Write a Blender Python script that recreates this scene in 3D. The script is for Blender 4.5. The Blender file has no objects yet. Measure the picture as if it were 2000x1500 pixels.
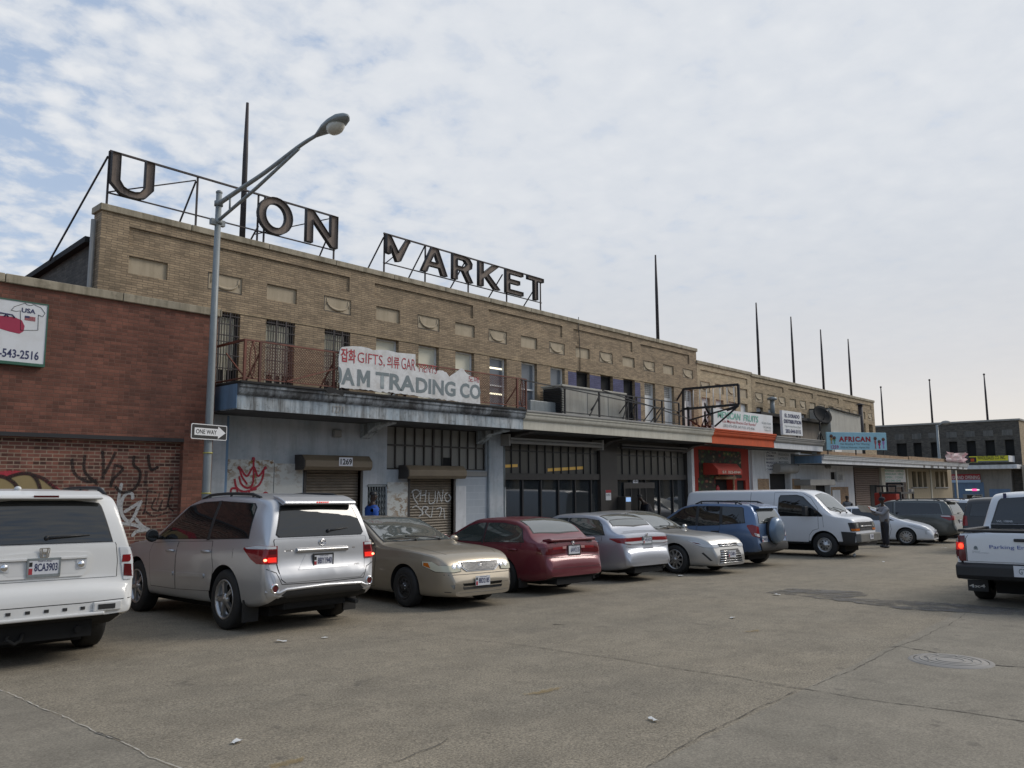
import bpy, bmesh, math, random
from math import sin, cos, pi, radians, sqrt, atan2
from mathutils import Vector, Matrix
from mathutils.bvhtree import BVHTree
from mathutils.geometry import delaunay_2d_cdt
random.seed(7)
SC = bpy.context.scene
COL = SC.collection
V3 = Vector

# ------------------------------------------------------------------ survey
# camera stands at the origin, eye 1.695 m above the ground there; X runs along
# the market front, Y into the buildings, Z up.  Survey sights turn a sighting
# angle into a point on a known plane (front wall, canopy edge, road ...).
EYE = 1.695
FPX = 1532.0
_yaw, _pit, _rol = radians(42.36), radians(7.276), radians(-0.304)
_fw = V3((cos(_yaw)*cos(_pit), sin(_yaw)*cos(_pit), sin(_pit)))
_rt = V3((sin(_yaw), -cos(_yaw), 0))
_up = _rt.cross(_fw)
_R = cos(_rol)*_rt + sin(_rol)*_up
_U = -sin(_rol)*_rt + cos(_rol)*_up
def ray(u, v): return _fw + _R*((u-1000)/FPX) - _U*((v-750)/FPX)
def onY(u, v, Y):
    r = ray(u, v); p = r*(Y/r.y); p.z += EYE; return p
def onX(u, v, X):
    r = ray(u, v); p = r*(X/r.x); p.z += EYE; return p
def gz(x, y): return -.0172*x - .0146*y
def onG(u, v):
    r = ray(u, v); t = -EYE/(r.z+.0172*r.x+.0146*r.y); p = r*t; p.z += EYE; return p
def dep(u, v, d):
    p = ray(u, v)*d; p.z += EYE; return p
def depth_of(p): return (p-V3((0, 0, EYE))).dot(_fw)

# ------------------------------------------------------------------ tagging
def tag(o, label, cat, group=None, kind=None):
    o['label'] = label; o['category'] = cat
    if group: o['group'] = group
    if kind: o['kind'] = kind
    return o
def thing(name, loc, label, cat, group=None, rz=0.0):
    o = bpy.data.objects.new(name, None); COL.objects.link(o)
    o.location = loc; o.rotation_euler = (0, 0, rz); o.empty_display_size = .2
    return tag(o, label, cat, group)
def root_of(o):
    while o.parent: o = o.parent
    return o
def link_mesh(name, me, parent=None, kind=None):
    o = bpy.data.objects.new(name, me); COL.objects.link(o)
    if parent: o.parent = parent
    if kind: o['kind'] = kind
    return o

# ------------------------------------------------------------------ mesh builder
class MB:
    def __init__(s): s.v = []; s.f = []; s.m = []; s.s = []
    def add(s, vs, fs, m=0, smooth=False):
        b = len(s.v); s.v += [tuple(p) for p in vs]
        for f in fs: s.f.append([b+i for i in f]); s.m.append(m); s.s.append(smooth)
        return s
    def box(s, x0, x1, y0, y1, z0, z1, m=0):
        v = [(x0,y0,z0),(x1,y0,z0),(x1,y1,z0),(x0,y1,z0),(x0,y0,z1),(x1,y0,z1),(x1,y1,z1),(x0,y1,z1)]
        return s.add(v, [(0,3,2,1),(4,5,6,7),(0,1,5,4),(1,2,6,5),(2,3,7,6),(3,0,4,7)], m)
    def obox(s, c, ax, ay, az, m=0):
        c = V3(c); ax, ay, az = V3(ax), V3(ay), V3(az)
        v = [c+i*ax+j*ay+k*az for k in (-1,1) for j in (-1,1) for i in (-1,1)]
        return s.add(v, [(0,2,3,1),(4,5,7,6),(0,1,5,4),(1,3,7,5),(3,2,6,7),(2,0,4,6)], m)
    def bar(s, p0, p1, w, d=None, m=0, upv=(0,0,1)):
        p0, p1 = V3(p0), V3(p1); d = d or w; a = p1-p0
        if a.length < 1e-6: return s
        n = a.normalized(); u = V3(upv)
        if abs(n.dot(u)) > .95: u = V3((0,1,0))
        x = n.cross(u).normalized(); y = x.cross(n)
        return s.obox((p0+p1)/2, a/2, x*w/2, y*d/2, m)
    def tube(s, pts, r, n=8, m=0, cap=True, smooth=True):
        pts = [V3(p) for p in pts]; rs = r if isinstance(r, (list, tuple)) else [r]*len(pts)
        vs = []; fs = []; N = len(pts); pu = None
        for i, p in enumerate(pts):
            t = (pts[min(i+1,N-1)]-pts[max(i-1,0)]).normalized()
            if pu is None:
                u = V3((0,0,1)) if abs(t.z) < .9 else V3((1,0,0))
            else: u = pu
            a = t.cross(u).normalized(); b = a.cross(t); pu = b
            for k in range(n):
                q = 2*pi*k/n; vs.append(p+a*cos(q)*rs[i]+b*sin(q)*rs[i])
        for i in range(N-1):
            for k in range(n):
                fs.append((i*n+k, i*n+(k+1)%n, (i+1)*n+(k+1)%n, (i+1)*n+k))
        s.add(vs, fs, m, smooth)
        if cap:
            b = len(s.v)-len(vs)
            s.f.append([b+k for k in range(n)]); s.m.append(m); s.s.append(False)
            s.f.append([b+(N-1)*n+k for k in range(n)][::-1]); s.m.append(m); s.s.append(False)
        return s
    def lathe(s, prof, c, ax, n=24, m=0, smooth=True, mats=None):
        # prof: (radius, offset along axis)
        c = V3(c); ax = V3(ax).normalized()
        u = V3((0,0,1)) if abs(ax.z) < .9 else V3((1,0,0))
        a = ax.cross(u).normalized(); b = ax.cross(a)
        vs = []; N = len(prof)
        for r, o in prof:
            for k in range(n):
                q = 2*pi*k/n; vs.append(c+ax*o+(a*cos(q)+b*sin(q))*r)
        for i in range(N-1):
            fs = [(i*n+k, i*n+(k+1)%n, (i+1)*n+(k+1)%n, (i+1)*n+k) for k in range(n)]
            if i == 0: b0 = len(s.v); s.v += [tuple(p) for p in vs]
            for f in fs:
                s.f.append([b0+j for j in f]); s.m.append(mats[i] if mats else m); s.s.append(smooth)
        return s
    def prism(s, poly, O, U, W, D, m=0, ms=None):
        # poly (u,w) in plane O+U,W ; extruded by vector D ; simple polygon
        O, U, W, D = V3(O), V3(U), V3(W), V3(D); n = len(poly)
        a = [O+U*p[0]+W*p[1] for p in poly]; b = [p+D for p in a]
        s.add(a+b, [list(range(n))[::-1], list(range(n, 2*n))], m)
        k = len(s.v)-2*n; ms = m if ms is None else ms
        for i in range(n):
            j = (i+1)%n; s.f.append([k+i, k+j, k+n+j, k+n+i]); s.m.append(ms); s.s.append(False)
        return s
    def sphere(s, c, r, n=12, m=0, sc=(1,1,1)):
        c = V3(c); vs = []; fs = []; k = n//2
        for i in range(k+1):
            t = pi*i/k
            for j in range(n):
                q = 2*pi*j/n; vs.append((c.x+r*sc[0]*sin(t)*cos(q), c.y+r*sc[1]*sin(t)*sin(q), c.z+r*sc[2]*cos(t)))
        for i in range(k):
            for j in range(n): fs.append((i*n+j, (i+1)*n+j, (i+1)*n+(j+1)%n, i*n+(j+1)%n))
        return s.add(vs, fs, m, True)
    def build(s, name, mats, parent=None, local=False, bevel=0, kind=None, recalc=True, weld=0):
        off = V3((0,0,0))
        if parent and not local: off = V3(root_of(parent).location)
        me = bpy.data.meshes.new(name)
        me.from_pydata([(p[0]-off.x, p[1]-off.y, p[2]-off.z) for p in s.v], [], s.f)
        mats = mats if isinstance(mats, (list, tuple)) else [mats]
        for q in mats: me.materials.append(q)
        for i, p in enumerate(me.polygons):
            p.material_index = min(s.m[i], len(mats)-1); p.use_smooth = s.s[i]
        if recalc or weld:
            bm = bmesh.new(); bm.from_mesh(me)
            if weld: bmesh.ops.remove_doubles(bm, verts=bm.verts, dist=weld)
            bmesh.ops.recalc_face_normals(bm, faces=bm.faces); bm.to_mesh(me); bm.free()
        o = link_mesh(name, me, parent, kind)
        if bevel:
            b = o.modifiers.new('bevel', 'BEVEL'); b.width = bevel; b.segments = 2; b.limit_method = 'ANGLE'; b.angle_limit = radians(40)
        return o

def eval_mesh(o):
    dg = bpy.context.evaluated_depsgraph_get()
    return bpy.data.meshes.new_from_object(o.evaluated_get(dg))

def wall_holes(mb, x0, x1, z0, z1, Y, holes, back=.2, m=0, mj=None, facing=-1):
    """front wall sheet in plane Y with rectangular openings (ax,bx,az,bz,depth) and their reveals"""
    mj = m if mj is None else mj
    xs = sorted(set([x0, x1]+[h[0] for h in holes]+[h[1] for h in holes]))
    zs = sorted(set([z0, z1]+[h[2] for h in holes]+[h[3] for h in holes]))
    xs = [x for x in xs if x0-1e-6 <= x <= x1+1e-6]; zs = [z for z in zs if z0-1e-6 <= z <= z1+1e-6]
    for i in range(len(xs)-1):
        for j in range(len(zs)-1):
            cx, cz = (xs[i]+xs[i+1])/2, (zs[j]+zs[j+1])/2
            if any(h[0] < cx < h[1] and h[2] < cz < h[3] for h in holes): continue
            mb.add([(xs[i],Y,zs[j]),(xs[i+1],Y,zs[j]),(xs[i+1],Y,zs[j+1]),(xs[i],Y,zs[j+1])], [(0,1,2,3)], m)
    for h in holes:
        a, b, c, d = h[:4]; D = h[4] if len(h) > 4 else back
        for q in ([(a,Y,c),(a,Y+D,c),(a,Y+D,d),(a,Y,d)], [(b,Y,c),(b,Y,d),(b,Y+D,d),(b,Y+D,c)],
                  [(a,Y,d),(a,Y+D,d),(b,Y+D,d),(b,Y,d)], [(a,Y,c),(b,Y,c),(b,Y+D,c),(a,Y+D,c)]):
            mb.add(q, [(0,1,2,3)], mj)
        if len(h) > 5 and h[5] is not None:
            mb.add([(a,Y+D,c),(b,Y+D,c),(b,Y+D,d),(a,Y+D,d)], [(0,1,2,3)], h[5])

# ------------------------------------------------------------------ lettering and flat shapes
def place(me, O, U, W, off):
    """map local xy,z of a mesh to O + x U + y W + z N"""
    U, W = V3(U), V3(W); N = U.cross(W).normalized()
    for v in me.vertices:
        c = v.co; v.co = V3(O)-off + U*c.x + W*c.y + N*c.z
def txt(name, s, O, U, W, w, h, mat, parent, bold=0.0, shear=0.0, ext=.002, lift=.004, local=False, spacing=1.0, keep=None):
    """letters of s filling a box w x h whose lower left corner is O (U right, W up)"""
    cu = bpy.data.curves.new(name, 'FONT'); cu.body = s; cu.size = 1; cu.offset = bold; cu.shear = shear
    cu.resolution_u = 3; cu.space_character = spacing; cu.extrude = 0
    o = bpy.data.objects.new(name, cu); COL.objects.link(o)
    bpy.context.view_layer.update()
    me = eval_mesh(o); bpy.data.objects.remove(o); bpy.data.curves.remove(cu)
    if len(me.vertices) == 0: return None
    xs = [v.co.x for v in me.vertices]; ys = [v.co.y for v in me.vertices]
    ax, bx, ay, by = min(xs), max(xs), min(ys), max(ys)
    for v in me.vertices:
        v.co.x = (v.co.x-ax)/(bx-ax)*w; v.co.y = (v.co.y-ay)/(by-ay)*h; v.co.z = lift
    off = V3((0,0,0)) if local or not parent else V3(root_of(parent).location)
    place(me, O, V3(U).normalized(), V3(W).normalized(), off)
    me.materials.clear(); me.materials.append(mat)
    for p in me.polygons: p.material_index = 0
    me.name = name
    return link_mesh(name, me, parent)
def shape2d(polys, ext=0.0, fill=True):
    cu = bpy.data.curves.new('shape', 'CURVE'); cu.dimensions = '2D'; cu.fill_mode = 'BOTH' if fill else 'NONE'; cu.extrude = ext
    for P in polys:
        sp = cu.splines.new('POLY'); sp.points.add(len(P)-1); sp.use_cyclic_u = True
        for i, p in enumerate(P): sp.points[i].co = (p[0], p[1], 0, 1)
    o = bpy.data.objects.new('shape', cu); COL.objects.link(o); bpy.context.view_layer.update()
    me = eval_mesh(o); bpy.data.objects.remove(o); bpy.data.curves.remove(cu)
    return me
def flat(name, polys, O, U, W, mat, parent, lift=.004, ext=0.0, local=False, fill=True):
    me = shape2d(polys, ext, fill)
    for v in me.vertices: v.co.z += lift
    off = V3((0,0,0)) if local or not parent else V3(root_of(parent).location)
    place(me, O, V3(U).normalized(), V3(W).normalized(), off)
    me.materials.clear(); me.materials.append(mat)
    me.name = name
    return link_mesh(name, me, parent)
def ribbon(mb, pts, w, O, U, W, lift, m=0, jit=0.0):
    """a spray-paint stroke lying on a wall"""
    U, W = V3(U), V3(W); N = U.cross(W).normalized(); O = V3(O)+N*lift
    for i in range(len(pts)-1):
        a, b = V3((*pts[i], 0)), V3((*pts[i+1], 0)); d = b-a
        if d.length < 1e-5: continue
        d.normalize(); n = V3((-d.y, d.x, 0))*(w/2)
        q = [a-n, b-n, b+n, a+n]
        mb.add([O+U*p.x+W*p.y for p in q], [(0,1,2,3)], m)
        O = O+N*.00008
        k = 8
        mb.add([O+U*(b.x+cos(2*pi*j/k)*w/2)+W*(b.y+sin(2*pi*j/k)*w/2) for j in range(k)], [list(range(k))], m)
        O = O+N*.00008
def arc(cx, cy, rx, ry, a0, a1, n=12):
    return [(cx+rx*cos(radians(a0+(a1-a0)*i/n)), cy+ry*sin(radians(a0+(a1-a0)*i/n))) for i in range(n+1)]
def spline(P, n=6):
    out = []
    for i in range(len(P)-1):
        p0, p1, p2, p3 = P[max(i-1,0)], P[i], P[i+1], P[min(i+2,len(P)-1)]
        for k in range(n):
            t = k/n
            out.append(tuple(.5*((2*p1[j])+(-p0[j]+p2[j])*t+(2*p0[j]-5*p1[j]+4*p2[j]-p3[j])*t*t+(-p0[j]+3*p1[j]-3*p2[j]+p3[j])*t**3) for j in range(len(p1))))
    out.append(tuple(P[-1])); return out

# ------------------------------------------------------------------ materials
class NT:
    def __init__(s, name):
        s.mat = bpy.data.materials.new(name); s.mat.use_nodes = True
        s.n = s.mat.node_tree.nodes; s.l = s.mat.node_tree.links; s.n.clear()
        s.out = s.n.new('ShaderNodeOutputMaterial'); s.b = s.n.new('ShaderNodeBsdfPrincipled')
        s.l.new(s.b.outputs[0], s.out.inputs[0])
        s._tc = None
    def node(s, t, **k):
        n = s.n.new(t)
        for a, b in k.items(): setattr(n, a, b)
        return n
    def link(s, a, b): s.l.new(a, b)
    def tc(s):
        if not s._tc: s._tc = s.n.new('ShaderNodeTexCoord')
        return s._tc.outputs['Object']
    def val(s, i, v):
        s.b.inputs[i].default_value = v
    def noise(s, scale, detail=4, rough=.6, vec=None, stretch=None, dim='3D'):
        n = s.node('ShaderNodeTexNoise'); n.inputs['Scale'].default_value = scale; n.inputs['Detail'].default_value = detail; n.inputs['Roughness'].default_value = rough
        v = vec or s.tc()
        if stretch:
            mp = s.node('ShaderNodeMapping'); mp.inputs['Scale'].default_value = stretch; s.link(v, mp.inputs[0]); v = mp.outputs[0]
        s.link(v, n.inputs['Vector']); return n.outputs['Fac']
    def ramp(s, fac, stops):
        r = s.node('ShaderNodeValToRGB'); e = r.color_ramp.elements
        while len(e) < len(stops): e.new(.5)
        for i, (p, c) in enumerate(stops):
            e[i].position = p; e[i].color = (*c, 1) if not isinstance(c, (int, float)) else (c, c, c, 1)
        s.link(fac, r.inputs[0]); return r.outputs[0]
    def mix(s, f, a, b, mode='MIX'):
        m = s.node('ShaderNodeMix', data_type='RGBA', blend_type=mode)
        for i, x in ((0, f), (6, a), (7, b)):
            if hasattr(x, 'is_output'): s.link(x, m.inputs[i])
            elif i == 0: m.inputs[0].default_value = x
            else: m.inputs[i].default_value = (*x, 1)
        return m.outputs[2]
    def math(s, op, a, b=0.0):
        m = s.node('ShaderNodeMath', operation=op)
        for i, x in ((0, a), (1, b)):
            if hasattr(x, 'is_output'): s.link(x, m.inputs[i])
            else: m.inputs[i].default_value = x
        return m.outputs[0]
    def bump(s, h, strength=.3, dist=.01):
        b = s.node('ShaderNodeBump'); b.inputs['Strength'].default_value = strength; b.inputs['Distance'].default_value = dist
        s.link(h, b.inputs['Height']); s.link(b.outputs[0], s.b.inputs['Normal'])
    def wallvec(s):
        """(along wall, height) vector for walls facing X or Y"""
        g = s.node('ShaderNodeNewGeometry'); sn = s.node('ShaderNodeSeparateXYZ'); s.link(g.outputs['Normal'], sn.inputs[0])
        ax = s.math('ABSOLUTE', sn.outputs[0]); f = s.math('GREATER_THAN', ax, .7)
        sp = s.node('ShaderNodeSeparateXYZ'); s.link(s.tc(), sp.inputs[0])
        mf = s.node('ShaderNodeMix', data_type='FLOAT'); s.link(f, mf.inputs[0]); s.link(sp.outputs[0], mf.inputs[2]); s.link(sp.outputs[1], mf.inputs[3])
        c = s.node('ShaderNodeCombineXYZ'); s.link(mf.outputs[0], c.inputs[0]); s.link(sp.outputs[2], c.inputs[1]); return c.outputs[0]
def plain(name, col, rough=.6, metal=0.0, var=.12, scale=3.0, spec=.5, bump=0.0, coat=0.0, grime=None):
    t = NT(name)
    if var:
        f = t.noise(scale, 5); c = t.mix(f, tuple(max(0, x*(1-var)) for x in col), tuple(min(1, x*(1+var)) for x in col))
        if grime:
            g = t.ramp(t.noise(scale*.6, 6, .65), [(.45, 0.0), (.7, 1.0)])
            c = t.mix(t.math('MULTIPLY', g, grime[1]), c, grime[0])
        t.link(c, t.b.inputs['Base Color'])
        if bump: t.bump(t.noise(scale*12, 4), bump, .01)
    else: t.val('Base Color', (*col, 1))
    t.val('Roughness', rough); t.val('Metallic', metal); t.val('Specular IOR Level', spec); t.val('Coat Weight', coat)
    return t.mat
def paint(name, col, metal=.0, rough=.35, dust=.25, flake=0):
    """car paint: lacquer over a base coat, a little road dust"""
    t = NT(name)
    n = t.noise(2.2, 5, .6); sp = t.node('ShaderNodeSeparateXYZ'); t.link(t.tc(), sp.inputs[0])
    low = t.node('ShaderNodeMapRange'); low.inputs[1].default_value = .25; low.inputs[2].default_value = .95; low.inputs[3].default_value = 1; low.inputs[4].default_value = .25
    t.link(sp.outputs[2], low.inputs[0])
    d = t.math('MULTIPLY', t.math('MULTIPLY', n, low.outputs[0]), dust)
    c = t.mix(d, col, (.16, .14, .12)); t.link(c, t.b.inputs['Base Color'])
    t.val('Metallic', metal); t.val('Coat Weight', .6); t.val('Coat Roughness', .06)
    r = t.node('ShaderNodeMapRange'); r.inputs[3].default_value = rough*.85; r.inputs[4].default_value = rough*1.4; t.link(n, r.inputs[0]); t.link(r.outputs[0], t.b.inputs['Roughness'])
    return t.mat
def spray(name, col, cover=.85):
    t = NT(name); a = t.ramp(t.noise(14, 6, .75), [(.30, .25), (.5, cover)]); b = t.ramp(t.noise(160, 2, .5), [(.35, .35), (.5, 1.0)])
    t.link(t.math('MULTIPLY', a, b), t.b.inputs['Alpha']); t.val('Base Color', (*col, 1)); t.val('Roughness', .8); return t.mat
def emis(name, col, s):
    t = NT(name); t.val('Base Color', (*col, 1)); t.val('Emission Color', (*col, 1)); t.val('Emission Strength', s); t.val('Roughness', .3); return t.mat
def brick(name, c1, c2, mortar, bw=.205, bh=.068, ms=.010, grime=.35, dark=(.05,.045,.04), var=.5, streak=True):
    t = NT(name); v = t.wallvec()
    b = t.node('ShaderNodeTexBrick'); b.inputs['Scale'].default_value = 1; b.inputs['Brick Width'].default_value = bw; b.inputs['Row Height'].default_value = bh
    b.inputs['Mortar Size'].default_value = ms; b.inputs['Mortar Smooth'].default_value = .3; b.inputs['Bias'].default_value = -.1
    b.offset_frequency = 2; b.squash = 1
    b.inputs['Color1'].default_value = (*c1, 1); b.inputs['Color2'].default_value = (*c2, 1); b.inputs['Mortar'].default_value = (*mortar, 1)
    t.link(v, b.inputs['Vector'])
    # single odd bricks: noise sampled per brick cell
    w = t.node('ShaderNodeTexWhiteNoise', noise_dimensions='2D')
    sx = t.node('ShaderNodeSeparateXYZ'); t.link(v, sx.inputs[0])
    row = t.math('FLOOR', t.math('DIVIDE', sx.outputs[1], bh))
    par = t.math('MULTIPLY', t.math('MODULO', t.math('ABSOLUTE', row), 2), .5)
    colm = t.math('FLOOR', t.math('ADD', t.math('DIVIDE', sx.outputs[0], bw), par))
    cv = t.node('ShaderNodeCombineXYZ'); t.link(colm, cv.inputs[0]); t.link(row, cv.inputs[1]); t.link(cv.outputs[0], w.inputs['Vector'])
    odd = t.ramp(w.outputs['Value'], [(0.0, 1-var), (.5, 1.0), (1.0, 1+var*.6)])
    inv = t.math('SUBTRACT', 1.0, b.outputs['Fac'])
    c = t.mix(inv, b.outputs['Color'], t.mix(1.0, b.outputs['Color'], odd, 'MULTIPLY'))
    g = t.ramp(t.noise(.55, 7, .7), [(.42, 0.0), (.72, 1.0)])
    c = t.mix(t.math('MULTIPLY', g, grime), c, dark)
    g2 = t.ramp(t.noise(2.4, 5, .7), [(.3, .72), (.7, 1.12)]); c = t.mix(1.0, c, g2, 'MULTIPLY')
    if streak:
        g3 = t.ramp(t.noise(1.0, 5, .65, stretch=(2.2, 2.2, .16)), [(.5, 0.0), (.75, 1.0)]); c = t.mix(t.math('MULTIPLY', g3, grime*.8), c, dark)
    t.link(c, t.b.inputs['Base Color']); t.val('Roughness', .88)
    h = t.math('ADD', t.math('MULTIPLY', inv, .7), t.math('MULTIPLY', t.noise(45, 3), .3)); t.bump(h, .55, .008)
    return t.mat
def stained(name, col, stain, amt=.7, rough=.8, vertical=True, scale=1.0, base2=None):
    """painted concrete with streaks of soot or rust running down"""
    t = NT(name)
    f = t.noise(3*scale, 6); c = t.mix(f, tuple(x*.82 for x in col), tuple(min(1, x*1.12) for x in col))
    if base2: c = t.mix(t.ramp(t.noise(.9*scale, 6, .7), [(.42, 0.0), (.6, 1.0)]), c, base2)
    g = t.ramp(t.noise(1.4*scale, 7, .68, stretch=(3, 3, .35) if vertical else (1, 1, 1)), [(.44, 0.0), (.66, 1.0)])
    c = t.mix(t.math('MULTIPLY', g, amt), c, stain)
    g2 = t.ramp(t.noise(7*scale, 6, .7), [(.55, 0.0), (.68, 1.0)]); c = t.mix(t.math('MULTIPLY', g2, amt*.6), c, stain)
    t.link(c, t.b.inputs['Base Color']); t.val('Roughness', rough); t.bump(t.noise(18*scale, 5), .3, .008)
    return t.mat
def glassy(name, col=(.012,.014,.014), rough=.04, spec=.5, dirt=.12, ior=1.5):
    t = NT(name)
    n = t.noise(2.5, 5); c = t.mix(t.math('MULTIPLY', n, dirt), col, (.12, .11, .10)); t.link(c, t.b.inputs['Base Color'])
    r = t.node('ShaderNodeMapRange'); r.inputs[3].default_value = rough*.5; r.inputs[4].default_value = rough*1.8; t.link(n, r.inputs[0]); t.link(r.outputs[0], t.b.inputs['Roughness'])
    t.val('Specular IOR Level', spec); t.val('IOR', ior); return t.mat

def rustpanel(name):
    t = NT(name)
    c = t.mix(t.noise(1.5, 5), (.50,.51,.48), (.60,.60,.56))
    a = t.ramp(t.noise(5, 6, .72, stretch=(1, 1, 1.5)), [(.50, 0.0), (.54, 1.0)]); b = t.ramp(t.noise(.9, 3, .6), [(.42, 0.0), (.62, 1.0)])
    r = t.mix(t.noise(9, 4), (.10,.045,.015), (.33,.19,.06)); c = t.mix(t.math('MULTIPLY', a, b), c, r)
    t.link(c, t.b.inputs['Base Color']); t.val('Roughness', .75); t.bump(a, .3, .004); return t.mat
M = {}
M['tan'] = brick('tan_brick', (.385,.288,.182), (.315,.232,.146), (.18,.14,.098), bw=.22, bh=.051, ms=.007, grime=.26, dark=(.14,.11,.075), var=.28)
M['tan_pale'] = brick('pale_tan_brick', (.54,.43,.28), (.47,.365,.235), (.36,.285,.19), bw=.22, bh=.051, ms=.007, grime=.2, dark=(.16,.13,.09), var=.22)
M['tan_mid'] = brick('mid_tan_brick', (.44,.34,.21), (.38,.285,.18), (.24,.19,.13), bw=.22, bh=.051, ms=.007, grime=.3, dark=(.11,.09,.065), var=.3)
M['red'] = brick('red_brick_weathered', (.192,.074,.048), (.155,.060,.040), (.145,.075,.052), grime=.38, dark=(.075,.040,.03), var=.38, ms=.008)
M['red_pointed'] = brick('red_brick_pale_joints', (.185,.068,.045), (.125,.053,.042), (.29,.215,.155), grime=.25, dark=(.05,.03,.025), var=.65, streak=False)
M['dark_brick'] = brick('soot_dark_brick', (.11,.098,.082), (.085,.077,.067), (.08,.072,.062), grime=.5, dark=(.045,.042,.038), var=.4)
M['purple'] = brick('violet_painted_brick', (.10,.10,.19), (.085,.085,.165), (.07,.07,.14), grime=.2, dark=(.04,.04,.07), var=.15)
M['small_tan'] = brick('small_tan_brick', (.40,.26,.15), (.34,.21,.12), (.25,.19,.13), grime=.15, var=.2)
M['stone'] = stained('stone_coping', (.36,.31,.225), (.13,.11,.07), .8)
M['limestone'] = stained('limestone_panel', (.43,.355,.25), (.25,.2,.13), .5, scale=1.0)
M['sill'] = plain('grey_concrete', (.28,.27,.25), .85, var=.2, bump=.3)
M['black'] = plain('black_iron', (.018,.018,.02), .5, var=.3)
M['rust'] = stained('rusty_iron', (.19,.065,.042), (.05,.028,.022), .7, .7)
M['steel_dark'] = stained('dark_rusty_steel', (.035,.030,.032), (.055,.032,.025), .6, .65)
M['letter'] = stained('brown_rusted_tin', (.20,.155,.125), (.085,.062,.05), .7, .7, scale=2.5)
M['letter_side'] = plain('blackened_tin', (.04,.035,.034), .7, var=.3)
M['galv'] = stained('galvanised_steel', (.24,.265,.27), (.13,.14,.14), .5, .45, scale=2)
M['white'] = plain('white_paint', (.72,.72,.70), .5, var=.06, grime=((.35,.33,.3), .3))
M['offwhite'] = stained('cream_paint', (.56,.53,.44), (.3,.26,.2), .35)
M['dirty_blue'] = stained('dirty_pale_blue_paint', (.35,.41,.45), (.08,.08,.075), 1.0, scale=1.2, base2=(.46,.49,.50))
M['blue_wall'] = stained('pale_blue_painted_block', (.36,.41,.445), (.19,.195,.195), .42, scale=.9, base2=(.46,.485,.505))
M['blue_side'] = stained('mid_blue_paint', (.17,.27,.40), (.10,.15,.2), .5)
M['soot'] = stained('sooty_cornice', (.34,.37,.39), (.03,.03,.03), 1.0, scale=1.3, base2=(.06,.06,.06))
M['soffit'] = stained('sooty_shaded_soffit', (.07,.075,.08), (.02,.02,.02), .8, vertical=False)  # soot plus the under-canopy gloom, both put into one dark colour
M['tar'] = plain('black_roof_felt', (.022,.021,.02), .9, var=.4, bump=.4)
M['rusted_panel'] = rustpanel('white_panel_peeling_to_rust')
M['shutter'] = plain('brown_grey_shutter', (.205,.17,.128), .55, metal=.1, var=.15, grime=((.07,.06,.05), .5))
M['shutter_hood'] = plain('brown_shutter_hood', (.16,.125,.082), .5, var=.1, grime=((.08,.06,.04), .4))
M['glass'] = glassy('window_glass')
M['glass_grey'] = glassy('wired_grey_glass', (.24,.235,.21), .3, dirt=.3)
M['glass_transom'] = glassy('grey_transom_glass', (.13,.125,.11), .2, dirt=.4)
M['glass_shop'] = glassy('shop_glass', (.022,.029,.034), .03, ior=1.9)
M['curtain'] = plain('cream_blind', (.74,.70,.55), .8, var=.06)
M['bluegrey_pane'] = glassy('pale_reflecting_pane', (.16,.18,.2), .08)
M['bronze'] = plain('dark_bronze_frame', (.045,.04,.036), .45, var=.2)
M['orange'] = stained('orange_red_paint', (.56,.085,.02), (.28,.05,.02), .4)
M['redpaint'] = stained('red_paint', (.37,.036,.02), (.18,.03,.02), .4)
M['whitewall'] = stained('white_painted_wall', (.62,.63,.64), (.3,.3,.3), .4)
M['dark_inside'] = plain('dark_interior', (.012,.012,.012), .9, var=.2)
M['red_ink'] = plain('red_sign_paint', (.36,.03,.04), .6, var=.15)
M['slate_ink'] = plain('slate_sign_paint', (.17,.205,.215), .6, var=.12)
M['navy_ink'] = plain('navy_sign_paint', (.03,.035,.10), .6, var=.1)
M['green_ink'] = plain('green_sign_paint', (.17,.42,.33), .6, var=.1)
M['black_ink'] = plain('black_sign_paint', (.015,.015,.015), .6, var=0)
M['sign_white'] = plain('white_sign_board', (.68,.69,.70), .5, var=.05, grime=((.45,.42,.36), .35))
M['sign_peel'] = stained('white_sign_board_flaking', (.70,.70,.69), (.33,.29,.24), .4, scale=2.0, vertical=False)
M['lace'] = plain('sky_blue_banner', (.34,.58,.67), .5, var=.25, scale=1.2)
M['yellow'] = plain('yellow_sign', (.62,.58,.03), .5, var=.06)
M['rubber'] = plain('tyre_rubber', (.016,.016,.016), .75, var=.25, bump=.1, scale=8)
M['trim'] = plain('black_trim', (.02,.02,.021), .55, var=.15)
M['under'] = plain('dark_underside', (.008,.008,.008), .9, var=0)
M['alloy'] = plain('alloy_wheel', (.45,.45,.45), .3, metal=.85, var=.12, grime=((.12,.1,.09), .4))
M['steelwheel'] = plain('black_steel_wheel', (.022,.021,.021), .55, var=.2)
M['chrome'] = plain('chrome', (.75,.75,.76), .12, metal=1.0, var=.05)
M['carglass'] = glassy('car_glass', (.008,.010,.011), .02, dirt=.06, ior=1.7)
M['screen'] = glassy('reflecting_windscreen', (.075,.09,.085), .035, dirt=.35, ior=2.7)
M['carglass_clear'] = glassy('greenish_car_glass', (.030,.042,.038), .03, dirt=.25, ior=2.2)
M['lamp_clear'] = glassy('clear_lamp', (.60,.62,.64), .08, dirt=.25)
M['lamp_old'] = glassy('yellowed_lamp', (.62,.60,.46), .12, dirt=.3)
M['lamp_red'] = glassy('red_lamp', (.22,.008,.012), .08)
M['lamp_dark_red'] = glassy('dark_red_lamp', (.10,.006,.010), .08)
M['lamp_orange'] = glassy('orange_lamp', (.50,.13,.01), .1)
M['lamp_lit'] = emis('lit_brake_lamp', (.8,.02,.01), .55)
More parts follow.
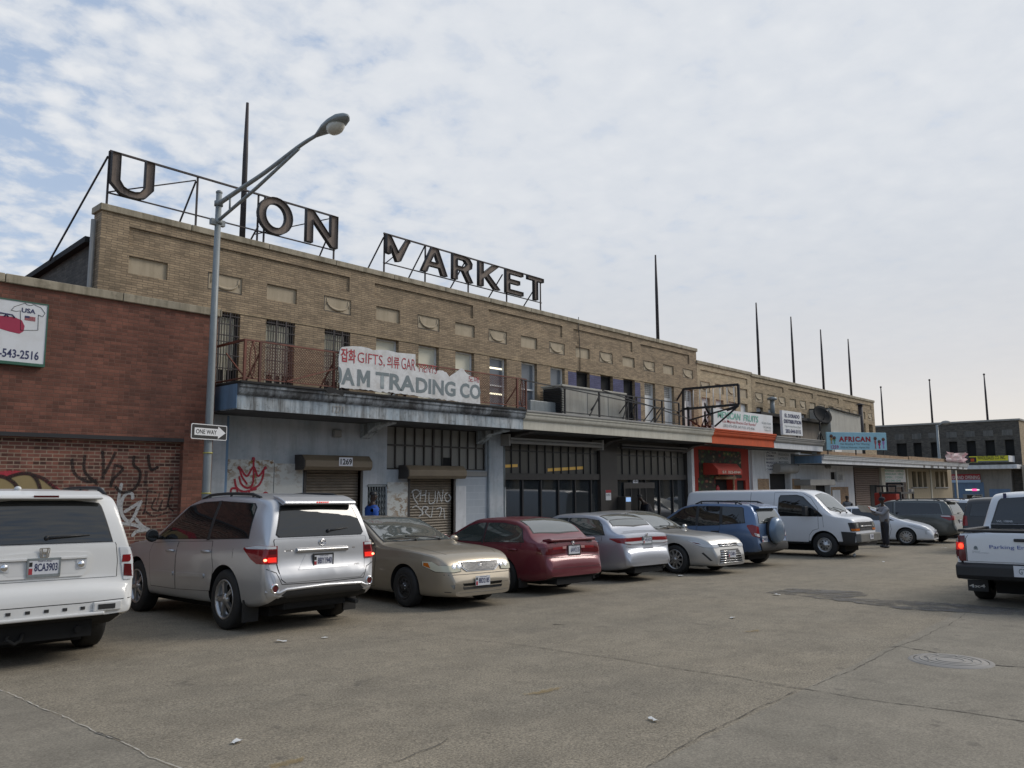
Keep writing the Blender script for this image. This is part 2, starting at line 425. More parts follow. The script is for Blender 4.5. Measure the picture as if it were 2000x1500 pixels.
M['plate'] = plain('white_number_plate', (.62,.63,.66), .4, var=.06)
M['skin'] = plain('dark_skin', (.045,.026,.018), .5, var=.15)
M['cloth_blue'] = plain('blue_shirt', (.012,.07,.32), .8, var=.2)
M['cloth_grey'] = plain('grey_sweater', (.21,.215,.235), .9, var=.2, scale=20)
M['cloth_dark'] = plain('dark_trousers', (.018,.018,.024), .85, var=.2)
M['paper'] = plain('newsprint', (.60,.60,.58), .8, var=.1)
# ================================================================== market row
WY = 16.5      # front wall plane
CY = 15.0      # canopy edge plane
X_AX, Z_AX = V3((1,0,0)), V3((0,0,1))
def px(u, v=900, Y=WY): return onY(u, v, Y).x
def pz(u, v, Y=WY): return onY(u, v, Y).z

def coping(mb, x0, x1, z0, z1, y0, y1, step=1.9, over=.05):
    x = x0-over
    while x < x1+over-.01:
        e = min(x+step, x1+over); mb.box(x+.006, e-.006, y0-over, y1+over, z0, z1); x = e

def band(mb, a, b, c, d, Y):            # sunk brick field of the parapet
    return (a, b, c, d, .045, 0)

BAYS = [6.73, 8.47, 9.90, 11.52, 13.13, 14.61, 16.03, 17.47, 18.93, 20.38, 21.79, 23.21, 24.65, 26.08, 27.50, 29.06]
HW = .385
def swag(parent, cx, z0, z1, Y, hw=.39, mat='limestone'):
    zc = z1-.07; mb = MB()
    pts = []; rs = []
    for i in range(13):
        a = pi*i/12; pts.append((cx-hw*.80*cos(a), Y-.0, zc-.245*sin(a)**.8)); rs.append(.010+.030*sin(a)**2)
    mb.tube(pts, rs, 7)
    for s in (-1, 1):
        mb.tube([(cx+s*hw*.80, Y, zc+.02), (cx+s*hw*.86, Y, zc-.16)], [.014,.006], 5)
    return mb.build('garland_relief', M[mat], parent)

def upper_building(name, label, x0, x1, ztop, bays, zwin, zpan, bands, mat, plain_first, zbot=3.3, stone='stone', lime='limestone', depth=16, hw=HW, winb=3.86, left_wall=True):
    t = thing(name, (x0, WY, gz(x0, WY)), label, 'building')
    mb = MB(); holes = []
    for a, b in bands: holes.append((a, b, zpan[1]+.22, ztop-.36, .045, 0))
    pans = []
    for i, c in enumerate(bays):
        plainp = (i % 2 == 0) == plain_first
        a, b = (c-.40, c+.41) if plainp else (c-.41, c+.40)
        if a < x0+.05 or b > x1-.05: continue
        holes.append((a, b, zpan[0], zpan[1], .05 if plainp else .03)); pans.append((a, b, plainp, c))
    wins = [c for c in bays if zwin and c+hw < x1-.05]
    for c in wins:
        holes.append((c-hw, c+hw, winb, zwin, .22))
    wall_holes(mb, x0, x1, zbot, ztop-.14, WY, holes)
    # body behind the front: parapet back, side walls
    mb.add([(x1,WY,zbot),(x1,WY+depth,zbot),(x1,WY+depth,ztop-.6),(x1,WY+.4,ztop-.6),(x1,WY+.4,ztop-.14),(x1,WY,ztop-.14)], [(0,1,2,3,4,5)])
    if left_wall: mb.add([(x0,WY,-1),(x0,WY+.4,-1),(x0,WY+.4,ztop-.14),(x0,WY,ztop-.14)], [(0,1,2,3)])
    mb.add([(x0,WY+.4,ztop-.9),(x1,WY+.4,ztop-.9),(x1,WY+.4,ztop-.14),(x0,WY+.4,ztop-.14)], [(0,1,2,3)])
    mb.build('wall', M[mat], t, recalc=False)
    r = MB(); r.add([(x0,WY+.4,ztop-.85),(x1,WY+.4,ztop-.85),(x1,WY+depth,ztop-.85),(x0,WY+depth,ztop-.85)], [(0,1,2,3)])
    r.add([(x0+.02,WY+.4,-1.2),(x0+.02,WY+depth,-1.2),(x0+.02,WY+depth,ztop-.85),(x0+.02,WY+.4,ztop-.85)], [(0,1,2,3)])
    r.build('roof', M['tar'], t, recalc=False)
    cp = MB(); coping(cp, x0, x1, ztop-.14, ztop, WY, WY+.4); cp.build('coping', M[stone], t, bevel=.012)
    for a, b, p, c in pans:
        q = MB(); D = .05 if p else .03
        q.add([(a,WY+D,zpan[0]),(b,WY+D,zpan[0]),(b,WY+D,zpan[1]),(a,WY+D,zpan[1])], [(0,1,2,3)])
        if not p:
            e = .035
            q.box(a-.014,a-.001,WY-.004,WY+.02,zpan[0]-.014,zpan[1],1); q.box(a,b,WY-.004,WY+.02,zpan[0]-.014,zpan[0]-.001,1)
        o = q.build('plain_panel' if p else 'garland_panel', [M[lime], M['black']], t)
        if not p: swag(o, c, zpan[0], zpan[1], WY+.022, .40, lime)
    return t, wins

bt, wins = upper_building('market_building', 'long two-storey tan brick market block with garland panels under the rooftop letters',
    5.75, 29.8, 7.41, BAYS, 5.59, (6.07, 6.44), [(6.31,11.86),(12.67,16.37),(17.04,20.66),(21.28,24.93),(25.5,29.2)], 'tan', True)
# lower side of the block towards the brick shed
sd = MB(); pA = onX(188, 520, 5.75); pB = onX(118, 556, 5.75)
sd.add([(5.75,16.9,-1.2),(5.75,30,-1.2),(5.75,30,6.25),(5.75,16.9,6.75)], [(0,1,2,3)])
sd.build('side_wall', M['dark_brick'], bt, recalc=False)
c2 = MB(); c2.bar((5.75,16.9,6.72),(5.75,30,6.22),.3,.12); c2.build('side_coping', M['tar'], bt)
dp = MB(); dp.tube([(5.68,16.72,1),(5.68,16.72,7.1)], .05, 8); dp.build('downspout', M['sill'], bt)
# violet painted stretch of the upper floor and lintel course
vp = MB()
zs = (3.86, 5.52)
edges = [20.95, 21.79-HW, 21.79+HW, 23.21-HW, 23.21+HW, 24.65-HW, 24.65+HW, 25.4]
for a, b in zip(edges[0::2], edges[1::2]): vp.box(a, b, WY-.004, WY+.001, *zs)
vp.build('violet_paint', M['purple'], bt)
lc = MB(); lc.box(8.0, 29.75, WY-.016, WY+.01, 5.60, 5.635); lc.build('lintel_course', M['tan_mid'], bt)
cb = MB(); cb.tube([(21.55,WY-.03,7.5),(21.55,WY-.03,7.0),(21.6,WY-.03,6.2),(21.58,WY-.03,5.6)], .014, 5); cb.build('cable', M['black'], bt)

WK = ['bars','bars','bars','blind','blind','blind','sash','sash','sash','dark','dark','darkdoor','board','board','board']
for k, c in zip(WK, wins[1:]):
    a, b = c-HW, c+HW; z0, z1 = 3.86, 5.59; D = WY+.2
    fr = MB(); e = .045
    for q in ((a,a+e,z0,z1),(b-e,b,z0,z1),(a+e,b-e,z1-e,z1),(a+e,b-e,z0,z0+e)): fr.box(q[0],q[1],D-.08,D,q[2],q[3])
    fm = {'bars':'bronze','dark':'black','darkdoor':'black'}.get(k, 'white')
    if k in ('blind','sash'): fr.box(a+e,b-e,D-.07,D-.01,4.70,4.75)
    f = fr.build('window', M[fm], bt)
    p = MB(); p.add([(a,D-.03,z0),(b,D-.03,z0),(b,D-.03,z1),(a,D-.03,z1)], [(0,1,2,3)])
    pm = {'bars':'dark_inside','blind':'glass','sash':'bluegrey_pane','dark':'dark_inside','darkdoor':'dark_inside','board':'white'}[k]
    p.build('pane', M[pm], f, recalc=False)
    if k == 'blind':
        q = MB(); q.add([(a+e,D-.034,4.1),(b-e,D-.034,4.1),(b-e,D-.034,z1-e),(a+e,D-.034,z1-e)], [(0,1,2,3)]); q.build('blind', M['curtain'], f, recalc=False)
    if k == 'sash' and c < 18:
        q = MB()
        for zz in (5.25, 4.45): q.box(a+.06,b-.06,D-.036,D-.031,zz,zz+.05)
        q.build('strip_light', emis('lit_tube', (1,.9,.65), 1.3), f)
    if k == 'bars':
        q = MB()
        for i in range(1, 12): x = a+(b-a)*i/12; q.box(x-.006,x+.006,WY-.012,WY,z0,z1)
        for zz in (4.0,4.3,4.6,4.9,5.05,5.3,5.5): q.box(a,b,WY-.02,WY-.012,zz,zz+.022)
        for i in (1,2): x = a+(b-a)*i/3; q.box(x-.02,x+.02,WY-.03,WY-.02,z0,z1)
        q.build('window_bars', M['steel_dark'], f)
        q = MB()
        for i in range(9): x = a+.06+i*(b-a-.12)/9; q.box(x,x+.06,D-.045,D-.032,4.3 if i % 3 else 4.0,5.5)
        q.build('slat_blind', M['curtain'], f)
    if k == 'board':
        q = MB()
        for j in range(6):
            for i in range(5):
                x = a+.07+i*(b-a-.14)/5; zz = 5.12+j*.075
                q.box(x+.012,x+.11,D-.045,D-.034,zz+.01,zz+.065)
        q.build('vent_blocks', M['sill'], f)

b2 = [30.72, 32.13, 33.5]
pb, _ = upper_building('pale_market_building', 'narrow pale yellow-brick block between the long tan block and the far tan block',
    29.82, 34.93, 6.91, [30.5, 31.75, 32.95, 34.1], 5.35, (5.62, 6.05), [(30.1,34.55)], 'tan_pale', False, hw=.36, winb=3.9)
for c in [30.5, 31.75, 32.95, 34.1]:
    f = MB(); f.box(c-.36,c+.36,WY+.12,WY+.18,3.9,5.35); f.build('boarded_window', M['white'], pb)
fx = [35.75+1.31*i for i in range(13)]
fb, _ = upper_building('far_market_building', 'farther tan brick block with four iron spires behind its parapet',
    34.95, 52.3, 6.86, fx, 5.3, (5.55, 6.0), [(35.4,38.6),(39.2,42.4),(43.0,46.2),(46.9,51.8)], 'tan_mid', False, hw=.36, winb=3.9)
for c in fx[:-1]:
    f = MB(); f.box(c-.36,c+.36,WY+.14,WY+.2,3.9,5.3); f.build('boarded_window', M['whitewall'], fb)

# ------------------------------------------------------------------ brick shed on the left
BX1 = 7.92; BY = 15.7
rt = thing('brick_shed', (BX1, BY, gz(BX1, BY)), 'single-storey red brick shed with graffiti left of the pale blue shop', 'building')
mb = MB()
rx0, rx1, rz1 = -6.0, 7.30, 2.575
wall_holes(mb, -14, BX1, -.9, 5.27, BY, [(rx0, rx1, -.9, rz1, .14)], m=0)
mb.add([(BX1,BY,-.9),(BX1,BY+14,-.9),(BX1,BY+14,5.27),(BX1,BY,5.27)], [(0,1,2,3)])
mb.add([(-14,BY,5.2),(BX1,BY,5.2),(BX1,BY+14,5.2),(-14,BY+14,5.2)], [(0,1,2,3)])
mb.build('wall', M['red'], rt, recalc=False)
mb = MB(); mb.add([(rx0,BY+.14,-.9),(rx1,BY+.14,-.9),(rx1,BY+.14,rz1),(rx0,BY+.14,rz1)], [(0,1,2,3)])
mb.build('recessed_wall', M['red_pointed'], rt, recalc=False)
mb = MB(); coping(mb, -14, BX1, 5.27, 5.43, BY, BY+.35, 2.0, .06); mb.build('coping', M['stone'], rt, bevel=.012)
mb = MB(); mb.box(rx0,rx1,BY-.006,BY+.13,rz1+.002,rz1+.075); mb.build('lintel', M['black'], rt)  # the shadow over the recess head is put into this black
# graffiti on the recess
GY = BY+.14
def g2(u, v): p = onY(u, v, GY); return (p.x, p.z)
def graf(strokes, w, mat, parent, Y, lift=.003, conv=None):
    mb = MB(); conv = conv or (lambda u, v: (onY(u, v, Y).x, onY(u, v, Y).z))
    for k, s in enumerate(strokes):
        P = [conv(*q) for q in s]; P = spline(P, 5) if len(P) > 2 else P
        ribbon(mb, P, w, (0,Y,0), X_AX, Z_AX, lift+.0006*k)
    return mb.build('graffiti', mat, parent, recalc=False)
silver = spray('silver_spray', (.50,.49,.47), .95); dkspray = spray('black_spray', (.03,.02,.018), .58); redspray = spray('red_spray', (.42,.03,.05), .95); whspray = spray('white_spray', (.62,.62,.60), .85)
graf([[(172,964),(178,957),(186,958),(192,966)],[(197,955),(199,962),(202,990)],[(198,954),(212,985),(227,1017)],[(229,1018),(230,990),(234,960),(237,946)],
      [(259,974),(258,965),(249,963),(240,972),(236,990),(238,1005),(246,1016),(254,1018),(262,1008),(270,990),(275,980)],[(275,980),(244,999)],[(224,1021),(245,1023),(265,1026),(278,1033),(290,1036)],[(264,1012),(277,1027),(290,1034)],[(258,1047),(266,1038),(280,1036)]], .062, silver, rt, GY)
graf([[(166,888),(164,915),(172,930),(190,945)],[(140,895),(146,925),(170,940),(188,938)],[(200,880),(202,905),(201,935)],[(226,882),(215,905),(204,925)],[(224,912),(217,945)],[(222,908),(240,915),(222,935),(216,950)],
      [(262,890),(261,908),(272,918),(273,935),(262,955),(238,962),(225,950)],[(290,888),(291,906),(296,918),(308,912)],[(286,920),(284,944)]], .06, dkspray, rt, GY)
graf([[(288,955),(284,990),(280,1003)],[(288,958),(304,962)],[(304,972),(296,992),(310,998)],[(312,962),(306,985)],[(318,975),(312,995),(326,990),(332,955)],[(336,950),(328,985),(338,998)],[(284,998),(300,1008),(330,1000)],[(350,968),(357,964)],[(352,982),(358,995)]], .035, dkspray, rt, GY)
pg = MB()
P = [g2(*q) for q in [(-120,952),(-80,925),(-20,921),(30,919),(62,925),(90,936),(118,956),(118,985),(-120,985)]]
pg.add([(a,GY-.0025,b) for a, b in P], [list(range(len(P)))]); pg.build('graffiti', redspray, rt, recalc=False)
ochre = plain('ochre_spray', (.24,.18,.08), .7, var=.25)
for Q in ([(-110,975),(-70,940),(-20,930),(8,934),(28,946),(36,958),(36,985),(-110,985)], [(14,935),(36,928),(60,928),(72,940),(78,958),(78,985),(42,985),(38,955),(28,942)], [(66,930),(84,938),(100,950),(112,960),(112,985),(82,985),(80,950)]):
    P = [g2(*q) for q in Q]; pg = MB(); pg.add([(a,GY-.004,b) for a, b in P], [list(range(len(P)))]); pg.build('graffiti', ochre, rt, recalc=False)
graf([[(-20,928),(8,932),(28,944),(37,960)],[(12,934),(36,926),(60,926),(73,940),(79,960)],[(64,928),(86,936),(114,960)]], .07, dkspray, rt, GY, .006)

# board with shirt and bag on the shed
sy = BY-.10
s0, s1 = onY(93, 597, sy), onY(87, 712, sy)
SX1 = s0.x; SZ0, SZ1 = s1.z, s0.z; SX0 = SX1-2.7
st = thing('wall_sign', (SX0, sy, SZ0), 'white shop board with a printed T-shirt and bag on the red brick shed', 'sign')
mb = MB(); mb.box(SX0,SX1,sy,sy+.09,SZ0,SZ1); mb.build('board', M['sign_white'], st)
mb = MB(); e = .03
mb.box(SX1,SX1+.02,sy-.01,sy+.09,SZ0,SZ1); mb.box(SX0,SX1+.02,sy-.01,sy+.09,SZ1,SZ1+.02); mb.box(SX0,SX1+.02,sy-.01,sy+.09,SZ0-.05,SZ0)
mb.build('frame', plain('green_frame', (.03,.11,.07), .5), st)
def sgn(u, v): p = onY(u, v, sy); return (p.x, p.z)
L0 = sgn(3, 685); L1 = sgn(75, 704)
LW = (L1[0]-L0[0])*12/8.3; txt('lettering', '301-543-2516', (L1[0]-LW, sy, L1[1]), X_AX, Z_AX, LW, .155, M['navy_ink'], st, bold=.02)
tee = [(22,606),(28,599),(40,595),(50,592),(52,595),(60,597),(66,595),(80,601),(88,612),(83,619),(75,615),(74,645),(40,645),(40,607),(32,608)]
mb = MB(); P = [sgn(*q) for q in tee]
for a, b in zip(P, P[1:]+P[:1]): mb.tube([(a[0],sy-.003,a[1]),(b[0],sy-.003,b[1])], .004, 5)
mb.build('shirt_outline', M['black_ink'], st)
a, b = sgn(42, 610), sgn(70, 602); txt('lettering', 'USA', (a[0], sy, a[1]), X_AX, Z_AX, b[0]-a[0], .085, M['navy_ink'], st, bold=.03)
fl = MB(); a, b = sgn(48, 624), sgn(64, 617); hh = .08
for i in range(7): fl.box(a[0], a[0]+.17, sy-.004, sy-.001, a[1]-.01+i*hh/7, a[1]-.01+(i+.55)*hh/7)
fl.build('flag_print', M['red_ink'], st)
fl = MB(); fl.box(a[0], a[0]+.075, sy-.006, sy-.0045, a[1]+.035, a[1]+hh-.01); fl.build('flag_print', M['navy_ink'], st)
bag = [sgn(*q) for q in [(-30,622),(-10,616),(10,617),(30,620),(43,626),(48,637),(46,647),(38,652),(20,648),(0,642),(-30,640)]]
mb = MB(); mb.add([(x,sy-.003,z) for x, z in bag], [list(range(len(bag)))]); mb.build('bag_print', plain('crimson_print', (.33,.02,.06), .5, var=.1), st, recalc=False)
mb = MB(); P = [sgn(*q) for q in [(8,618),(13,613),(24,615),(29,621)]]; mb.tube([(x,sy-.004,z) for x, z in P], .012, 5)
mb.tube([(x-.1,sy-.004,z+.005) for x, z in P], .012, 5); mb.build('bag_print', M['navy_ink'], st)

# ------------------------------------------------------------------ canopies and shop fronts
def canopy(parent, x0, x1, zb, zt, mf, mc, mtop, y0=CY, step=.10, lend=None, drop=None):
    n = max(2, int((x1-x0)/.5))
    fy = y0+.10
    prof_f = [(WY-.01, zb), (fy, zb), (fy, zt-.27), (WY-.01, zt-.27)]
    mb = MB(); mb.prism(prof_f, (x0,0,0), (0,1,0), (0,0,1), (x1-x0,0,0)); mb.build('canopy_fascia', M[mf], parent)
    c = [(WY-.01, zt-.266), (fy-.01, zt-.266)]
    for i in range(7):
        a = pi/2*i/6; c.append((fy-.015-.075*sin(a)*1.0, zt-.25+.13*(1-cos(a))))
    c += [(y0-.0, zt-.10), (y0-.02, zt-.09), (y0-.02, zt-.03), (WY-.01, zt-.03)]
    mb = MB(); mb.prism(c, (x0,0,0), (0,1,0), (0,0,1), (x1-x0,0,0)); mb.build('canopy_cornice', M[mc], parent)
    mb = MB(); mb.box(x0-.01, x1+.01, y0-.05, WY-.01, zt-.027, zt+.03); mb.build('canopy_roofing', M[mtop], parent, bevel=.01)
    mb = MB(); mb.box(x0+.01, x1-.01, fy+.06, WY-.02, zb-.012, zb-.002); mb.build('canopy_soffit', M['soffit'], parent)  # dark sheet added to deepen the gloom below the canopy
    if lend:
        mb = MB(); mb.box(x0-.012, x0-.002, y0+.10, WY-.01, zb+.02, zt-.03); mb.build('canopy_end', M[lend], parent)
def bracket(mb, x, zb, y0=CY):
    mb.prism([(WY, zb-.02), (WY-1.1, zb-.02), (WY-1.1, zb-.08), (WY-.55, zb-.14), (WY, zb-.42)], (x-.15,0,0), (0,1,0), (0,0,1), (.3,0,0))
def roller(parent, u0, u1, vtop, hood, hmat='shutter_hood', smat='shutter', proj=.42, zbot=None, Y=WY):
    x0, x1 = px(u0, 950, Y), px(u1, 950, Y); zt = pz((u0+u1)/2, vtop, Y); zb = gz(x0, Y)-.05
    mb = MB(); n = int((zt-zb)/.075)
    for i in range(n):
        z = zb+i*.075; mb.prism([(Y+.10,z),(Y+.085,z+.012),(Y+.07,z+.037),(Y+.085,z+.062),(Y+.10,z+.075)], (x0,0,0), (0,1,0), (0,0,1), (x1-x0,0,0))
    s = mb.build('roller_shutter', M[smat], parent)
    for q in (x0-.07, x1):
        mb = MB(); mb.box(q,q+.07,Y-.03,Y+.12,zb,zt); mb.build('shutter_rail', M['bronze'], parent)
    if hood:
        hx0, hx1 = px(hood[0], 900, Y-proj), px(hood[1], 900, Y-proj*.5)
        z0, z1 = zt-.06, zt+hood[2]
        p = [(Y-.001,z0),(Y-proj+.06,z0),(Y-proj,z0+.08),(Y-proj,z1-.14),(Y-proj+.14,z1),(Y-.001,z1)]
        mb = MB(); mb.prism(p, (hx0,0,0), (0,1,0), (0,0,1), (hx1-hx0,0,0)); h = mb.build('shutter_hood', M[hmat], parent, bevel=.008)
        mb = MB(); mb.prism([(a+( .02 if a < Y-.1 else 0), b) for a, b in p], (hx0-.03,0,0), (0,1,0), (0,0,1), (.03,0,0)); mb.build('hood_end', M['bronze'], h)
        return s, (hx0, hx1, Y-proj, z0, z1)
    return s, None
def scissor_gate(parent, x0, x1, z0, z1, Y):
    mb = MB(); n = 7
    for i in range(n+1): x = x0+(x1-x0)*i/n; mb.box(x-.012,x+.012,Y-.03,Y,z0,z1)
    k = int((z1-z0)/.16)
    for j in range(k):
        for i in range(n):
            a, b = x0+(x1-x0)*i/n, x0+(x1-x0)*(i+1)/n; z = z0+j*.16
            mb.bar((a,Y-.036,z),(b,Y-.036,z+.16),.014,.005); mb.bar((b,Y-.042,z),(a,Y-.042,z+.16),.014,.005)
    mb.box(x0-.03,x1+.03,Y-.05,Y-.005,z1,z1+.05)
    return mb.build('scissor_gate', M['galv'], parent)

# ---- pale blue shop
SB0, SB1 = px(438, 900), px(984, 930)
bl = thing('blue_shop', (SB0, WY, gz(SB0, WY)), 'pale blue shop with two roller shutters and a soot-streaked canopy', 'shop front')
hs = []
xa, xb = px(756,870), px(949,880); za, zb_ = pz(850, 918), pz(850, 836)
hs.append((xa, xb, za, zb_, .15))
S1 = (px(597,950), px(703,950)); S2 = (px(800,950), px(885,950))
z1t, z2t = pz(650, 914), pz(842, 931)
hs += [(S1[0], S1[1], -1, z1t, .14, 0), (S2[0], S2[1], -1, z2t, .14, 0)]
G1 = (px(718,970), px(754,970)); zg = pz(736, 946)
hs.append((G1[0], G1[1], -1, zg, .25, 1))
mb = MB(); wall_holes(mb, SB0-.25, SB1, -1, 3.45, WY, hs); mb.build('wall', [M['blue_wall'], M['dark_inside']], bl, recalc=False)
_, hb = roller(bl, 597, 703, 914, (597, 718, .30))
txt('lettering', '1269', (hb[0]+.98, hb[2], hb[3]+.13), X_AX, Z_AX, .34, .15, M['black_ink'], bl, bold=.03, lift=.006)
mb = MB(); mb.box(hb[0]+.94, hb[0]+1.34, hb[2]-.004, hb[2]+.002, hb[3]+.10, hb[3]+.31); mb.build('number_plaque', M['plate'], bl)
s2, hb2 = roller(bl, 800, 885, 931, (800, 902, .30))
graf([[(806,958),(808,972),(816,985)],[(803,962),(812,956),(820,962),(812,972)],[(822,957),(820,978)],[(822,968),(831,966)],[(832,957),(830,980)],[(838,962),(838,982),(848,980),(850,960)],[(853,982),(856,960),(862,980),(865,957)],[(874,962),(868,968),(872,980),(880,974),(876,966)],[(805,992),(812,988),(820,994),(826,1002),(818,1008)],[(824,1004),(826,990),(836,992),(830,1000),(840,1010)],[(845,990),(842,1010)],[(852,994),(862,992),(858,1008)],[(866,992),(868,1012)]], .035, whspray, bl, WY+.066)
scissor_gate(bl, G1[0], G1[1], gz(G1[0],WY)+.1, zg-.06, WY+.05)
GP = (px(954,980), px(976,980)); scissor_gate(bl, GP[0], GP[1], gz(GP[0],WY)+.1, pz(965,948), WY-.03)
# peeling plates
for (u0, u1, v, mt) in ((441,533,897,'rusted_panel'),(534.5,590,905,'rusted_panel'),(756,796,942,'rusted_panel')):
    mb = MB(); mb.box(px(u0,940), px(u1,940), WY-.02, WY-.002, gz(12,WY), pz(u0, v)); mb.build('wall_panel', M[mt], bl)
graf([[(467,930),(471,945),(482,953),(492,948),(495,930),(495,910),(495,898)],[(468,915),(472,930),(482,945)],[(515,917),(513,932),(505,948),(490,955)],[(470,915),(482,930),(495,912),(504,930),(517,914)],[(458,935),(462,952),(476,960),(500,955)],[(450,968),(452,955),(462,955),(464,968)],[(486,957),(488,972),(494,985)],[(510,970),(518,962),(526,968)]], .05, redspray, bl, WY-.02)
for u, v in ((495,896),(467,914),(518,914)):
    p = onY(u, v, WY-.02); mb = MB(); mb.lathe([(0,-.006),(.045,-.0062),(.045,-.0035)], (p.x, WY-.02, p.z), (0,1,0), 10); mb.build('graffiti', redspray, bl, recalc=False)
# wired glass window
mb = MB(); mb.add([(xa,WY+.1,za),(xb,WY+.1,za),(xb,WY+.1,zb_),(xa,WY+.1,zb_)], [(0,1,2,3)]); w = mb.build('wired_window', M['glass_grey'], bl, recalc=False)
mb = MB()
for i in range(12):
    x = xa+(xb-xa)*i/11; t_ = .028 if i in (0, 5, 11) else .011; mb.box(x-t_,x+t_,WY+.05,WY+.098,za,zb_)
for z in (za+.02, za+(zb_-za)*.56, zb_-.02): mb.box(xa,xb,WY+.045,WY+.097,z-.02,z+.02)
mb.build('window_frame', M['bronze'], w)
mb = MB(); i0 = xa+(xb-xa)*6/11; mb.box(i0+.03, i0+(xb-xa)/11-.03, WY+.085, WY+.096, za+.03, za+.36); mb.build('broken_pane', M['dark_inside'], w)
mb = MB(); mb.box(px(892,920), xb, WY-.05, WY-.003, za-.17, za-.02); mb.build('sill', M['sill'], bl)
# block infill: raised pale block panel
t = NT('pale_block'); v_ = t.wallvec(); b_ = t.node('ShaderNodeTexBrick'); b_.inputs['Scale'].default_value = 1; b_.inputs['Brick Width'].default_value = .41; b_.inputs['Row Height'].default_value = .205; b_.inputs['Mortar Size'].default_value = .008
for i_, c_ in (('Color1',(.33,.37,.42)),('Color2',(.36,.40,.45)),('Mortar',(.43,.47,.51))): b_.inputs[i_].default_value = (*c_, 1)
t.link(v_, b_.inputs['Vector']); t.link(t.mix(t.math('MULTIPLY', t.noise(1.2, 6), .35), b_.outputs['Color'], (.5,.5,.47)), t.b.inputs['Base Color']); t.val('Roughness', .85); M['pale_block'] = t.mat
mb = MB(); mb.box(px(889,960), xb, WY-.02, WY-.004, -.6, za-.18); mb.build('block_infill', M['pale_block'], bl)
mb = MB(); mb.box(px(889,960), px(909,960), WY-.03, WY-.022, -.6, za-.45); mb.build('patch_board', M['whitewall'], bl)
# corner pilaster, downspout, light
mb = MB(); mb.box(8.02, SB0-.10, WY-.25, WY-.002, -.8, 3.24); mb.build('pilaster', M['blue_wall'], bl, bevel=.01)
mb = MB(); mb.box(SB0-.095, SB0+.03, WY-.12, WY-.003, -.8, 3.24); mb.build('downspout', M['blue_side'], bl, bevel=.02)
mb = MB(); mb.box(px(951,900), px(979,900), WY-.10, WY-.002, -.8, 3.24); mb.build('pilaster', M['blue_wall'], bl, bevel=.02)
p = onY(660, 846, WY-.1); mb = MB(); mb.box(p.x-.11,p.x+.11,WY-.12,WY-.002,p.z-.1,p.z+.08); mb.build('wall_light', M['sill'], bl, bevel=.02)
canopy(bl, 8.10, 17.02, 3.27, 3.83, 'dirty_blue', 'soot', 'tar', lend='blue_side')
for u in (737, 960): mb = MB(); bracket(mb, px(u, 810, 16), 3.29); mb.build('canopy_bracket', M['dirty_blue'], bl, bevel=.02)
p = onY(649, 806, CY+.1); q = onY(671, 806, CY+.1); txt('lettering', '1271', (p.x, CY+.1, p.z), X_AX, Z_AX, q.x-p.x, .17, M['sill'], bl, bold=.01, lift=.012)
# loose felt flap on the canopy edge
mb = MB(); o = onY(632, 760, CY-.05)
fl = [(0,0),(.12,.07),(.3,.03),(.48,-.05),(.44,-.12),(.25,-.05),(.08,-.09)]
mb.prism(fl, (o.x,CY-.12,o.z-.02), (1,-.1,0), (0,.1,1), (0,.02,.01)); mb.build('loose_felt', M['tar'], bl)

# ---- dark framed shop
D0, D1 = 17.05, px(1346, 950)
ds = thing('dark_shop', (D0, WY, gz(D0, WY)), 'dark bronze-framed glass shop front under the long cream canopy', 'shop front')
mb = MB()
W1 = (px(987,930), px(1173,930)); W2 = (px(1206,930), px(1342,930)); zt0 = pz(1080, 866); zt1 = pz(1080, 925); zl1 = pz(1080, 937); zgd = gz(20, WY)-.2
wall_holes(mb, SB1, D1, -1.2, 3.5, WY, [(W1[0],W1[1],-1.1,zt0,.2),(W2[0],W2[1],-1.1,zt0,.2)]); mb.build('wall', M['bronze'], ds, recalc=False)
for (a, b), nt, nb in ((W1, 12, 5.5), (W2, 10, 5)):
    g = MB(); g.add([(a,WY+.14,zt1),(b,WY+.14,zt1),(b,WY+.14,zt0),(a,WY+.14,zt0)], [(0,1,2,3)]); w = g.build('transom_window', M['glass_transom'], ds, recalc=False)
    f = MB()
    for i in range(nt+1): x = a+(b-a)*i/nt; f.box(x-.014,x+.014,WY+.10,WY+.137,zt1,zt0)
    f.box(a,b,WY+.085,WY+.136,zt0-.30,zt0-.27); f.build('glazing_bars', M['black'], w)
    f = MB(); f.box(a,b,WY+.03,WY+.19,zl1,zt1); f.build('transom_beam', M['bronze'], ds)
    g = MB(); g.add([(a,WY+.14,-1.1),(b,WY+.14,-1.1),(b,WY+.14,zl1),(a,WY+.14,zl1)], [(0,1,2,3)]); w = g.build('shop_window', M['glass_shop'], ds, recalc=False)
    f = MB()
    for i in range(int(nb)+1):
        x = a+(b-a)*i/nb; f.box(x-.03,x+.03,WY+.08,WY+.137,-1.1,zl1)
    f.build('mullions', M['black'], w)
lampm = emis('warm_shop_lamp', (.75,.45,.10), .06)
for a, b, z0, z1 in ((.1,.72,.17,.26),(2.2,4.15,.07,.17)):
    ob = MB(); ob.prism([(W1[0]+a,zt1+z0),(W1[0]+b,zt1+z0+.05*(b-a)),(W1[0]+b,zt1+z1+.05*(b-a)),(W1[0]+a,zt1+z1)], (0,WY+.137,0), (1,0,0), (0,0,1), (0,.002,0)); ob.build('inside_lamp', lampm, ds)
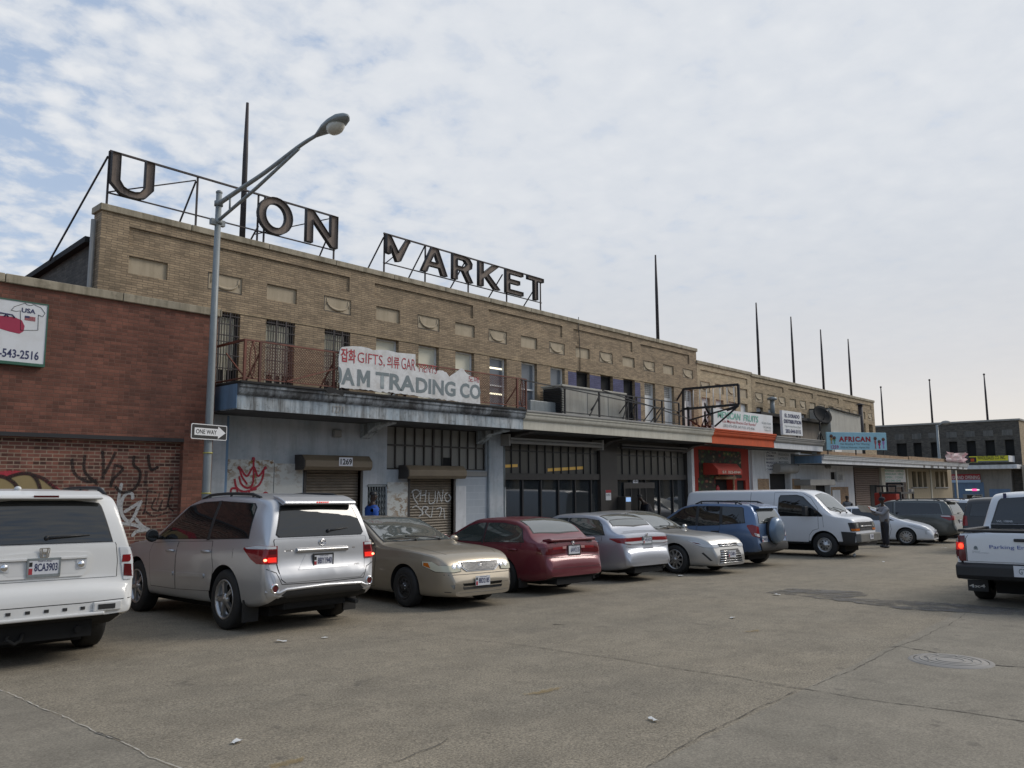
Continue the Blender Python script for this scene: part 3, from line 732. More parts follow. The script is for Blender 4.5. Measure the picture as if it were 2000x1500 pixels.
# roll-up awning cassette
mb = MB(); a, b = px(994,860,16.1), px(1176,868,16.1); mb.tube([(a,16.1,2.98),(b,16.1,2.98)], .06, 8); mb.box(a-.05,a+.03,16.05,WY,2.85,3.2); mb.box(b-.05,b+.03,16.05,WY,2.85,3.2)
mb.box(a,b,16.02,16.16,3.04,3.10); mb.build('awning_roll', M['sill'], ds)
mb = MB(); a, b = px(1212,860,16.1), px(1340,868,16.1); mb.tube([(a,16.1,2.98),(b,16.1,2.98)], .06, 8); mb.box(a,b,16.02,16.16,3.04,3.10); mb.build('awning_roll', M['bronze'], ds)
for u in (1010, 1192, 1352): mb = MB(); bracket(mb, px(u, 830, 16), 3.29); mb.build('canopy_bracket', M['bronze'], ds, bevel=.02)
dpx = px(985, 950, WY-.06); mb = MB(); mb.tube([(dpx,WY-.06,-.8),(dpx,WY-.06,1.6)], .05, 8); mb.tube([(dpx,WY-.06,1.6),(dpx,WY-.06,2.9)], .028, 8); mb.build('downspout', M['galv'], ds)
# entrance, number, stickers
e0, e1 = px(1222,960), px(1282,960); mb = MB(); mb.box(e0,e1,WY+.10,WY+.138,-1.1,zl1-.32); dr = mb.build('entrance_door', M['dark_inside'], ds)
mb = MB(); mb.box(e0,e1,WY+.07,WY+.1,zl1-.32,zl1-.1); mb.box(e0,e0+.06,WY+.06,WY+.099,-1.1,zl1-.32); mb.box((e0+e1)/2-.05,(e0+e1)/2+.03,WY+.06,WY+.099,-1.1,zl1-.32); mb.build('door_frame', M['bronze'], dr)
p = onY(1240, 939, WY+.06); mb = MB(); mb.box(p.x-.14,p.x+.2,WY+.05,WY+.06,p.z-.09,p.z+.09); mb.build('number_plaque', M['plate'], ds)
txt('lettering', '1263', (p.x-.10, WY+.05, p.z-.05), X_AX, Z_AX, .26, .11, M['black_ink'], ds, bold=.03)
p = onY(1188, 967, WY-.01); mb = MB(); mb.box(p.x-.15,p.x+.17,WY-.012,WY-.002,p.z-.18,p.z+.18); mb.build('notice', M['sign_white'], ds)
mb = MB(); mb.box(p.x-.15,p.x+.17,WY-.016,WY-.013,p.z+.08,p.z+.18); mb.build('notice', M['red_ink'], ds)
txt('lettering', 'NOTICE', (p.x-.12, WY-.012, p.z-.03), X_AX, Z_AX, .24, .07, M['black_ink'], ds)
p = onY(1211, 985, WY); mb = MB(); mb.box(p.x-.16,p.x+.2,WY-.35,WY-.01,gz(p.x,WY),p.z+.28); kk = mb.build('cash_machine', M['bronze'], ds, bevel=.02)
mb = MB(); mb.box(p.x-.13,p.x+.17,WY-.356,WY-.351,p.z+.1,p.z+.25); mb.build('lit_panel', emis('blue_screen', (.35,.55,.9), .35), kk)
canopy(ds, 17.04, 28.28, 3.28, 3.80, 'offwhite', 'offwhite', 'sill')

# ---- red fruit shop
R0, R1 = px(1348,950), px(1464,950)
rs = thing('red_shop', (R0, WY, gz(R0, WY)), 'red fruit shop with an orange canopy edge beside the dark glass shop', 'shop front')
dz1 = pz(1415, 936); rd = (px(1398,960), px(1432,960))
mb = MB(); wall_holes(mb, D1, R1, -1.3, 3.5, WY, [(rd[0],rd[1],-1.2,dz1,.3,1),(px(1440,960),px(1457,960),.3,dz1-.05,.1,1)]); mb.build('wall', [M['redpaint'], M['dark_inside']], rs, recalc=False)
t = NT('dark_fruit_mural'); v = t.node('ShaderNodeTexVoronoi'); v.inputs['Scale'].default_value = 4.2; v.inputs['Randomness'].default_value = 1
mp = t.node('ShaderNodeMapping'); mp.inputs['Rotation'].default_value = (0, .7, 0); mp.inputs['Scale'].default_value = (1, 1, 1.7)
nv = t.node('ShaderNodeTexNoise'); nv.inputs['Scale'].default_value = 3; ad = t.node('ShaderNodeVectorMath', operation='ADD'); sc = t.node('ShaderNodeVectorMath', operation='SCALE'); sc.inputs[3].default_value = .22
t.link(t.tc(), nv.inputs['Vector']); t.link(nv.outputs['Color'], sc.inputs[0]); t.link(t.tc(), ad.inputs[0]); t.link(sc.outputs[0], ad.inputs[1]); t.link(ad.outputs[0], mp.inputs[0]); t.link(mp.outputs[0], v.inputs['Vector'])
sv = t.node('ShaderNodeSeparateColor'); t.link(v.outputs['Color'], sv.inputs[0])
c = t.ramp(sv.outputs[0], [(0.0,(.02,.02,.015)),(.30,(.025,.07,.02)),(.48,(.05,.13,.03)),(.60,(.03,.03,.02)),(.70,(.28,.22,.06)),(.78,(.30,.28,.18)),(.86,(.30,.03,.02)),(.95,(.05,.02,.015))])
c = t.mix(t.ramp(v.outputs['Distance'], [(.25, 0.0), (.55, .85)]), c, (.02,.012,.01)); t.link(c, t.b.inputs['Base Color']); t.val('Roughness', .7)
mb = MB(); mb.box(px(1366,950),px(1449,950),WY-.012,WY-.003,dz1+.05,3.1); mb.box(px(1364,950),px(1397,950),WY-.012,WY-.003,.2,dz1+.049); mb.build('painted_mural', t.mat, rs)
ax0, ax1 = px(1402,915,WY-.7), px(1450,920,WY-.7); az = pz(1425, 927, WY-.7)
mb = MB(); mb.prism([(WY-.004,az),(WY-.7,az),(WY-.7,az+.2),(WY-.45,az+.48),(WY-.004,az+.5)], (ax0,0,0), (0,1,0), (0,0,1), (ax1-ax0,0,0)); aw = mb.build('shutter_hood', M['redpaint'], rs, bevel=.02)
txt('lettering', 'S.F. 322-8944', (ax0+.4, WY-.7, az+.05), X_AX, Z_AX, ax1-ax0-.6, .11, M['offwhite'], aw, bold=.02)
mb = MB(); mb.box(px(1397,940),px(1436,940),WY-.06,WY-.004,dz1,dz1+.12); mb.box(rd[1]-.02,rd[1]+.08,WY-.05,WY-.005,-1,dz1); mb.build('door_frame', M['small_tan'], rs)
p = onY(1405, 955, WY+.2); mb = MB(); mb.lathe([(0,-.01),(.16,-.01),(.16,0)], (p.x,WY+.28,p.z), (0,1,0), 16); mb.build('round_sticker', M['red_ink'], rs)
p = onY(1353.5, 941, WY); mb = MB(); mb.box(p.x-.13,p.x+.13,WY-.012,WY-.003,p.z-.22,p.z+.22); mb.build('notice', M['sign_white'], rs)
mb = MB(); mb.box(px(1343,930),px(1348,930),WY-.2,WY-.004,-1,3.1); mb.build('pilaster', M['whitewall'], rs)
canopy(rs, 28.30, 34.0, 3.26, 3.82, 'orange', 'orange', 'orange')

# ---- white distribution shop
W0, W3 = R1, px(1567,950)
ws = thing('white_shop', (W0, WY, gz(W0, WY)), 'white shop with a menu of Spanish words beside the red fruit shop', 'shop front')
wd = (px(1504,950), px(1545,950)); wz = pz(1525, 925)
mb = MB(); wall_holes(mb, W0, W3, -1.4, 3.6, WY, [(wd[0],wd[1],-1.3,wz,.3,1)]); mb.build('wall', [M['whitewall'], M['dark_inside']], ws, recalc=False)
hx0, hx1 = px(1519,915,WY-.3), px(1556,918,WY-.3); hz = pz(1535, 925, WY-.3)
mb = MB(); mb.tube([(hx0,WY-.22,hz+.25),(hx1,WY-.22,hz+.25)], .24, 12); mb.build('shutter_hood', M['sill'], ws)
for a, b in ((1480,1502),(1547,1563)):
    mb = MB(); mb.box(px(a,945),px(b,945),WY-.01,WY-.002,-1.2,pz(a,935)); mb.build('brick_infill', M['small_tan'], ws)
def wordboard(parent, u0, u1, v0, v1, lines, ink, board='sign_white', Y=WY-.02, nm='sign_panel', bold=.02):
    a, b = onY(u0, v1, Y), onY(u1, v0, Y); x0, x1 = a.x, b.x; z0 = pz(u0, v1, Y); z1 = pz(u0, v0, Y)
    if board:
        mb = MB(); mb.box(x0,x1,Y-.02,Y+.015,z0,z1); o = mb.build(nm, M[board], parent)
    else: o = parent
    n = len(lines); h = (z1-z0)/n
    for i, s in enumerate(lines):
        if not s: continue
        s, fr = s if isinstance(s, tuple) else (s, .86)
        txt('lettering', s, (x0+(x1-x0)*(1-.88)/2, Y-.02, z1-(i+1)*h+h*.2), X_AX, Z_AX, (x1-x0)*fr, h*.62, M[ink], o, bold=bold)
    return o
wordboard(ws, 1495, 1518, 880, 920, [('LACTEOS',.8),('CREMA',.62),('QUESO',.6),('MARISCOS',.86),('TILAPIA Y',.8),('CAMARON',.86)], 'navy_ink')
wordboard(ws, 1519, 1543, 884, 906, [('PRODUCTOS',.8),('LATINOS',.7),('MAYOREO',.75)], 'slate_ink')
mb = MB(); p = onY(1543,890,WY); q = onY(1560,902,WY); mb.box(p.x+.05,q.x,WY-.02,WY-.003,p.z-.5,p.z+.1); mb.build('sign_panel', M['bluegrey_pane'], ws)
mb = MB(); mb.box(px(1464,900),px(1472,900),WY-.12,WY-.003,-1.3,3.2); mb.build('pilaster', M['whitewall'], ws)
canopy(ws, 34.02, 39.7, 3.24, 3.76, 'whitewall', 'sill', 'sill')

# ---- low canopy stretch : white 1259 unit, brown shutters, tan wall
A0, A1 = W3, px(1668,950)
al = thing('low_white_shop', (A0, WY, gz(A0, WY)), 'white shop under the lower canopy with a barred window and a grey awning', 'shop front')
ad = (px(1594,965), px(1622,965)); azt = pz(1608, 948)
mb = MB(); wall_holes(mb, A0, A1, -1.6, 3.2, WY, [(ad[0],ad[1],-1.5,azt,.3,1),(px(1623,935),px(1634,935),pz(1628,940),pz(1628,922),.12,1)]); mb.build('wall', [M['whitewall'], M['dark_inside']], al, recalc=False)
a0, a1 = px(1581,940,WY-.8), px(1630,943,WY-.8); z = pz(1600, 948, WY-.8)
mb = MB(); mb.box(a0,a1,WY-.85,WY-.004,z,z+.30); mb.build('awning', M['sill'], al, bevel=.02)
mb = MB(); b0, b1 = px(1634,930), px(1648,930); zz0, zz1 = pz(1640,941), pz(1640,922); mb.box(b0,b1,WY-.03,WY-.003,zz0,zz1); wn = mb.build('barred_window', M['white'], al)
mb = MB(); mb.box(b0+.12,b1-.3,WY-.034,WY-.031,zz0+.1,zz1-.15); mb.build('pane', M['glass'], wn)
mb = MB()
for i in range(8): x = b0+(b1-b0)*(i+.5)/8; mb.box(x-.02,x+.02,WY-.06,WY-.04,zz0,zz1)
mb.build('window_bars', M['white'], wn)
mb = MB(); mb.box(px(1623,960),px(1657,960),WY-.012,WY-.003,-1.5,pz(1640,951)); mb.build('brick_infill', M['small_tan'], al)
mb = MB(); mb.box(px(1625,960),px(1640,960),WY-.03,WY-.013,-1.3,pz(1632,957)); mb.build('barred_door', M['whitewall'], al)
mb = MB(); q = onY(1617,912,WY-.1)
for s in (-.2,.2): mb.sphere((q.x+s,WY-.12,q.z),.1,8)
mb.box(q.x-.1,q.x+.1,WY-.1,WY-.003,q.z-.03,q.z+.1); mb.build('flood_lights', M['sill'], al)

bs = thing('brown_shutter_shop', (A1, WY, gz(A1, WY)), 'shop closed by wide brown shutters right of the low white shop', 'shop front')
k0, k1 = A1, px(1769,940)
mb = MB(); wall_holes(mb, k0, k1, -1.7, 3.2, WY, []); mb.build('wall', M['bronze'], bs, recalc=False)
brn = plain('brown_slats', (.13,.085,.065), .6, var=.2)
for a, b in ((1669,1716.5),(1727,1768)):
    mb = MB(); x0, x1 = px(a,950), px(b,950); z = -1.6
    while z < 2.5: mb.prism([(WY-.004,z),(WY-.05,z+.02),(WY-.05,z+.09),(WY-.004,z+.13)], (x0,0,0), (0,1,0), (0,0,1), (x1-x0,0,0)); z += .13
    mb.build('roller_shutter', brn, bs)
mb = MB(); mb.box(px(1698,960),px(1710.5,960),WY-.07,WY-.052,-1.5,pz(1704,947)); mb.build('door', M['dark_inside'], bs)
mb = MB(); mb.box(px(1717.5,940),px(1724.5,940),WY-.15,WY-.003,-1.6,2.6); mb.build('pilaster', M['offwhite'], bs)
wordboard(bs, 1726, 1767, 916, 942, [('BODEGA   CARNES',.86),('VERDURAS   HIELO',.86),('OPEN    7 DIAS',.8),('202-546-1245',.7)], 'green_ink', 'sign_white', WY-.08)

tw = thing('tan_shop', (k1, WY, gz(k1, WY)), 'tan rendered shop wall with two sets of slit windows at the far canopy end', 'shop front')
k2 = px(1859,940)
hs = []
for u0, u1 in ((1781.5,1789),(1792.5,1800),(1803,1809),(1827,1833),(1836.5,1842),(1845,1850.5)): hs.append((px(u0,930),px(u1,930),pz(u0,951.5),pz(u0,921),.2,1))
mb = MB(); wall_holes(mb, k1, k2, -1.9, 3.2, WY, hs); mb.add([(k2,WY,-1.9),(k2,WY+10,-1.9),(k2,WY+10,3.1),(k2,WY,3.1)], [(0,1,2,3)])
mb.build('wall', [stained('tan_render', (.33,.27,.18), (.2,.16,.11), .4), M['dark_inside']], tw, recalc=False)
for u0, u1 in ((1780,1811),(1825.5,1852)): mb = MB(); mb.box(px(u0,952),px(u1,952),WY-.08,WY-.003,pz(u0,954),pz(u0,951.7)); mb.build('sill', M['sill'], tw)
for u in (1770,1816,1866): mb = MB(); mb.box(px(u,930),px(u,930)+.25,WY-.06,WY-.003,-1.8,2.6); mb.build('pilaster', M['offwhite'], tw)
lc_ = thing('low_canopy', (39.5, CY, gz(39.5, CY)), 'long lower white canopy running to the far end of the row', 'canopy')
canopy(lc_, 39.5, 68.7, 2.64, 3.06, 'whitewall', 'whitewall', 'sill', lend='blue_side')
mb = MB(); mb.box(39.55, 54.0, CY+.15, CY+.35, 3.10, 3.28); mb.box(54.0, 64, CY+.1, CY+.3, 3.10, 3.32); mb.build('kerb_board', M['small_tan'], lc_)
for i in range(7):
    mb = MB(); x = 57+i*1.7; mb.box(x, x+.35+.3*(i%2), CY+.09, CY+.098, 2.66, 2.95); mb.build('soot_streak', M['black'], lc_)

# ------------------------------------------------------------------ rooftop letters
def rsign(name, label, Y, posts, top, bot, letters, braces):
    zt = (pz(*top[0], Y)+pz(*top[1], Y))/2; zb = (pz(*bot[0], Y)+pz(*bot[1], Y))/2
    x0, x1 = px(top[0][0], top[0][1], Y), px(top[1][0], top[1][1], Y)
    t = thing(name, (x0, Y, 7.41), label, 'rooftop sign')
    mb = MB(); mb.bar((x0,Y+.06,zt),(x1,Y+.06,zt),.04); mb.bar((x0,Y+.06,zb),(x1,Y+.06,zb),.028)
    for u, v in posts:
        x = px(u, v, Y); mb.bar((x,Y+.08,7.38),(x,Y+.08,zt),.036)
    for (u, v), dx, dy in braces:
        x = px(u, v, Y); z_ = pz(u, v, Y); mb.bar((x,Y+.08,z_),(x+dx,Y+dy,6.6),.03)
    for (u0, v0), (u1, v1) in DIAG.get(name, []):
        mb.bar((px(u0,v0,Y),Y+.14,pz(u0,v0,Y)),(px(u1,v1,Y),Y+.14,pz(u1,v1,Y)),.025)
    mb.build('steel_frame', M['steel_dark'], t)
    for ch, u0, u1, v in letters:
        a, b = px(u0, v, Y), px(u1, v, Y); w = b-a; h = zt-zb; polys = LET[ch]
        P = [[(a+p[0]*w, zb+.03+p[1]*(h-.06)) for p in q] for q in polys]
        back = flat('letter', P, (0,Y,0), X_AX, Z_AX, M['letter'], t, lift=.0, ext=.012)
        r = shape2d(P, .06, False)
        for v_ in r.vertices: v_.co.z += 0
        place(r, (0,Y,0), X_AX, Z_AX, V3(t.location)); r.materials.clear(); r.materials.append(M['letter_side'])
        ro = link_mesh('letter_rim', r, back)
        so = ro.modifiers.new('thick', 'SOLIDIFY'); so.thickness = .016; so.offset = 0
    return t
def mirror(P): return [(1-x, y) for x, y in P]
s_ = .2
LET = {
 'U': [[(0,1),(0,.22),(.22,0),(.42,-.05),(.62,-.05),(.82,.02),(1,.26),(1,1),(1-s_,1),(1-s_,.28),(.7,.14),(.56,.10),(.44,.11),(.3,.17),(s_,.32),(s_,1)]],
 'O': [arc(.5,.5,.5,.54,0,360,28)[:-1], arc(.5,.5,.3,.36,0,360,24)[:-1]],
 'N': [[(0,0),(0,1),(.2,1),(.78,.32),(.78,1),(1,1),(1,0),(.82,0),(.2,.70),(.2,0)]],
 'M': [[(0,.32),(0,1),(.14,1),(.5,.42),(.86,1),(1.0,1),(.58,.12),(.42,.08),(.17,.62),(.15,.30)]],
 'A': [[(0,0),(.40,1),(.62,1),(1,0),(.80,0),(.71,.26),(.29,.26),(.2,0)], [(.35,.42),(.65,.42),(.51,.80)]],
 'R': [[(0,0),(0,1),(.6,1),(.82,.94),(.96,.76),(.93,.56),(.72,.43),(1.0,0),(.76,0),(.50,.40),(.22,.40),(.22,0)], [(.22,.55),(.22,.84),(.58,.84),(.72,.70),(.58,.55)]],
 'K': [[(0,0),(0,1),(.2,1),(.2,.54),(.70,1),(.98,1),(.45,.53),(1,0),(.74,0),(.32,.42),(.2,.32),(.2,0)]],
 'E': [[(0,0),(0,1),(1,1),(1,.84),(.22,.84),(.22,.60),(.80,.60),(.80,.44),(.22,.44),(.22,.16),(1,.16),(1,0)]],
 'T': [[(0,1),(1,1),(1,.84),(.62,.84),(.62,0),(.40,0),(.40,.84),(0,.84)]],
}
DIAG = {'union_letters': [((214,372),(388,349)), ((504,455),(653,424))],
        'market_letters': [((757,514),(808,472))]}
rsign('union_letters', 'rusted rooftop letters U, gap, O, N on a steel frame above the roof', 16.62,
    [(214,350),(387,400),(507,420),(519,440),(656,460)], [(217,295),(658,421)], [(214,374),(655,489)],
    [('U',216,300,340),('O',503,570,424),('N',597,658,446)],
    [((214,303),-.35,2.1),((386,352),-.15,1.4),((508,440),-.1,1.4),((650,446),0,1.4)])
rsign('market_letters', 'rusted rooftop letters reading ARKET after a broken M, right of the other letters', 16.62,
    [(754,490),(834,510),(918,540),(993,570),(1059,575)], [(752,455),(1060,544)], [(757,514),(1058,590)],
    [('M',754,800,490),('A',822,872,510),('R',883,922,530),('K',934,975,540),('E',987,1020,555),('T',1030,1060,565)],
    [((753,462),-.1,1.6),((833,480),-.1,1.6),((912,510),-.1,1.6),((985,535),-.1,1.6),((1052,556),-.1,1.6)])

# ------------------------------------------------------------------ iron spires on the roofs
def spire(top, bot, Y, w, label, mat='steel_dark', ball=False):
    a = onY(*bot, Y); b = onY(*top, Y)
    t = MB(); zb = a.z-1.0
    t.tube([(a.x,Y,zb),(a.x,Y,a.z+.6*(b.z-a.z)),(a.x,Y,b.z)], [w/2,w/2*.82,w/2*.45], 8)
    if ball: t.sphere((a.x,Y,b.z+w*.4), w*.75, 8)
    o = t.build('roof_spire', M[mat]); me = o.data
    for v in me.vertices: v.co -= V3((a.x,Y,zb))
    o.location = (a.x,Y,zb); tag(o, label, 'spire', 'iron spires on the market roofs')
spire((473,197),(473,464),16.95,.155,'thick dark spire rising through the gap after the letter U')
spire((1280,498),(1285,664),16.95,.15,'lone dark spire on the long tan block, right of the rooftop letters')
spire((1476,591),(1483,731),16.95,.15,'dark spire at the near end of the far tan block, first of four')
spire((1543,618),(1551,746),16.95,.15,'second of the four spires on the far tan block')
spire((1604,644),(1609,761),16.95,.15,'third of the four spires on the far tan block')
spire((1656,662),(1663,774),16.95,.15,'last of the four spires, nearest the end of the far tan block')

# ------------------------------------------------------------------ far dark building across the side street
DX = 80.0
def dy(u, v=860): return onX(u, v, DX).y
def dzz(u, v): return onX(u, v, DX).z
Yc = dy(1993); Yl = dy(1690); zt_ = dzz(1993, 817)
Yax = V3((0,-1,0))
db = thing('dark_building', (DX, Yc, gz(DX, Yc)), 'dark sooty two-storey building closing the far end of the street', 'building')
wz0, wz1 = dzz(1900, 891), dzz(1900, 861)
pz0, pz1 = dzz(1900, 853), dzz(1900, 842)
WINS = [(1750,1770),(1783,1799),(1817,1832),(1853,1869),(1887,1905),(1923.5,1942),(1962,1980)]
mb = MB(); hol = []
for a, b in WINS: hol.append((-dy(a), -dy(b), wz0, wz1, .3, 1))
tmp = MB(); wall_holes(tmp, -Yl, -Yc, -2.5, zt_-.15, 0, hol)
mb.v = [(DX+p[1], -p[0], p[2]) for p in tmp.v]; mb.f = tmp.f; mb.m = tmp.m; mb.s = tmp.s
mb.add([(DX,Yc,-2.5),(DX+30,Yc,-2.5),(DX+30,Yc,zt_-.15),(DX,Yc,zt_-.15)], [(0,1,2,3)], 2)
mb.build('wall', [M['dark_brick'], M['dark_inside'], M['tan_mid']], db, recalc=False)
mb = MB(); mb.box(DX-.1,DX+.4,Yc-.1,Yl,zt_-.15,zt_); mb.box(DX+.4,DX+30,Yc-.1,Yc+.3,zt_-.15,zt_); mb.build('coping', M['sill'], db)
mb = MB(); mb.box(DX+.4,DX+30,Yc+.3,Yl,zt_-1,zt_-.9); mb.build('roof', M['tar'], db)
soot_pan = stained('sooty_panel', (.13,.125,.115), (.05,.05,.048), .7)
for a, b in ((1748,1766),(1782,1800),(1814,1829),(1849,1869.5),(1885,1905),(1921,1941),(1958,1979)):
    mb = MB(); mb.box(DX-.02,DX-.003,dy(b),dy(a),pz0,pz1); mb.build('plain_panel', soot_pan, db)
for a, b in ((1870,1886),(1906,1922),(1943,1961)):
    mb = MB(); mb.box(DX-.015,DX-.003,dy(b),dy(a),wz0,wz1+.2); mb.build('pier_patch', M['dark_brick'], db)
gs = thing('grand_opening_shop', (DX-2, Yc, gz(DX, Yc)), 'grey shop with a blue doorway below the dark building at the street end', 'shop front')
GX = DX-.6
def gy(u, v=930, X=GX): return onX(u, v, X).y
def gzv(u, v, X=GX): return onX(u, v, X).z
cz0, cz1 = onX(1930, 916, DX-2.2).z, onX(1930, 908, DX-2.2).z
greyw = stained('grey_render', (.24,.225,.20), (.13,.12,.11), .5)
gw0, gw1 = gy(1975), gy(1850)
mb = MB(); mb.box(GX,DX-.01,gw0,gw1,-2.5,cz1); mb.build('wall', greyw, gs)
mb = MB(); mb.box(GX+.002,DX+28,Yc-.9,Yc-.02,-2.5,cz1-.02); mb.build('side_wall', stained('beige_render', (.36,.32,.26), (.2,.18,.15), .4), gs)
mb = MB(); mb.box(DX-2.2,DX-.02,gy(1978,912,DX-2.2),gy(1850,912,DX-2.2),cz0,cz1); mb.box(DX-2.2,DX+26,gy(1978,912,DX-2.2)-.3,gy(1978,912,DX-2.2)-.01,cz0,cz1); mb.build('canopy', M['whitewall'], gs, bevel=.03)
mb = MB(); mb.box(GX-.03,GX-.003,gy(1920),gy(1862),-2.4,gzv(1890,942)); mb.build('blue_doorway', stained('dull_blue_paint', (.12,.19,.29), (.08,.11,.15), .4), gs)
mb = MB(); mb.box(GX-.05,GX-.032,gy(1917),gy(1878),-2.4,gzv(1890,965)); d_ = mb.build('entrance_door', M['galv'], gs)
for a, b in ((1886,1898),(1902,1914)): mb = MB(); mb.box(GX-.06,GX-.052,gy(b),gy(a),-2.3,gzv(1890,967)); mb.build('pane', M['glass'], d_)
mb = MB(); mb.box(GX-.07,GX-.033,gy(1911),gy(1884),gzv(1890,958),gzv(1890,955.5)); mb.build('door_light', emis('white_tube', (.9,.9,.8), .6), gs)
mb = MB(); mb.box(GX-.08,GX-.072,gy(1906),gy(1897),gzv(1890,958.5),gzv(1890,955)); mb.build('led_sign', emis('red_led', (1,.05,.2), 2.0), gs)
mb = MB(); mb.box(GX-.02,GX-.003,gy(1971),gy(1930),-2.4,gzv(1950,955)); mb.build('blue_dado', stained('dull_blue_dado', (.13,.2,.31), (.09,.12,.17), .4), gs)
# its banners and signs
bn = thing('red_banner', (GX-.1, gy(1887), gzv(1887,937)), 'red banner reading GRAND OPENING over the blue doorway', 'banner')
y0_, y1_ = gy(1915), gy(1859); z0_, z1_ = gzv(1887,937), gzv(1887,926)
mb = MB(); mb.box(GX-.12,GX-.09,y0_,y1_,z0_,z1_); mb.build('cloth', plain('red_banner', (.35,.03,.04), .7), bn)
txt('lettering', 'GRAND OPENING', (GX-.12, y1_-.05, z0_+.05), Yax, Z_AX, (y1_-y0_)-.1, (z1_-z0_)*.62, M['sign_white'], bn, bold=.01, lift=.02)
mb = MB(); mb.box(GX-.12,GX-.09,y0_,y1_+.0,gzv(1887,942.5),z0_-.01); mb.build('pale_strip', plain('pale_blue_strip', (.35,.47,.62), .6), bn)
ys = thing('yellow_sign', (DX-2.3, gy(1930,895,DX-2.3), gzv(1930,902,DX-2.3)), 'yellow box sign reading WHOLESALES CO on the far shop canopy', 'sign')
YX = DX-2.4; ya, yb = gy(1969,895,YX), gy(1893,897,YX); zc, zd = gzv(1930,902.5,YX), gzv(1930,890.5,YX)
mb = MB(); mb.box(YX,YX+.4,ya,yb,zc,zd); mb.build('box', M['yellow'], ys)
txt('lettering', 'WHOLESALES CO. INC.', (YX, gy(1909,895,YX), zc+.22), Yax, Z_AX, gy(1909,895,YX)-gy(1964,895,YX), .30, M['black_ink'], ys, bold=.01, lift=.02)
mb = MB(); k_ = gy(1899,895,YX); mb.box(YX-.01,YX-.002,k_-.3,k_+.3,zc+.02,zd-.08); mb.build('logo_patch', M['black_ink'], ys)
mb = MB(); mb.box(YX-.02,YX-.011,k_-.13,k_+.13,zc+.08,zd-.2); mb.build('logo_patch', M['orange'], ys)
mb = MB(); mb.box(YX-.008,YX-.002,ya,gy(1909,895,YX),zc,zc+.1); mb.build('pale_strip', M['bluegrey_pane'], ys)
mb = MB(); mb.box(YX,YX+9,ya-.06,ya-.02,zc,zd); mb.build('side_panel', M['sign_white'], ys)
pk = thing('pink_banner', (70, 15, 3.1), 'crumpled pink and white banner tied on the far tip of the low canopy', 'banner')
mb = MB(); rr = random.Random(5)
base = onY(1851, 899, 14.9); nx, nz_ = 9, 6
vs = []; xe = onY(1888, 899, 14.9).x
for j in range(nz_+1):
    for i in range(nx+1):
        sag = (.5 if i == 0 else .9-.25*sin(i/nx*pi) if i < 4 else 1)
        vs.append((base.x+(xe-base.x)*i/nx, 14.9+rr.uniform(-.15,.15), 3.12+j/nz_*.85*(.75+.3*abs(i-3)/nx)))
fs = [(j*(nx+1)+i, j*(nx+1)+i+1, (j+1)*(nx+1)+i+1, (j+1)*(nx+1)+i) for j in range(nz_) for i in range(nx)]
mb.add(vs, fs, 0, True); mb.build('cloth', stained('pink_and_white_cloth', (.60,.50,.50), (.50,.16,.24), .8, scale=.8, vertical=False), pk)
for u0, v0, v1 in ((1722,757,829),(1818,743,822),(1926,732,819)):
    p = onX(u0+3, v1, DX+.6); q = onX(u0, v0, DX+.6)
    mb = MB(); mb.tube([(0,0,-1),(0,0,(q.z-p.z)*.6),(0,0,q.z-p.z)], [.10,.08,.05], 8); mb.sphere((0,0,q.z-p.z+.05),.10,8)
    o = mb.build('roof_spire', M['steel_dark']); o.location = p
    tag(o, {1722:'thin far spire beside the end of the far tan block, first on the dark building',1818:'middle spire of the three on the dark building',1926:'rightmost spire of the three on the dark building'}[u0], 'spire', 'iron spires on the market roofs')

# ------------------------------------------------------------------ street lamp with one-way sign
LX, LY = 7.55, 15.16; lz = gz(LX, LY)
def lx(u, v): return onX(u, v, LX)
lt = thing('street_lamp', (LX, LY, lz), 'tall galvanised street lamp with a curved bracket arm at the corner of the blue shop', 'street lamp')
ptop = onY(425, 378, LY).z
mb = MB(); mb.tube([(LX,LY,lz-.1),(LX,LY,lz+.3),(LX,LY,4),(LX,LY,ptop)], [.092,.086,.074,.06], 14); mb.sphere((LX,LY,ptop+.03), .072, 10, sc=(1,1,.7)); mb.build('post', M['galv'], lt)
a0, a1, a2, a3 = lx(426,396), lx(520,335), lx(612,268), lx(622,262)
b0 = lx(427,432); b1 = lx(584,290)
mb = MB()
z_u, z_l = onY(427,398,LY).z, onY(427,432,LY).z
P1 = spline([(LX,LY,z_u),(LX,(LY+a1.y)/2,(z_u+a1.z)/2),(LX,a1.y,a1.z),(LX,b1.y,lx(584,286).z),(LX,a3.y,a3.z)], 5); mb.tube(P1, [.05-.018*i/len(P1) for i in range(len(P1))], 10)
mb.tube([(LX,LY,z_l),(LX,(LY+b1.y)/2,(z_l+b1.z)/2-.03),(LX,b1.y,b1.z)], [.035,.035,.03], 10)
m_ = .16; mb.tube([(LX,LY+(b1.y-LY)*m_,z_u+(b1.z-z_u)*m_),(LX,LY+(b1.y-LY)*m_,z_l+(b1.z-z_l)*m_)], .02, 6)
mb.build('bracket_arm', M['galv'], lt)
mb = MB()
for z in (z_l-.02, z_u): mb.lathe([(.075,-.05),(.09,-.05),(.09,.05),(.075,.05)], (LX,LY,z), (0,0,1), 14)
mb.box(LX-.16,LX+.14,LY-.05,LY+.05,z_l-.1,z_l+.02); mb.build('clamp', M['galv'], lt)
h0 = lx(617,266); h1 = lx(679,250)
hy0, hy1 = h0.y, h1.y; hz0 = h0.z; hl = hy0-hy1
mb = MB(); N, K = 12, 14; vs = []
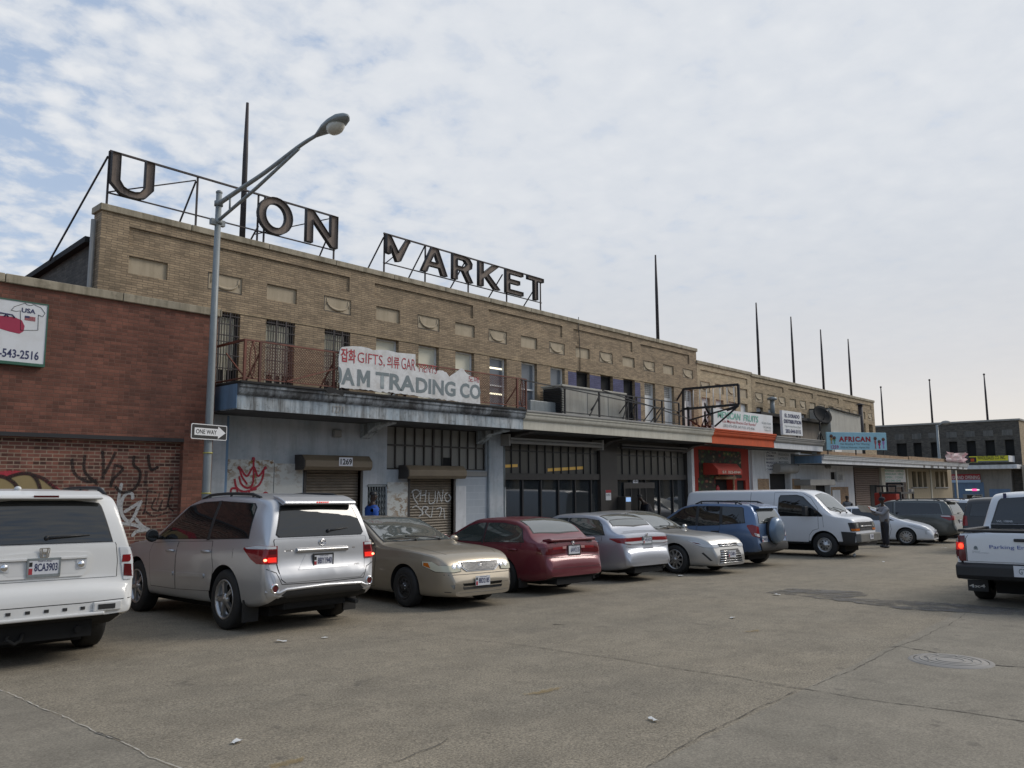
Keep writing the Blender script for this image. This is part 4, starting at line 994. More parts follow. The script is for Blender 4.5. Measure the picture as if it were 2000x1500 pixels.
prof = [(0,.05,.045),(.08,.07,.06),(.2,.11,.09),(.35,.16,.13),(.55,.19,.155),(.75,.185,.15),(.9,.13,.11),(.98,.06,.06),(1,.01,.01)]
for (s, w, h) in prof:
    y = hy0-hl*s; zc_ = hz0+.06*s*hl
    for k in range(K):
        q = 2*pi*k/K; vs.append((LX+.85*w*cos(q), y, zc_+.85*(h if sin(q) > 0 else h*.45)*sin(q)))
fs = [(i*K+k, i*K+(k+1)%K, (i+1)*K+(k+1)%K, (i+1)*K+k) for i in range(len(prof)-1) for k in range(K)]
mb.add(vs, fs, 0, True); mb.build('lamp_head', M['galv'], lt)
mb = MB(); mb.sphere((LX, hy0-hl*.62, hz0+.06*.62*hl-.05), .14, 14, sc=(1,1.5,1.0)); mb.build('lamp_lens', plain('frosted_lamp_glass', (.50,.48,.42), .25, var=.1), lt)
mb = MB()
for z in (.9, 1.7, 2.2): mb.lathe([(.08,-.012),(.093,-.012),(.093,.012),(.08,.012)], (LX,LY,z+lz+1), (0,0,1), 14)
mb.build('strap', plain('yellow_strap', (.4,.36,.08), .5), lt)
# one way sign: 36 x 12 in, a little turned
ow = onY(409, 844, LY-.14)
so = thing('one_way_sign', (ow.x, LY-.14, ow.z-.15), 'black and white one-way arrow sign strapped to the street lamp', 'street sign', rz=radians(17))
w_, h_ = .46, .152
def rr_(w, h, r, n=5):
    P = []
    for cx, cy, a in ((w-r,h-r,0),(-w+r,h-r,90),(-w+r,-h+r,180),(w-r,-h+r,270)): P += arc(cx, cy, r, r, a, a+90, n)
    return P
flat('plate', [rr_(w_, h_, .035)], (0,0,.15), (1,0,0), (0,0,1), M['sign_white'], so, lift=0, ext=.003, local=True)
flat('black_field', [rr_(w_-.016, h_-.016, .025)], (0,0,.15), (1,0,0), (0,0,1), M['black_ink'], so, lift=.0045, local=True)
flat('arrow', [[(-.38,.072),(.22,.072),(.22,.125),(.42,0),(.22,-.125),(.22,-.072),(-.38,-.072)]], (0,0,.15), (1,0,0), (0,0,1), M['sign_white'], so, lift=.0060, local=True)
txt('lettering', 'ONE WAY', (-.345,0,.15-.045), (1,0,0), (0,0,1), .53, .09, M['black_ink'], so, bold=.02, lift=.0075, local=True)

# ------------------------------------------------------------------ things on the canopies
RY = CY+.12
def railing(name, label, x0, x1, z0, z1, mat, posts, hoops, link=True, left_return=False, cat='railing', lattice=[], y=RY, top2=None):
    t = thing(name, (x0, y, z0), label, cat)
    mb = MB(); mb.bar((x0,y,z1),(x1,y,z1),.045,.035); mb.bar((x0,y,z0+.08),(x1,y,z0+.08),.03,.025)
    for x in posts: mb.bar((x,y,z0-.02),(x,y,z1),.05)
    for x in posts[1:-1]: mb.bar((x,y,z0+.75*(z1-z0)),(x-.05,y+.55,z0),.03)
    if left_return: mb.bar((x0,y,z1),(x0,WY,z1),.045); mb.bar((x0,y,z0+.08),(x0,WY,z0+.08),.03); mb.bar((x0,WY-.05,z0),(x0,WY-.05,z1),.05); mb.bar((x0,y,z0+.1),(x0+.3,WY,z1-.1),.025)
    for p, q in lattice: mb.bar((p[0],y-.03,p[1]),(q[0],y-.03,q[1]),.03)
    mb.build('rail_frame', M[mat], t)
    for a, b in hoops:
        h = MB(); zc_ = (z0+z1)/2+.03; rx, rz_ = (b-a)*.36, (z1-z0)*.46
        h.tube([((a+b)/2-(b-a)*.16+rx*cos(q)*1.0, y, zc_+rz_*sin(q)) for q in [radians(-75+150*i/12) for i in range(13)]], .014, 6)
        h.tube([((a+b)/2+(b-a)*.16-rx*cos(q)*1.0, y-.02, zc_+rz_*sin(q)) for q in [radians(-75+150*i/12) for i in range(13)]], .014, 6)
        h.build('hoop_ornament', M[mat], t)
    if link:
        m = MB(); H = z1-z0-.12; zb = z0+.09; st_ = .068; n = int((x1-x0+H)/st_)
        for i in range(n):
            x = x0-H+i*st_
            for sgn_ in (1, -1):
                a, b = (x, x+H)
                ta, tb = max(a, x0), min(b, x1)
                if tb <= ta: continue
                za_, zb2 = (zb+(ta-a), zb+(tb-a)) if sgn_ > 0 else (zb+H-(ta-a), zb+H-(tb-a))
                m.bar((ta,y+.012*sgn_,za_),(tb,y+.012*sgn_,zb2),.0075,.0075)
        m.build('chain_link', M['rust'] if mat == 'rust' else M['galv'], t)
    return t
rz0, rz1 = 3.86, pz(478, 663, RY)
rxa = px(478, 700, RY); rxb = px(1027, 760, RY)
railing('balcony_railing', 'rust-red iron railing with hoops and chain link on the blue shop canopy', rxa, rxb, rz0, rz1, 'rust',
    [rxa, px(508,700,RY), px(652,720,RY), 12.6, 14.5, px(1010,760,RY), rxb], [(rxa, px(508,700,RY)), (px(1010,760,RY), rxb)], left_return=True,
    lattice=[((rxa+1.0,3.95),(px(652,720,RY)+.6,4.55))])
bz1 = pz(1101, 752, RY)
bx0, bx1 = px(1016, 770, RY), px(1326, 800, RY)
railing('black_railing', 'thin black railing with bent rails on the cream canopy', px(1098,770,RY), bx1, 3.83, bz1-.06, 'black',
    [px(1103,770,RY), px(1170,770,RY), px(1225,770,RY), px(1243,770,RY), px(1279,790,RY), px(1293,790,RY), bx1], [(px(1228,770,RY), px(1243,770,RY))], link=False,
    lattice=[((px(1150,790,RY),3.86),(px(1170,765,RY),bz1-.15)),((px(1215,800,RY),3.86),(px(1227,775,RY),bz1-.15)),((px(1016,737,RY),4.72),(bx1,4.35)),((px(1175,760,RY),bz1),(bx1+.7,4.12)),((px(1278,815,RY),3.86),(px(1296,785,RY),4.45))])
# torn trading sign
TY = CY+.02
def tpt(u, v): p = onY(u, v, TY); return (p.x, p.z)
ts = thing('trading_sign', (tpt(661,757)[0], TY, 3.86), 'torn white board with Korean words and AM TRADING CO on the rust-red railing', 'sign')
top_l = [(661,700),(661,688),(664,683),(668,678),(675,677),(690,676),(705,677),(720,680),(728,684),(741,683),(757,684),(768,687),(776,689),(790,690),(811,692)]
rr = random.Random(11)
P = [tpt(*q) for q in top_l]+[tpt(811,772)]
xx = [811-i*4 for i in range(1, 38)]
P += [tpt(u, 772-(811-u)/150*15.5+rr.uniform(-1.2,1.6)) for u in xx]
P = [p for p in P if p[0] > tpt(661,700)[0]-.001]
flat('sign_board', [P], (0,TY,0), X_AX, Z_AX, M['sign_peel'], ts, lift=0, ext=.012)
top_r = [(813,715)]+[(813+i*3.2, 715+ i*3.2*.16+rr.choice([0,2,5,1,3])) for i in range(1, 20)]+[(880,736),(886,731),(893,727),(899,722),(904,719),(908,722),(912,728),(918,732),(925,736),(932,738),(938,742)]
P = [tpt(*q) for q in top_r]+[tpt(940,790)]+[tpt(940-i*5, 790-i*5*.135+rr.uniform(-1,1.5)) for i in range(1, 25)]+[tpt(813,772.5)]
flat('sign_board', [P], (0,TY+.05,0), X_AX, Z_AX, M['sign_peel'], ts, lift=0, ext=.012)
def word(s, u0, v0, u1, h, mat, bold=.02, lift=.018, dY=0):
    a = tpt(u0, v0); b = tpt(u1, v0+(u1-u0)*.1); txt('lettering', s, (a[0], TY+dY, a[1]), X_AX, Z_AX, b[0]-a[0], h, M[mat], ts, bold=bold, lift=lift)
zA = tpt(665,750.5)[1]; hA = tpt(665,717)[1]-zA
def wordz(s, u0, u1, z, h, mat, bold, dY=0):
    a = onY(u0, 740, TY+dY).x; b = onY(u1, 750, TY+dY).x; txt('lettering', s, (a, TY+dY, z), X_AX, Z_AX, b-a, h, M[mat], ts, bold=bold, lift=.018)
wordz('A', 666, 692, zA, hA, 'slate_ink', .03)
ma, mb_ = onY(697, 740, TY).x, onY(722, 742, TY).x; flat('lettering', [[(ma+(mb_-ma)*a, zA+hA*b) for a, b in [(0,0),(0,1),(.26,1),(.5,.5),(.74,1),(1,1),(1,0),(.77,0),(.77,.60),(.57,.2),(.43,.2),(.23,.60),(.23,0)]]], (0,TY,0), X_AX, Z_AX, M['slate_ink'], ts, lift=.018)
wordz('TRA', 733, 810, zA, hA, 'slate_ink', .03)
wordz('DING', 812, 889, zA, hA, 'slate_ink', .03, .05); wordz('CO', 898, 938, zA, hA, 'slate_ink', .03, .05)
mb = MB(); cx = onY(660,733,TY).x; ribbon(mb, [(cx+.01+.055*cos(q), zA+hA/2+hA*.42*sin(q)) for q in [radians(-80+160*i/10) for i in range(11)]], .07, (0,TY,0), X_AX, Z_AX, .018); mb.build('lettering', M['slate_ink'], ts, recalc=False)
zB = tpt(700,709.5)[1]; hB = tpt(700,686)[1]-zB
wordz('잡화', 664, 693, zB-.02, hB+.04, 'red_ink', .02); wordz('GIFTS,', 697, 750, zB-.02, hB, 'red_ink', -.005)
wordz('의류', 755, 779, zB-.01, hB, 'red_ink', .012); wordz('GAR', 783, 810, zB, hB, 'red_ink', -.005)
wordz('MENTS', 818, 852, zB+.0, hB*.75, 'red_ink', -.01, .05); wordz('도매', 914, 934, zB-.1, hB*.6, 'red_ink', 0, .05)
# fruit, dairy and hair signs
def board(name, label, q, lines, Y, board='sign_white', dy=0, thick=.12):
    """q: sights of TL, TR, BR, BL"""
    a, b, c, d = [onY(u, v, Y) for u, v in q]
    O = d; U = (c-d); Wv = (a-d)
    t = thing(name, d, label, 'sign')
    mb = MB(); f = [d, c, b, a]; g = [p+V3((0,thick,0)) for p in f]
    mb.add(f+g, [(0,1,2,3),(7,6,5,4),(0,4,5,1),(1,5,6,2),(2,6,7,3),(3,7,4,0)]); mb.build('board', M[board], t)
    for s, u0, u1, v0, v1, ink, bold, sh in lines:
        w = U.length*(u1-u0); h = Wv.length*(v1-v0)
        txt('lettering', s, O+U*u0+Wv*v0, U, Wv, w, h, M[ink], t, bold=bold, shear=sh, lift=.012)
    return t, O, U, Wv
board('fruit_sign', 'wide white board reading MEXICAN FRUITS in green on the orange canopy', [(1393,797),(1508.5,812),(1509.5,848.5),(1395,836)],
    [('MEXICAN  FRUITS',.06,.74,.55,.90,'green_ink',.02,.15),('"Los Mejores Precios Del Rumbo"',.12,.70,.30,.50,'red_ink',.005,.25),('(202) 675-4728, 547-7153, 675-4546',.14,.66,.08,.26,'slate_ink',.0,.2),('& Latin Foods',.80,.97,.52,.66,'slate_ink',0,0),('DC: 544-3422',.83,.97,.30,.42,'slate_ink',0,0),('Washington DC',.84,.96,.12,.24,'slate_ink',0,0)], CY+.05)
et, *_ = board('distribution_sign', 'tall white board reading EL DORADO DISTRIBUTION in navy on the white canopy', [(1527,801),(1564.5,806),(1568,851.5),(1530,848.5)],
    [('EL DORADO',.12,.88,.72,.88,'navy_ink',.03,0),('DISTRIBUTION',.07,.95,.48,.64,'navy_ink',.03,0),('High-Volume Pricing Deals',.1,.92,.30,.40,'slate_ink',0,0),('202-544-5115',.12,.90,.08,.24,'navy_ink',.03,0)], CY+.1)
mb = MB(); a = onY(1568,851,CY+.1); mb.bar((a.x+.15,CY+.3,3.8),(a.x+.15,CY+.3,5.0),.04); mb.bar((a.x-.2,CY+.3,3.8),(a.x-.2,CY+.25,5.0),.05); mb.build('support', M['steel_dark'], et)
# hair banner: faces the approaching street, so turned towards it
d0 = depth_of(onY(1614, 860, 14.75))
A, B, C, D = dep(1614,844,d0), dep(1730.5,845.4,d0*1.004), dep(1732.5,879,d0*1.004), dep(1616,878.4,d0)
U, Wv = C-D, A-D
hb_ = thing('hair_banner', D, 'sky-blue banner reading AFRICAN in red standing on the low canopy', 'sign')
N_ = U.cross(Wv).normalized(); mb = MB(); f = [D, C, B, A]; g = [p-N_*.1 for p in f]
mb.add(f+g, [(0,1,2,3),(7,6,5,4),(0,4,5,1),(1,5,6,2),(2,6,7,3),(3,7,4,0)]); mb.build('board', M['lace'], hb_)
txt('lettering', 'AFRICAN', D+U*.20+Wv*.46, U, Wv, U.length*.53, Wv.length*.30, M['red_ink'], hb_, bold=.05, spacing=1.2, lift=.012)
txt('lettering', '1259', D+U*.06+Wv*.06, U, Wv, U.length*.13, Wv.length*.20, plain('magenta_ink', (.35,.06,.20), .6), hb_, bold=.02, lift=.012)
txt('lettering', 'Hair Braiding & Hair Weaving', D+U*.22+Wv*.26, U, Wv, U.length*.49, Wv.length*.13, M['bluegrey_pane'], hb_, lift=.012, shear=.2)
txt('lettering', 'Walk-ins Welcome - Human Hair', D+U*.22+Wv*.09, U, Wv, U.length*.49, Wv.length*.11, M['slate_ink'], hb_, lift=.012)
for (u, w, h, c, sk) in ((.81,.022,.72,(.40,.12,.12),(.12,.06,.04)),(.875,.028,.5,(.45,.03,.12),(.12,.06,.04)),(.945,.024,.66,(.35,.2,.45),(.14,.07,.05)),(.075,.03,.55,(.35,.25,.1),(.12,.06,.04)),(.125,.026,.42,(.1,.3,.2),(.12,.06,.04))):
    bt_ = .08 if u > .5 else .34
    Q = [(-.8,0),(-.5,.35),(-1.0,.42),(-1.5,.62),(-.9,.80),(.9,.80),(1.5,.62),(1.0,.42),(.5,.35),(.8,0)]
    flat('figure_print', [[(a*w*U.length*.55, b*h*Wv.length*.85) for a, b in Q]], D+U*u+Wv*bt_, U, Wv, plain('figure_print', c, .6, var=.3), hb_, lift=.012)
    q = D+U*u+Wv*(bt_+h*.80); mb = MB(); mb.lathe([(0,.016),(.085,.016),(.085,.012)], q, N_, 12); mb.build('figure_print', plain('figure_skin', sk, .6), hb_, recalc=False)
for s in (.03,.5,.97): mb = MB(); mb.bar(D+U*s-N_*.15+V3((0,0,-.25)), D+U*s-N_*.15+Wv*.9, .05); mb.build('support', M['steel_dark'], hb_)
# projecting empty sign frame, square to the front
FX = 28.1
def fxp(u, v): return onX(u, v, FX)
ef = thing('sign_frame', (FX, fxp(1395,834).y, 3.83), 'empty black projecting sign frame with white tubes jutting out above the red shop', 'sign frame')
tl, tr, bl_, br = fxp(1334.5,760), fxp(1442,751), fxp(1334.5,799), fxp(1443.5,790)
mb = MB()
for a, b in ((tl,tr),(tr,br),(br,bl_),(bl_,tl)): mb.bar(a, b, .07, .09)
for a, b in (((1443,792),(1396,833)),((1443,792),(1349,820)),((1334,762),(1300,818)),((1300,818),(1345,795)),((1345,795),(1345,830)),((1391,830),(1391,796)),((1440,795),(1420,802))):
    mb.bar(fxp(*a), fxp(*b), .055)
mb.bar(V3((bl_.x,bl_.y,3.83)), bl_, .09); p = fxp(1345,830); mb.bar(V3((FX,p.y,3.8)), V3((FX,p.y,p.z+.7)), .07)
mb.build('steel_frame', M['black'], ef)
mb = MB()
for i in range(8):
    s = (i+.5)/8.2; a = tl.lerp(tr, s); b = bl_.lerp(br, s); mb.tube([a+V3((.02,0,-.04)), b+V3((.02,0,.04))], .018, 6)
mb.build('lamp_tubes', M['white'], ef)
# air conditioner and duct
hx0, hx1 = px(1098,780,CY+.45), px(1221,790,CY+.45); hz1 = pz(1142, 757, CY+.45)
hv = thing('rooftop_cooler', (hx0, CY+.45, 3.83), 'big grey metal air-conditioning box on the cream canopy', 'air conditioner')
mb = MB(); mb.box(hx0,hx1,CY+.45,WY-.25,3.84,hz1-.06); mb.build('cabinet', stained('grey_sheet_metal', (.40,.39,.35), (.22,.2,.17), .35), hv, bevel=.015)
mb = MB(); mb.box(hx0-.05,hx1+.05,CY+.40,WY-.2,hz1-.058,hz1); mb.build('lid', stained('pale_sheet_metal', (.45,.43,.37), (.28,.24,.2), .5), hv, bevel=.01)
mb = MB(); mb.box(hx0-.02,hx0-.002,CY+.5,WY-.3,3.9,hz1-.1); n = 14
for i in range(n): z = 3.92+i*(hz1-4.05)/n; mb.obox((hx0-.03,(CY+WY)/2+.1,z), (.012,0,.01), (0,.48,0), (0,0,.004))
mb.build('grille', M['black'], hv)
mb = MB()
for i in range(3): x = hx0+.15+i*(hx1-hx0)/3; mb.box(x,x+(hx1-hx0)/3-.2,CY+.435,CY+.448,3.95,hz1-.15)
mb.build('access_panel', stained('grey_sheet_panel', (.36,.35,.31), (.2,.18,.16), .4), hv)
dx0, dx1 = px(1036,790,CY+.7), px(1092,790,CY+.7)
du = MB(); du.box(0,dx1-dx0,0,.6,0,.42); o = du.build('metal_duct', M['galv'], bevel=.02); o.location = (dx0,CY+.7,3.84); tag(o, 'short galvanised duct lying on the cream canopy left of the big cooler', 'duct')
# roof shed, stove pipe, vent, dishes
rsh = thing('roof_shed', (41, 15.5, 3.1), 'grey sheet-metal shed with curved roof behind the sky-blue banner', 'shed')
sx0, sx1 = px(1622,820,15.4), px(1681,830,15.4); szl, szr = pz(1622,798,15.4), pz(1681,813,15.4)
Pp = [(sx0,3.1),(sx1,3.1),(sx1,szr)]+[(sx1+(sx0-sx1)*i/8, szr+(szl-szr)*(i/8)**1.7) for i in range(1, 9)]
mb = MB(); mb.prism(Pp, (0,15.4,0), (1,0,0), (0,0,1), (0,1.08,0)); mb.build('wall', stained('ribbed_sheet', (.40,.385,.34), (.25,.23,.2), .4), rsh)
mb = MB(); lx0 = px(1472,800,15.9); zl = pz(1472,796,15.9); mb.box(lx0,sx0-.02,15.9,16.45,3.8,4.75); mb.build('wall', stained('brown_board', (.22,.185,.15), (.1,.085,.07), .5), rsh)
mb = MB(); mb.box(lx0-.1,sx0+.02,15.5,16.47,4.76,4.9); 
for i in range(8):
    a = (sx1+(sx0-sx1)*i/8, szr+(szl-szr)*(i/8)**1.7); b = (sx1+(sx0-sx1)*(i+1)/8, szr+(szl-szr)*((i+1)/8)**1.7)
    mb.bar((a[0],15.9,a[1]+.03),(b[0],15.9,b[1]+.03),1.2,.05,upv=(0,0,1))
mb.build('roof', M['tar'], rsh)
mb = MB(); a = onY(1634,838,15.38); mb.box(a.x-.45,a.x+.5,15.36,15.397,3.3,4.35); mb.build('window', M['white'], rsh)
mb = MB(); a = onY(1518,832,15.85); mb.box(a.x-.55,a.x+.45,15.86,15.898,3.82,4.5); mb.build('doorway', M['dark_inside'], rsh)
p = onY(1675, 790, 16.0); q = onY(1683, 840, 16.0)
mb = MB(); mb.tube([(q.x,16.0,3.1),(q.x,16.0,p.z)], .14, 10); mb.lathe([(.0,.12),(.26,.02),(.26,0),(.14,-.02)], (q.x,16.0,p.z), (0,0,1), 12)
o = mb.build('stove_pipe', M['steel_dark']); tag(o, 'tall dark stove pipe at the right end of the sheet-metal shed', 'pipe')
p = onY(1508, 781, 16.1); mb = MB(); mb.tube([(p.x,16.1,4.85),(p.x,16.1,p.z)], .11, 10); mb.lathe([(0,.16),(.22,.1),(.24,0),(.13,-.02)], (p.x,16.1,p.z), (0,0,1), 12)
o = mb.build('roof_vent', M['galv']); tag(o, 'short silver roof vent with a cap above the fruit sign', 'vent')
def dish(name, c, r, nrm, label, stand):
    t = thing(name, (c[0], c[1], stand), label, 'satellite dish')
    mb = MB(); mb.lathe([(0,0),(r*.4,.02*r*2),(r*.75,.07*r*2),(r,.13*r*2),(r,.10*r*2),(r*.75,.04*r*2),(r*.4,-.01),(0,-.03)], c, nrm, 22); mb.build('reflector', M['under'], t)
    mb = MB(); mb.tube([(c[0],c[1]+.1,stand),(c[0],c[1]+.1,c[2])], .04, 8); n = V3(nrm).normalized(); cc = V3(c); mb.tube([cc-V3((0,0,r*.8)), cc+n*r*.9], .018, 6); mb.tube([cc+n*r*.8, cc+n*r*1.0], .05, 8)
    for s in (-.4,.4): mb.tube([(c[0]+s,c[1]+.1,stand),(c[0],c[1]+.1,stand+.5)], .025, 6)
    mb.build('mount', M['black'], t)
p = onY(1604, 812, 15.1); dish('satellite_dish', (p.x,15.1,p.z), .52, (-.45,-.8,.45), 'black satellite dish on a tripod left of the sheet-metal shed', 3.8)
p = onY(1381, 803, 15.5); dish('satellite_dish', (p.x,15.5,p.z), .36, (.3,-.9,.5), 'small black satellite dish behind the empty sign frame', 3.83)
mb = MB(); p = onY(1378, 825, 15.6); rr = random.Random(2)
for i in range(14):
    a = V3((p.x+rr.uniform(-.9,.9), 15.6+rr.uniform(-.3,.3), 3.87+rr.uniform(0,.18))); d = V3((rr.uniform(-.5,.5), rr.uniform(-.2,.2), rr.uniform(-.05,.3))); mb.bar(a, a+d, .07, .03)
o = mb.build('scrap_heap', M['rust']); tag(o, 'heap of rusty scrap lying below the small black dish', 'scrap')
# lamp post far away in front of the dark building
fl0 = dep(1835, 900, 66); t = thing('street_lamp', (fl0.x, fl0.y, gz(fl0.x, fl0.y)), 'grey street lamp far off in front of the dark sooty building', 'street lamp')
zt2 = dep(1834, 829, 66).z; mb = MB(); mb.tube([(fl0.x,fl0.y,gz(fl0.x,fl0.y)),(fl0.x,fl0.y,zt2)], [.15,.09], 8); mb.tube([(fl0.x,fl0.y,zt2-.1),(fl0.x+.15,fl0.y-.45,zt2+.15)], .04, 6); mb.build('post', M['galv'], t)
mb = MB(); mb.sphere((fl0.x+.25,fl0.y-.62,zt2+.16), .33, 10, sc=(.7,1.2,.55)); mb.build('lamp_head', M['sill'], t)

# ------------------------------------------------------------------ unseen market row across the street, added to block low sky light
op = thing('market_building', (20, -26, gz(20,-26)), 'unseen brick market row added behind the camera to shade the street and fill reflections', 'building')
hs = []; x = -58
while x < 118: hs += [(x, x+3.6, -2, 3.2, .4, 1), (x+.3, x+1.2, 4.8, 6.5, .2, 1), (x+2.0, x+2.9, 4.8, 6.5, .2, 1)]; x += 5.2
tmp = MB(); wall_holes(tmp, -60, 120, -2, 8.6, 0, hs)
mb = MB(); mb.v = [(p[0], -26-p[1], p[2]) for p in tmp.v]; mb.f = tmp.f; mb.m = tmp.m; mb.s = tmp.s
mb.build('wall', [M['tan_mid'], M['dark_inside']], op, recalc=False)
mb = MB(); mb.box(-60,120,-40,-26.01,8.3,8.5); mb.build('roof', M['tar'], op)
mb = MB(); mb.box(-60,120,-26,-24.4,3.4,3.9); mb.build('canopy', M['offwhite'], op)
# ================================================================== vehicles
def pchip(P):
    xs = [p[0] for p in P]; ys = [p[1] for p in P]; n = len(xs)
    if n == 1: return lambda x: ys[0]
    h = [xs[i+1]-xs[i] for i in range(n-1)]; d = [(ys[i+1]-ys[i])/h[i] for i in range(n-1)]
    m = [0]*n; m[0] = d[0]; m[-1] = d[-1]
    for i in range(1, n-1):
        if d[i-1]*d[i] <= 0: m[i] = 0
        else:
            w1, w2 = 2*h[i]+h[i-1], h[i]+2*h[i-1]; m[i] = (w1+w2)/(w1/d[i-1]+w2/d[i])
    def f(x):
        if x <= xs[0]: return ys[0]
        if x >= xs[-1]: return ys[-1]
        i = 0
        while x > xs[i+1]: i += 1
        t = (x-xs[i])/h[i]; a = (1+2*t)*(1-t)**2; b = t*(1-t)**2; c = t*t*(3-2*t); e = t*t*(t-1)
        return a*ys[i]+b*h[i]*m[i]+c*ys[i+1]+e*h[i]*m[i+1]
    return f
class Car:
    """x forward from the rear axle, y to the left, z up from the road"""
    def __init__(s, name, label, cat, pos, head, spec, paintmat, group='vehicles parked nose to the kerb', detail=2, scale=1.0):
        x, y = pos; s.sp = spec; s.pm = paintmat; s.K = detail
        s.t = thing(name, (x, y, gz(x, y)), label, cat, group)
        # stand square on the sloping road
        n = V3((.0172,.0146,1)).normalized(); f = V3((cos(head), sin(head), 0)); f = (f-n*f.dot(n)).normalized(); l = n.cross(f)
        s.t.rotation_euler = Matrix(((f.x,l.x,n.x),(f.y,l.y,n.y),(f.z,l.z,n.z))).to_euler()
        s.t.scale = scale if isinstance(scale, tuple) else (scale,)*3
        s.zt, s.zb, s.wb, s.zs = [pchip(spec[k]) for k in ('zt','zb','wb','zs')]
        s.x0, s.x1 = spec['zt'][0][0], spec['zt'][-1][0]
        s.make_body()
    def section(s, x):
        sp = s.sp; zs, zb, zt, wb = s.zs(x), s.zb(x), s.zt(x), s.wb(x)
        zb = min(zb, zt-.025); zb = max(zb, zs+.08); h = max(zt-zb, .02)
        r = sp.get('round', .10); dx = min(x-s.x0, s.x1-x)
        tum = sp.get('tum', .25); wt = wb*.965-tum*h; k = min(1, h/.35)
        c = sp.get('crown_hood', .035)*(1-k)+sp.get('crown', .055)*k; c = min(c, h*.8)
        q = zb-zs; rr = min(.07, (h-c)*.5); sh = sp.get('shoulder', .03)
        P = [(0,zs),(wb*.78,zs),(wb*.92,zs+.015),(wb*.972,zs+.09*min(1,q/.6)),(wb*.992,zs+.36*q),(wb,zs+.62*q),(wb*.995,zs+.84*q),(wb*(1-sh),zb)]
        y0 = wb*(1-sh); z1 = zt-c
        for t in (.3,.62,.9): P.append((y0+(wt-y0)*t+sp.get('bulge',.012)*sin(pi*t)*k, zb+(z1-rr*.5-zb)*t))
        P += [(wt-.012*k, z1-.0), (wt*.90, zt-c*.62), (wt*.66, zt-c*.26), (wt*.33, zt-c*.06), (0, zt)]
        if dx < r:
            t = 1-dx/r; e = 1-sqrt(max(0, 1-t*t)); zc = (zs+zt)/2
            P = [(y*(1-sp.get('ry',.10)*e), zc+(z-zc)*(1-sp.get('rz',.16)*e)) for y, z in P]
        for _ in range(2 if s.K > 1 else 1):
            Q = [P[0]]
            for a, b in zip(P, P[1:]):
                Q += [(a[0]*.75+b[0]*.25, a[1]*.75+b[1]*.25), (a[0]*.25+b[0]*.75, a[1]*.25+b[1]*.75)]
            P = Q+[P[-1]]
        return P
    def make_body(s):
        sp = s.sp; r = sp.get('round', .10); xs = [s.x0, s.x1]
        for i in range(1, 7): d = r*(1-cos(pi/2*i/6)); xs += [s.x0+d, s.x1-d]
        N = 1400; px_, pzz = s.x0, s.zt(s.x0); acc = 0; st = .06 if s.K > 1 else .11
        for i in range(1, N+1):
            x = s.x0+(s.x1-s.x0)*i/N; z = s.zt(x); acc += sqrt((x-px_)**2+(z-pzz)**2); px_, pzz = x, z
            if acc > st: xs.append(x); acc = 0
        xs = sorted(xs); X = [xs[0]]
        for x in xs[1:]:
            if x-X[-1] > .004: X.append(x)
        secs = [s.section(x) for x in X]; n = len(secs[0]); m = 2*n-2
        vs = []; fs = []
        for x, P in zip(X, secs):
            vs += [(x, y, z) for y, z in P]; vs += [(x, -y, z) for y, z in P[-2:0:-1]]
        for i in range(len(X)-1):
            for k in range(m): fs.append((i*m+k, i*m+(k+1)%m, (i+1)*m+(k+1)%m, (i+1)*m+k))
        for i, e in ((0, 0), (len(X)-1, 1)):
            c = len(vs); P = secs[i]; vs.append((X[i], 0, (P[0][1]+P[-1][1])/2))
            for k in range(m): fs.append((i*m+k, c, i*m+(k+1)%m))
        s.bvh = BVHTree.FromPolygons([V3(v) for v in vs], fs); s.bv = [V3(v) for v in vs]; s.bf = fs
        vn = [V3((0,0,0)) for _ in vs]
        for f in fs:
            p = [s.bv[i] for i in f]; nrm = (p[2]-p[0]).cross(p[-1]-p[1]) if len(f) == 4 else (p[1]-p[0]).cross(p[2]-p[0])
            if nrm.length > 1e-12:
                nrm.normalize()
                for i in f: vn[i] = vn[i]+nrm
        s.vn = [q.normalized() if q.length > 1e-9 else V3((0,0,1)) for q in vn]
        me = bpy.data.meshes.new('body'); me.from_pydata(vs, [], fs)
        me.materials.append(s.pm); me.materials.append(M['under']); me.materials.append(M['trim'])
        lowz = sp.get('lower_trim')
        for p in me.polygons:
            p.use_smooth = True
            c = p.center
            if p.normal.z*(1 if True else 1) and c.z < s.zs(c.x)+.012: p.material_index = 1
            elif lowz and c.z < lowz: p.material_index = 2
        bm = bmesh.new(); bm.from_mesh(me); bmesh.ops.recalc_face_normals(bm, faces=bm.faces); bm.to_mesh(me); bm.free()
        o = bpy.data.objects.new('body', me); COL.objects.link(o)
        if sp.get('cut', True):
            cb = MB(); R = sp['R']*sp.get('arch', 1.14)
            for wx in (0, sp['wb_']):
                for sd in (1, -1):
                    cb.lathe([(0,0),(R,0),(R,.8),(0,.8)], (wx, sd*(sp['W']/2-.30), sp['R']*1.02), (0,sd,0), 40, smooth=False)
            cme = bpy.data.meshes.new('cut'); cme.from_pydata(cb.v, [], cb.f)
            b2 = bmesh.new(); b2.from_mesh(cme); bmesh.ops.remove_doubles(b2, verts=b2.verts, dist=1e-5); bmesh.ops.recalc_face_normals(b2, faces=b2.faces); b2.to_mesh(cme); b2.free()
            cme.materials.append(M['under']); co_ = bpy.data.objects.new('cut', cme); COL.objects.link(co_)
            mod = o.modifiers.new('b', 'BOOLEAN'); mod.operation = 'DIFFERENCE'; mod.object = co_; mod.solver = 'EXACT'; mod.material_mode = 'TRANSFER'
            bpy.context.view_layer.update(); me2 = eval_mesh(o); o.modifiers.clear(); o.data = me2; bpy.data.objects.remove(co_)
            for p in o.data.polygons: p.use_smooth = True
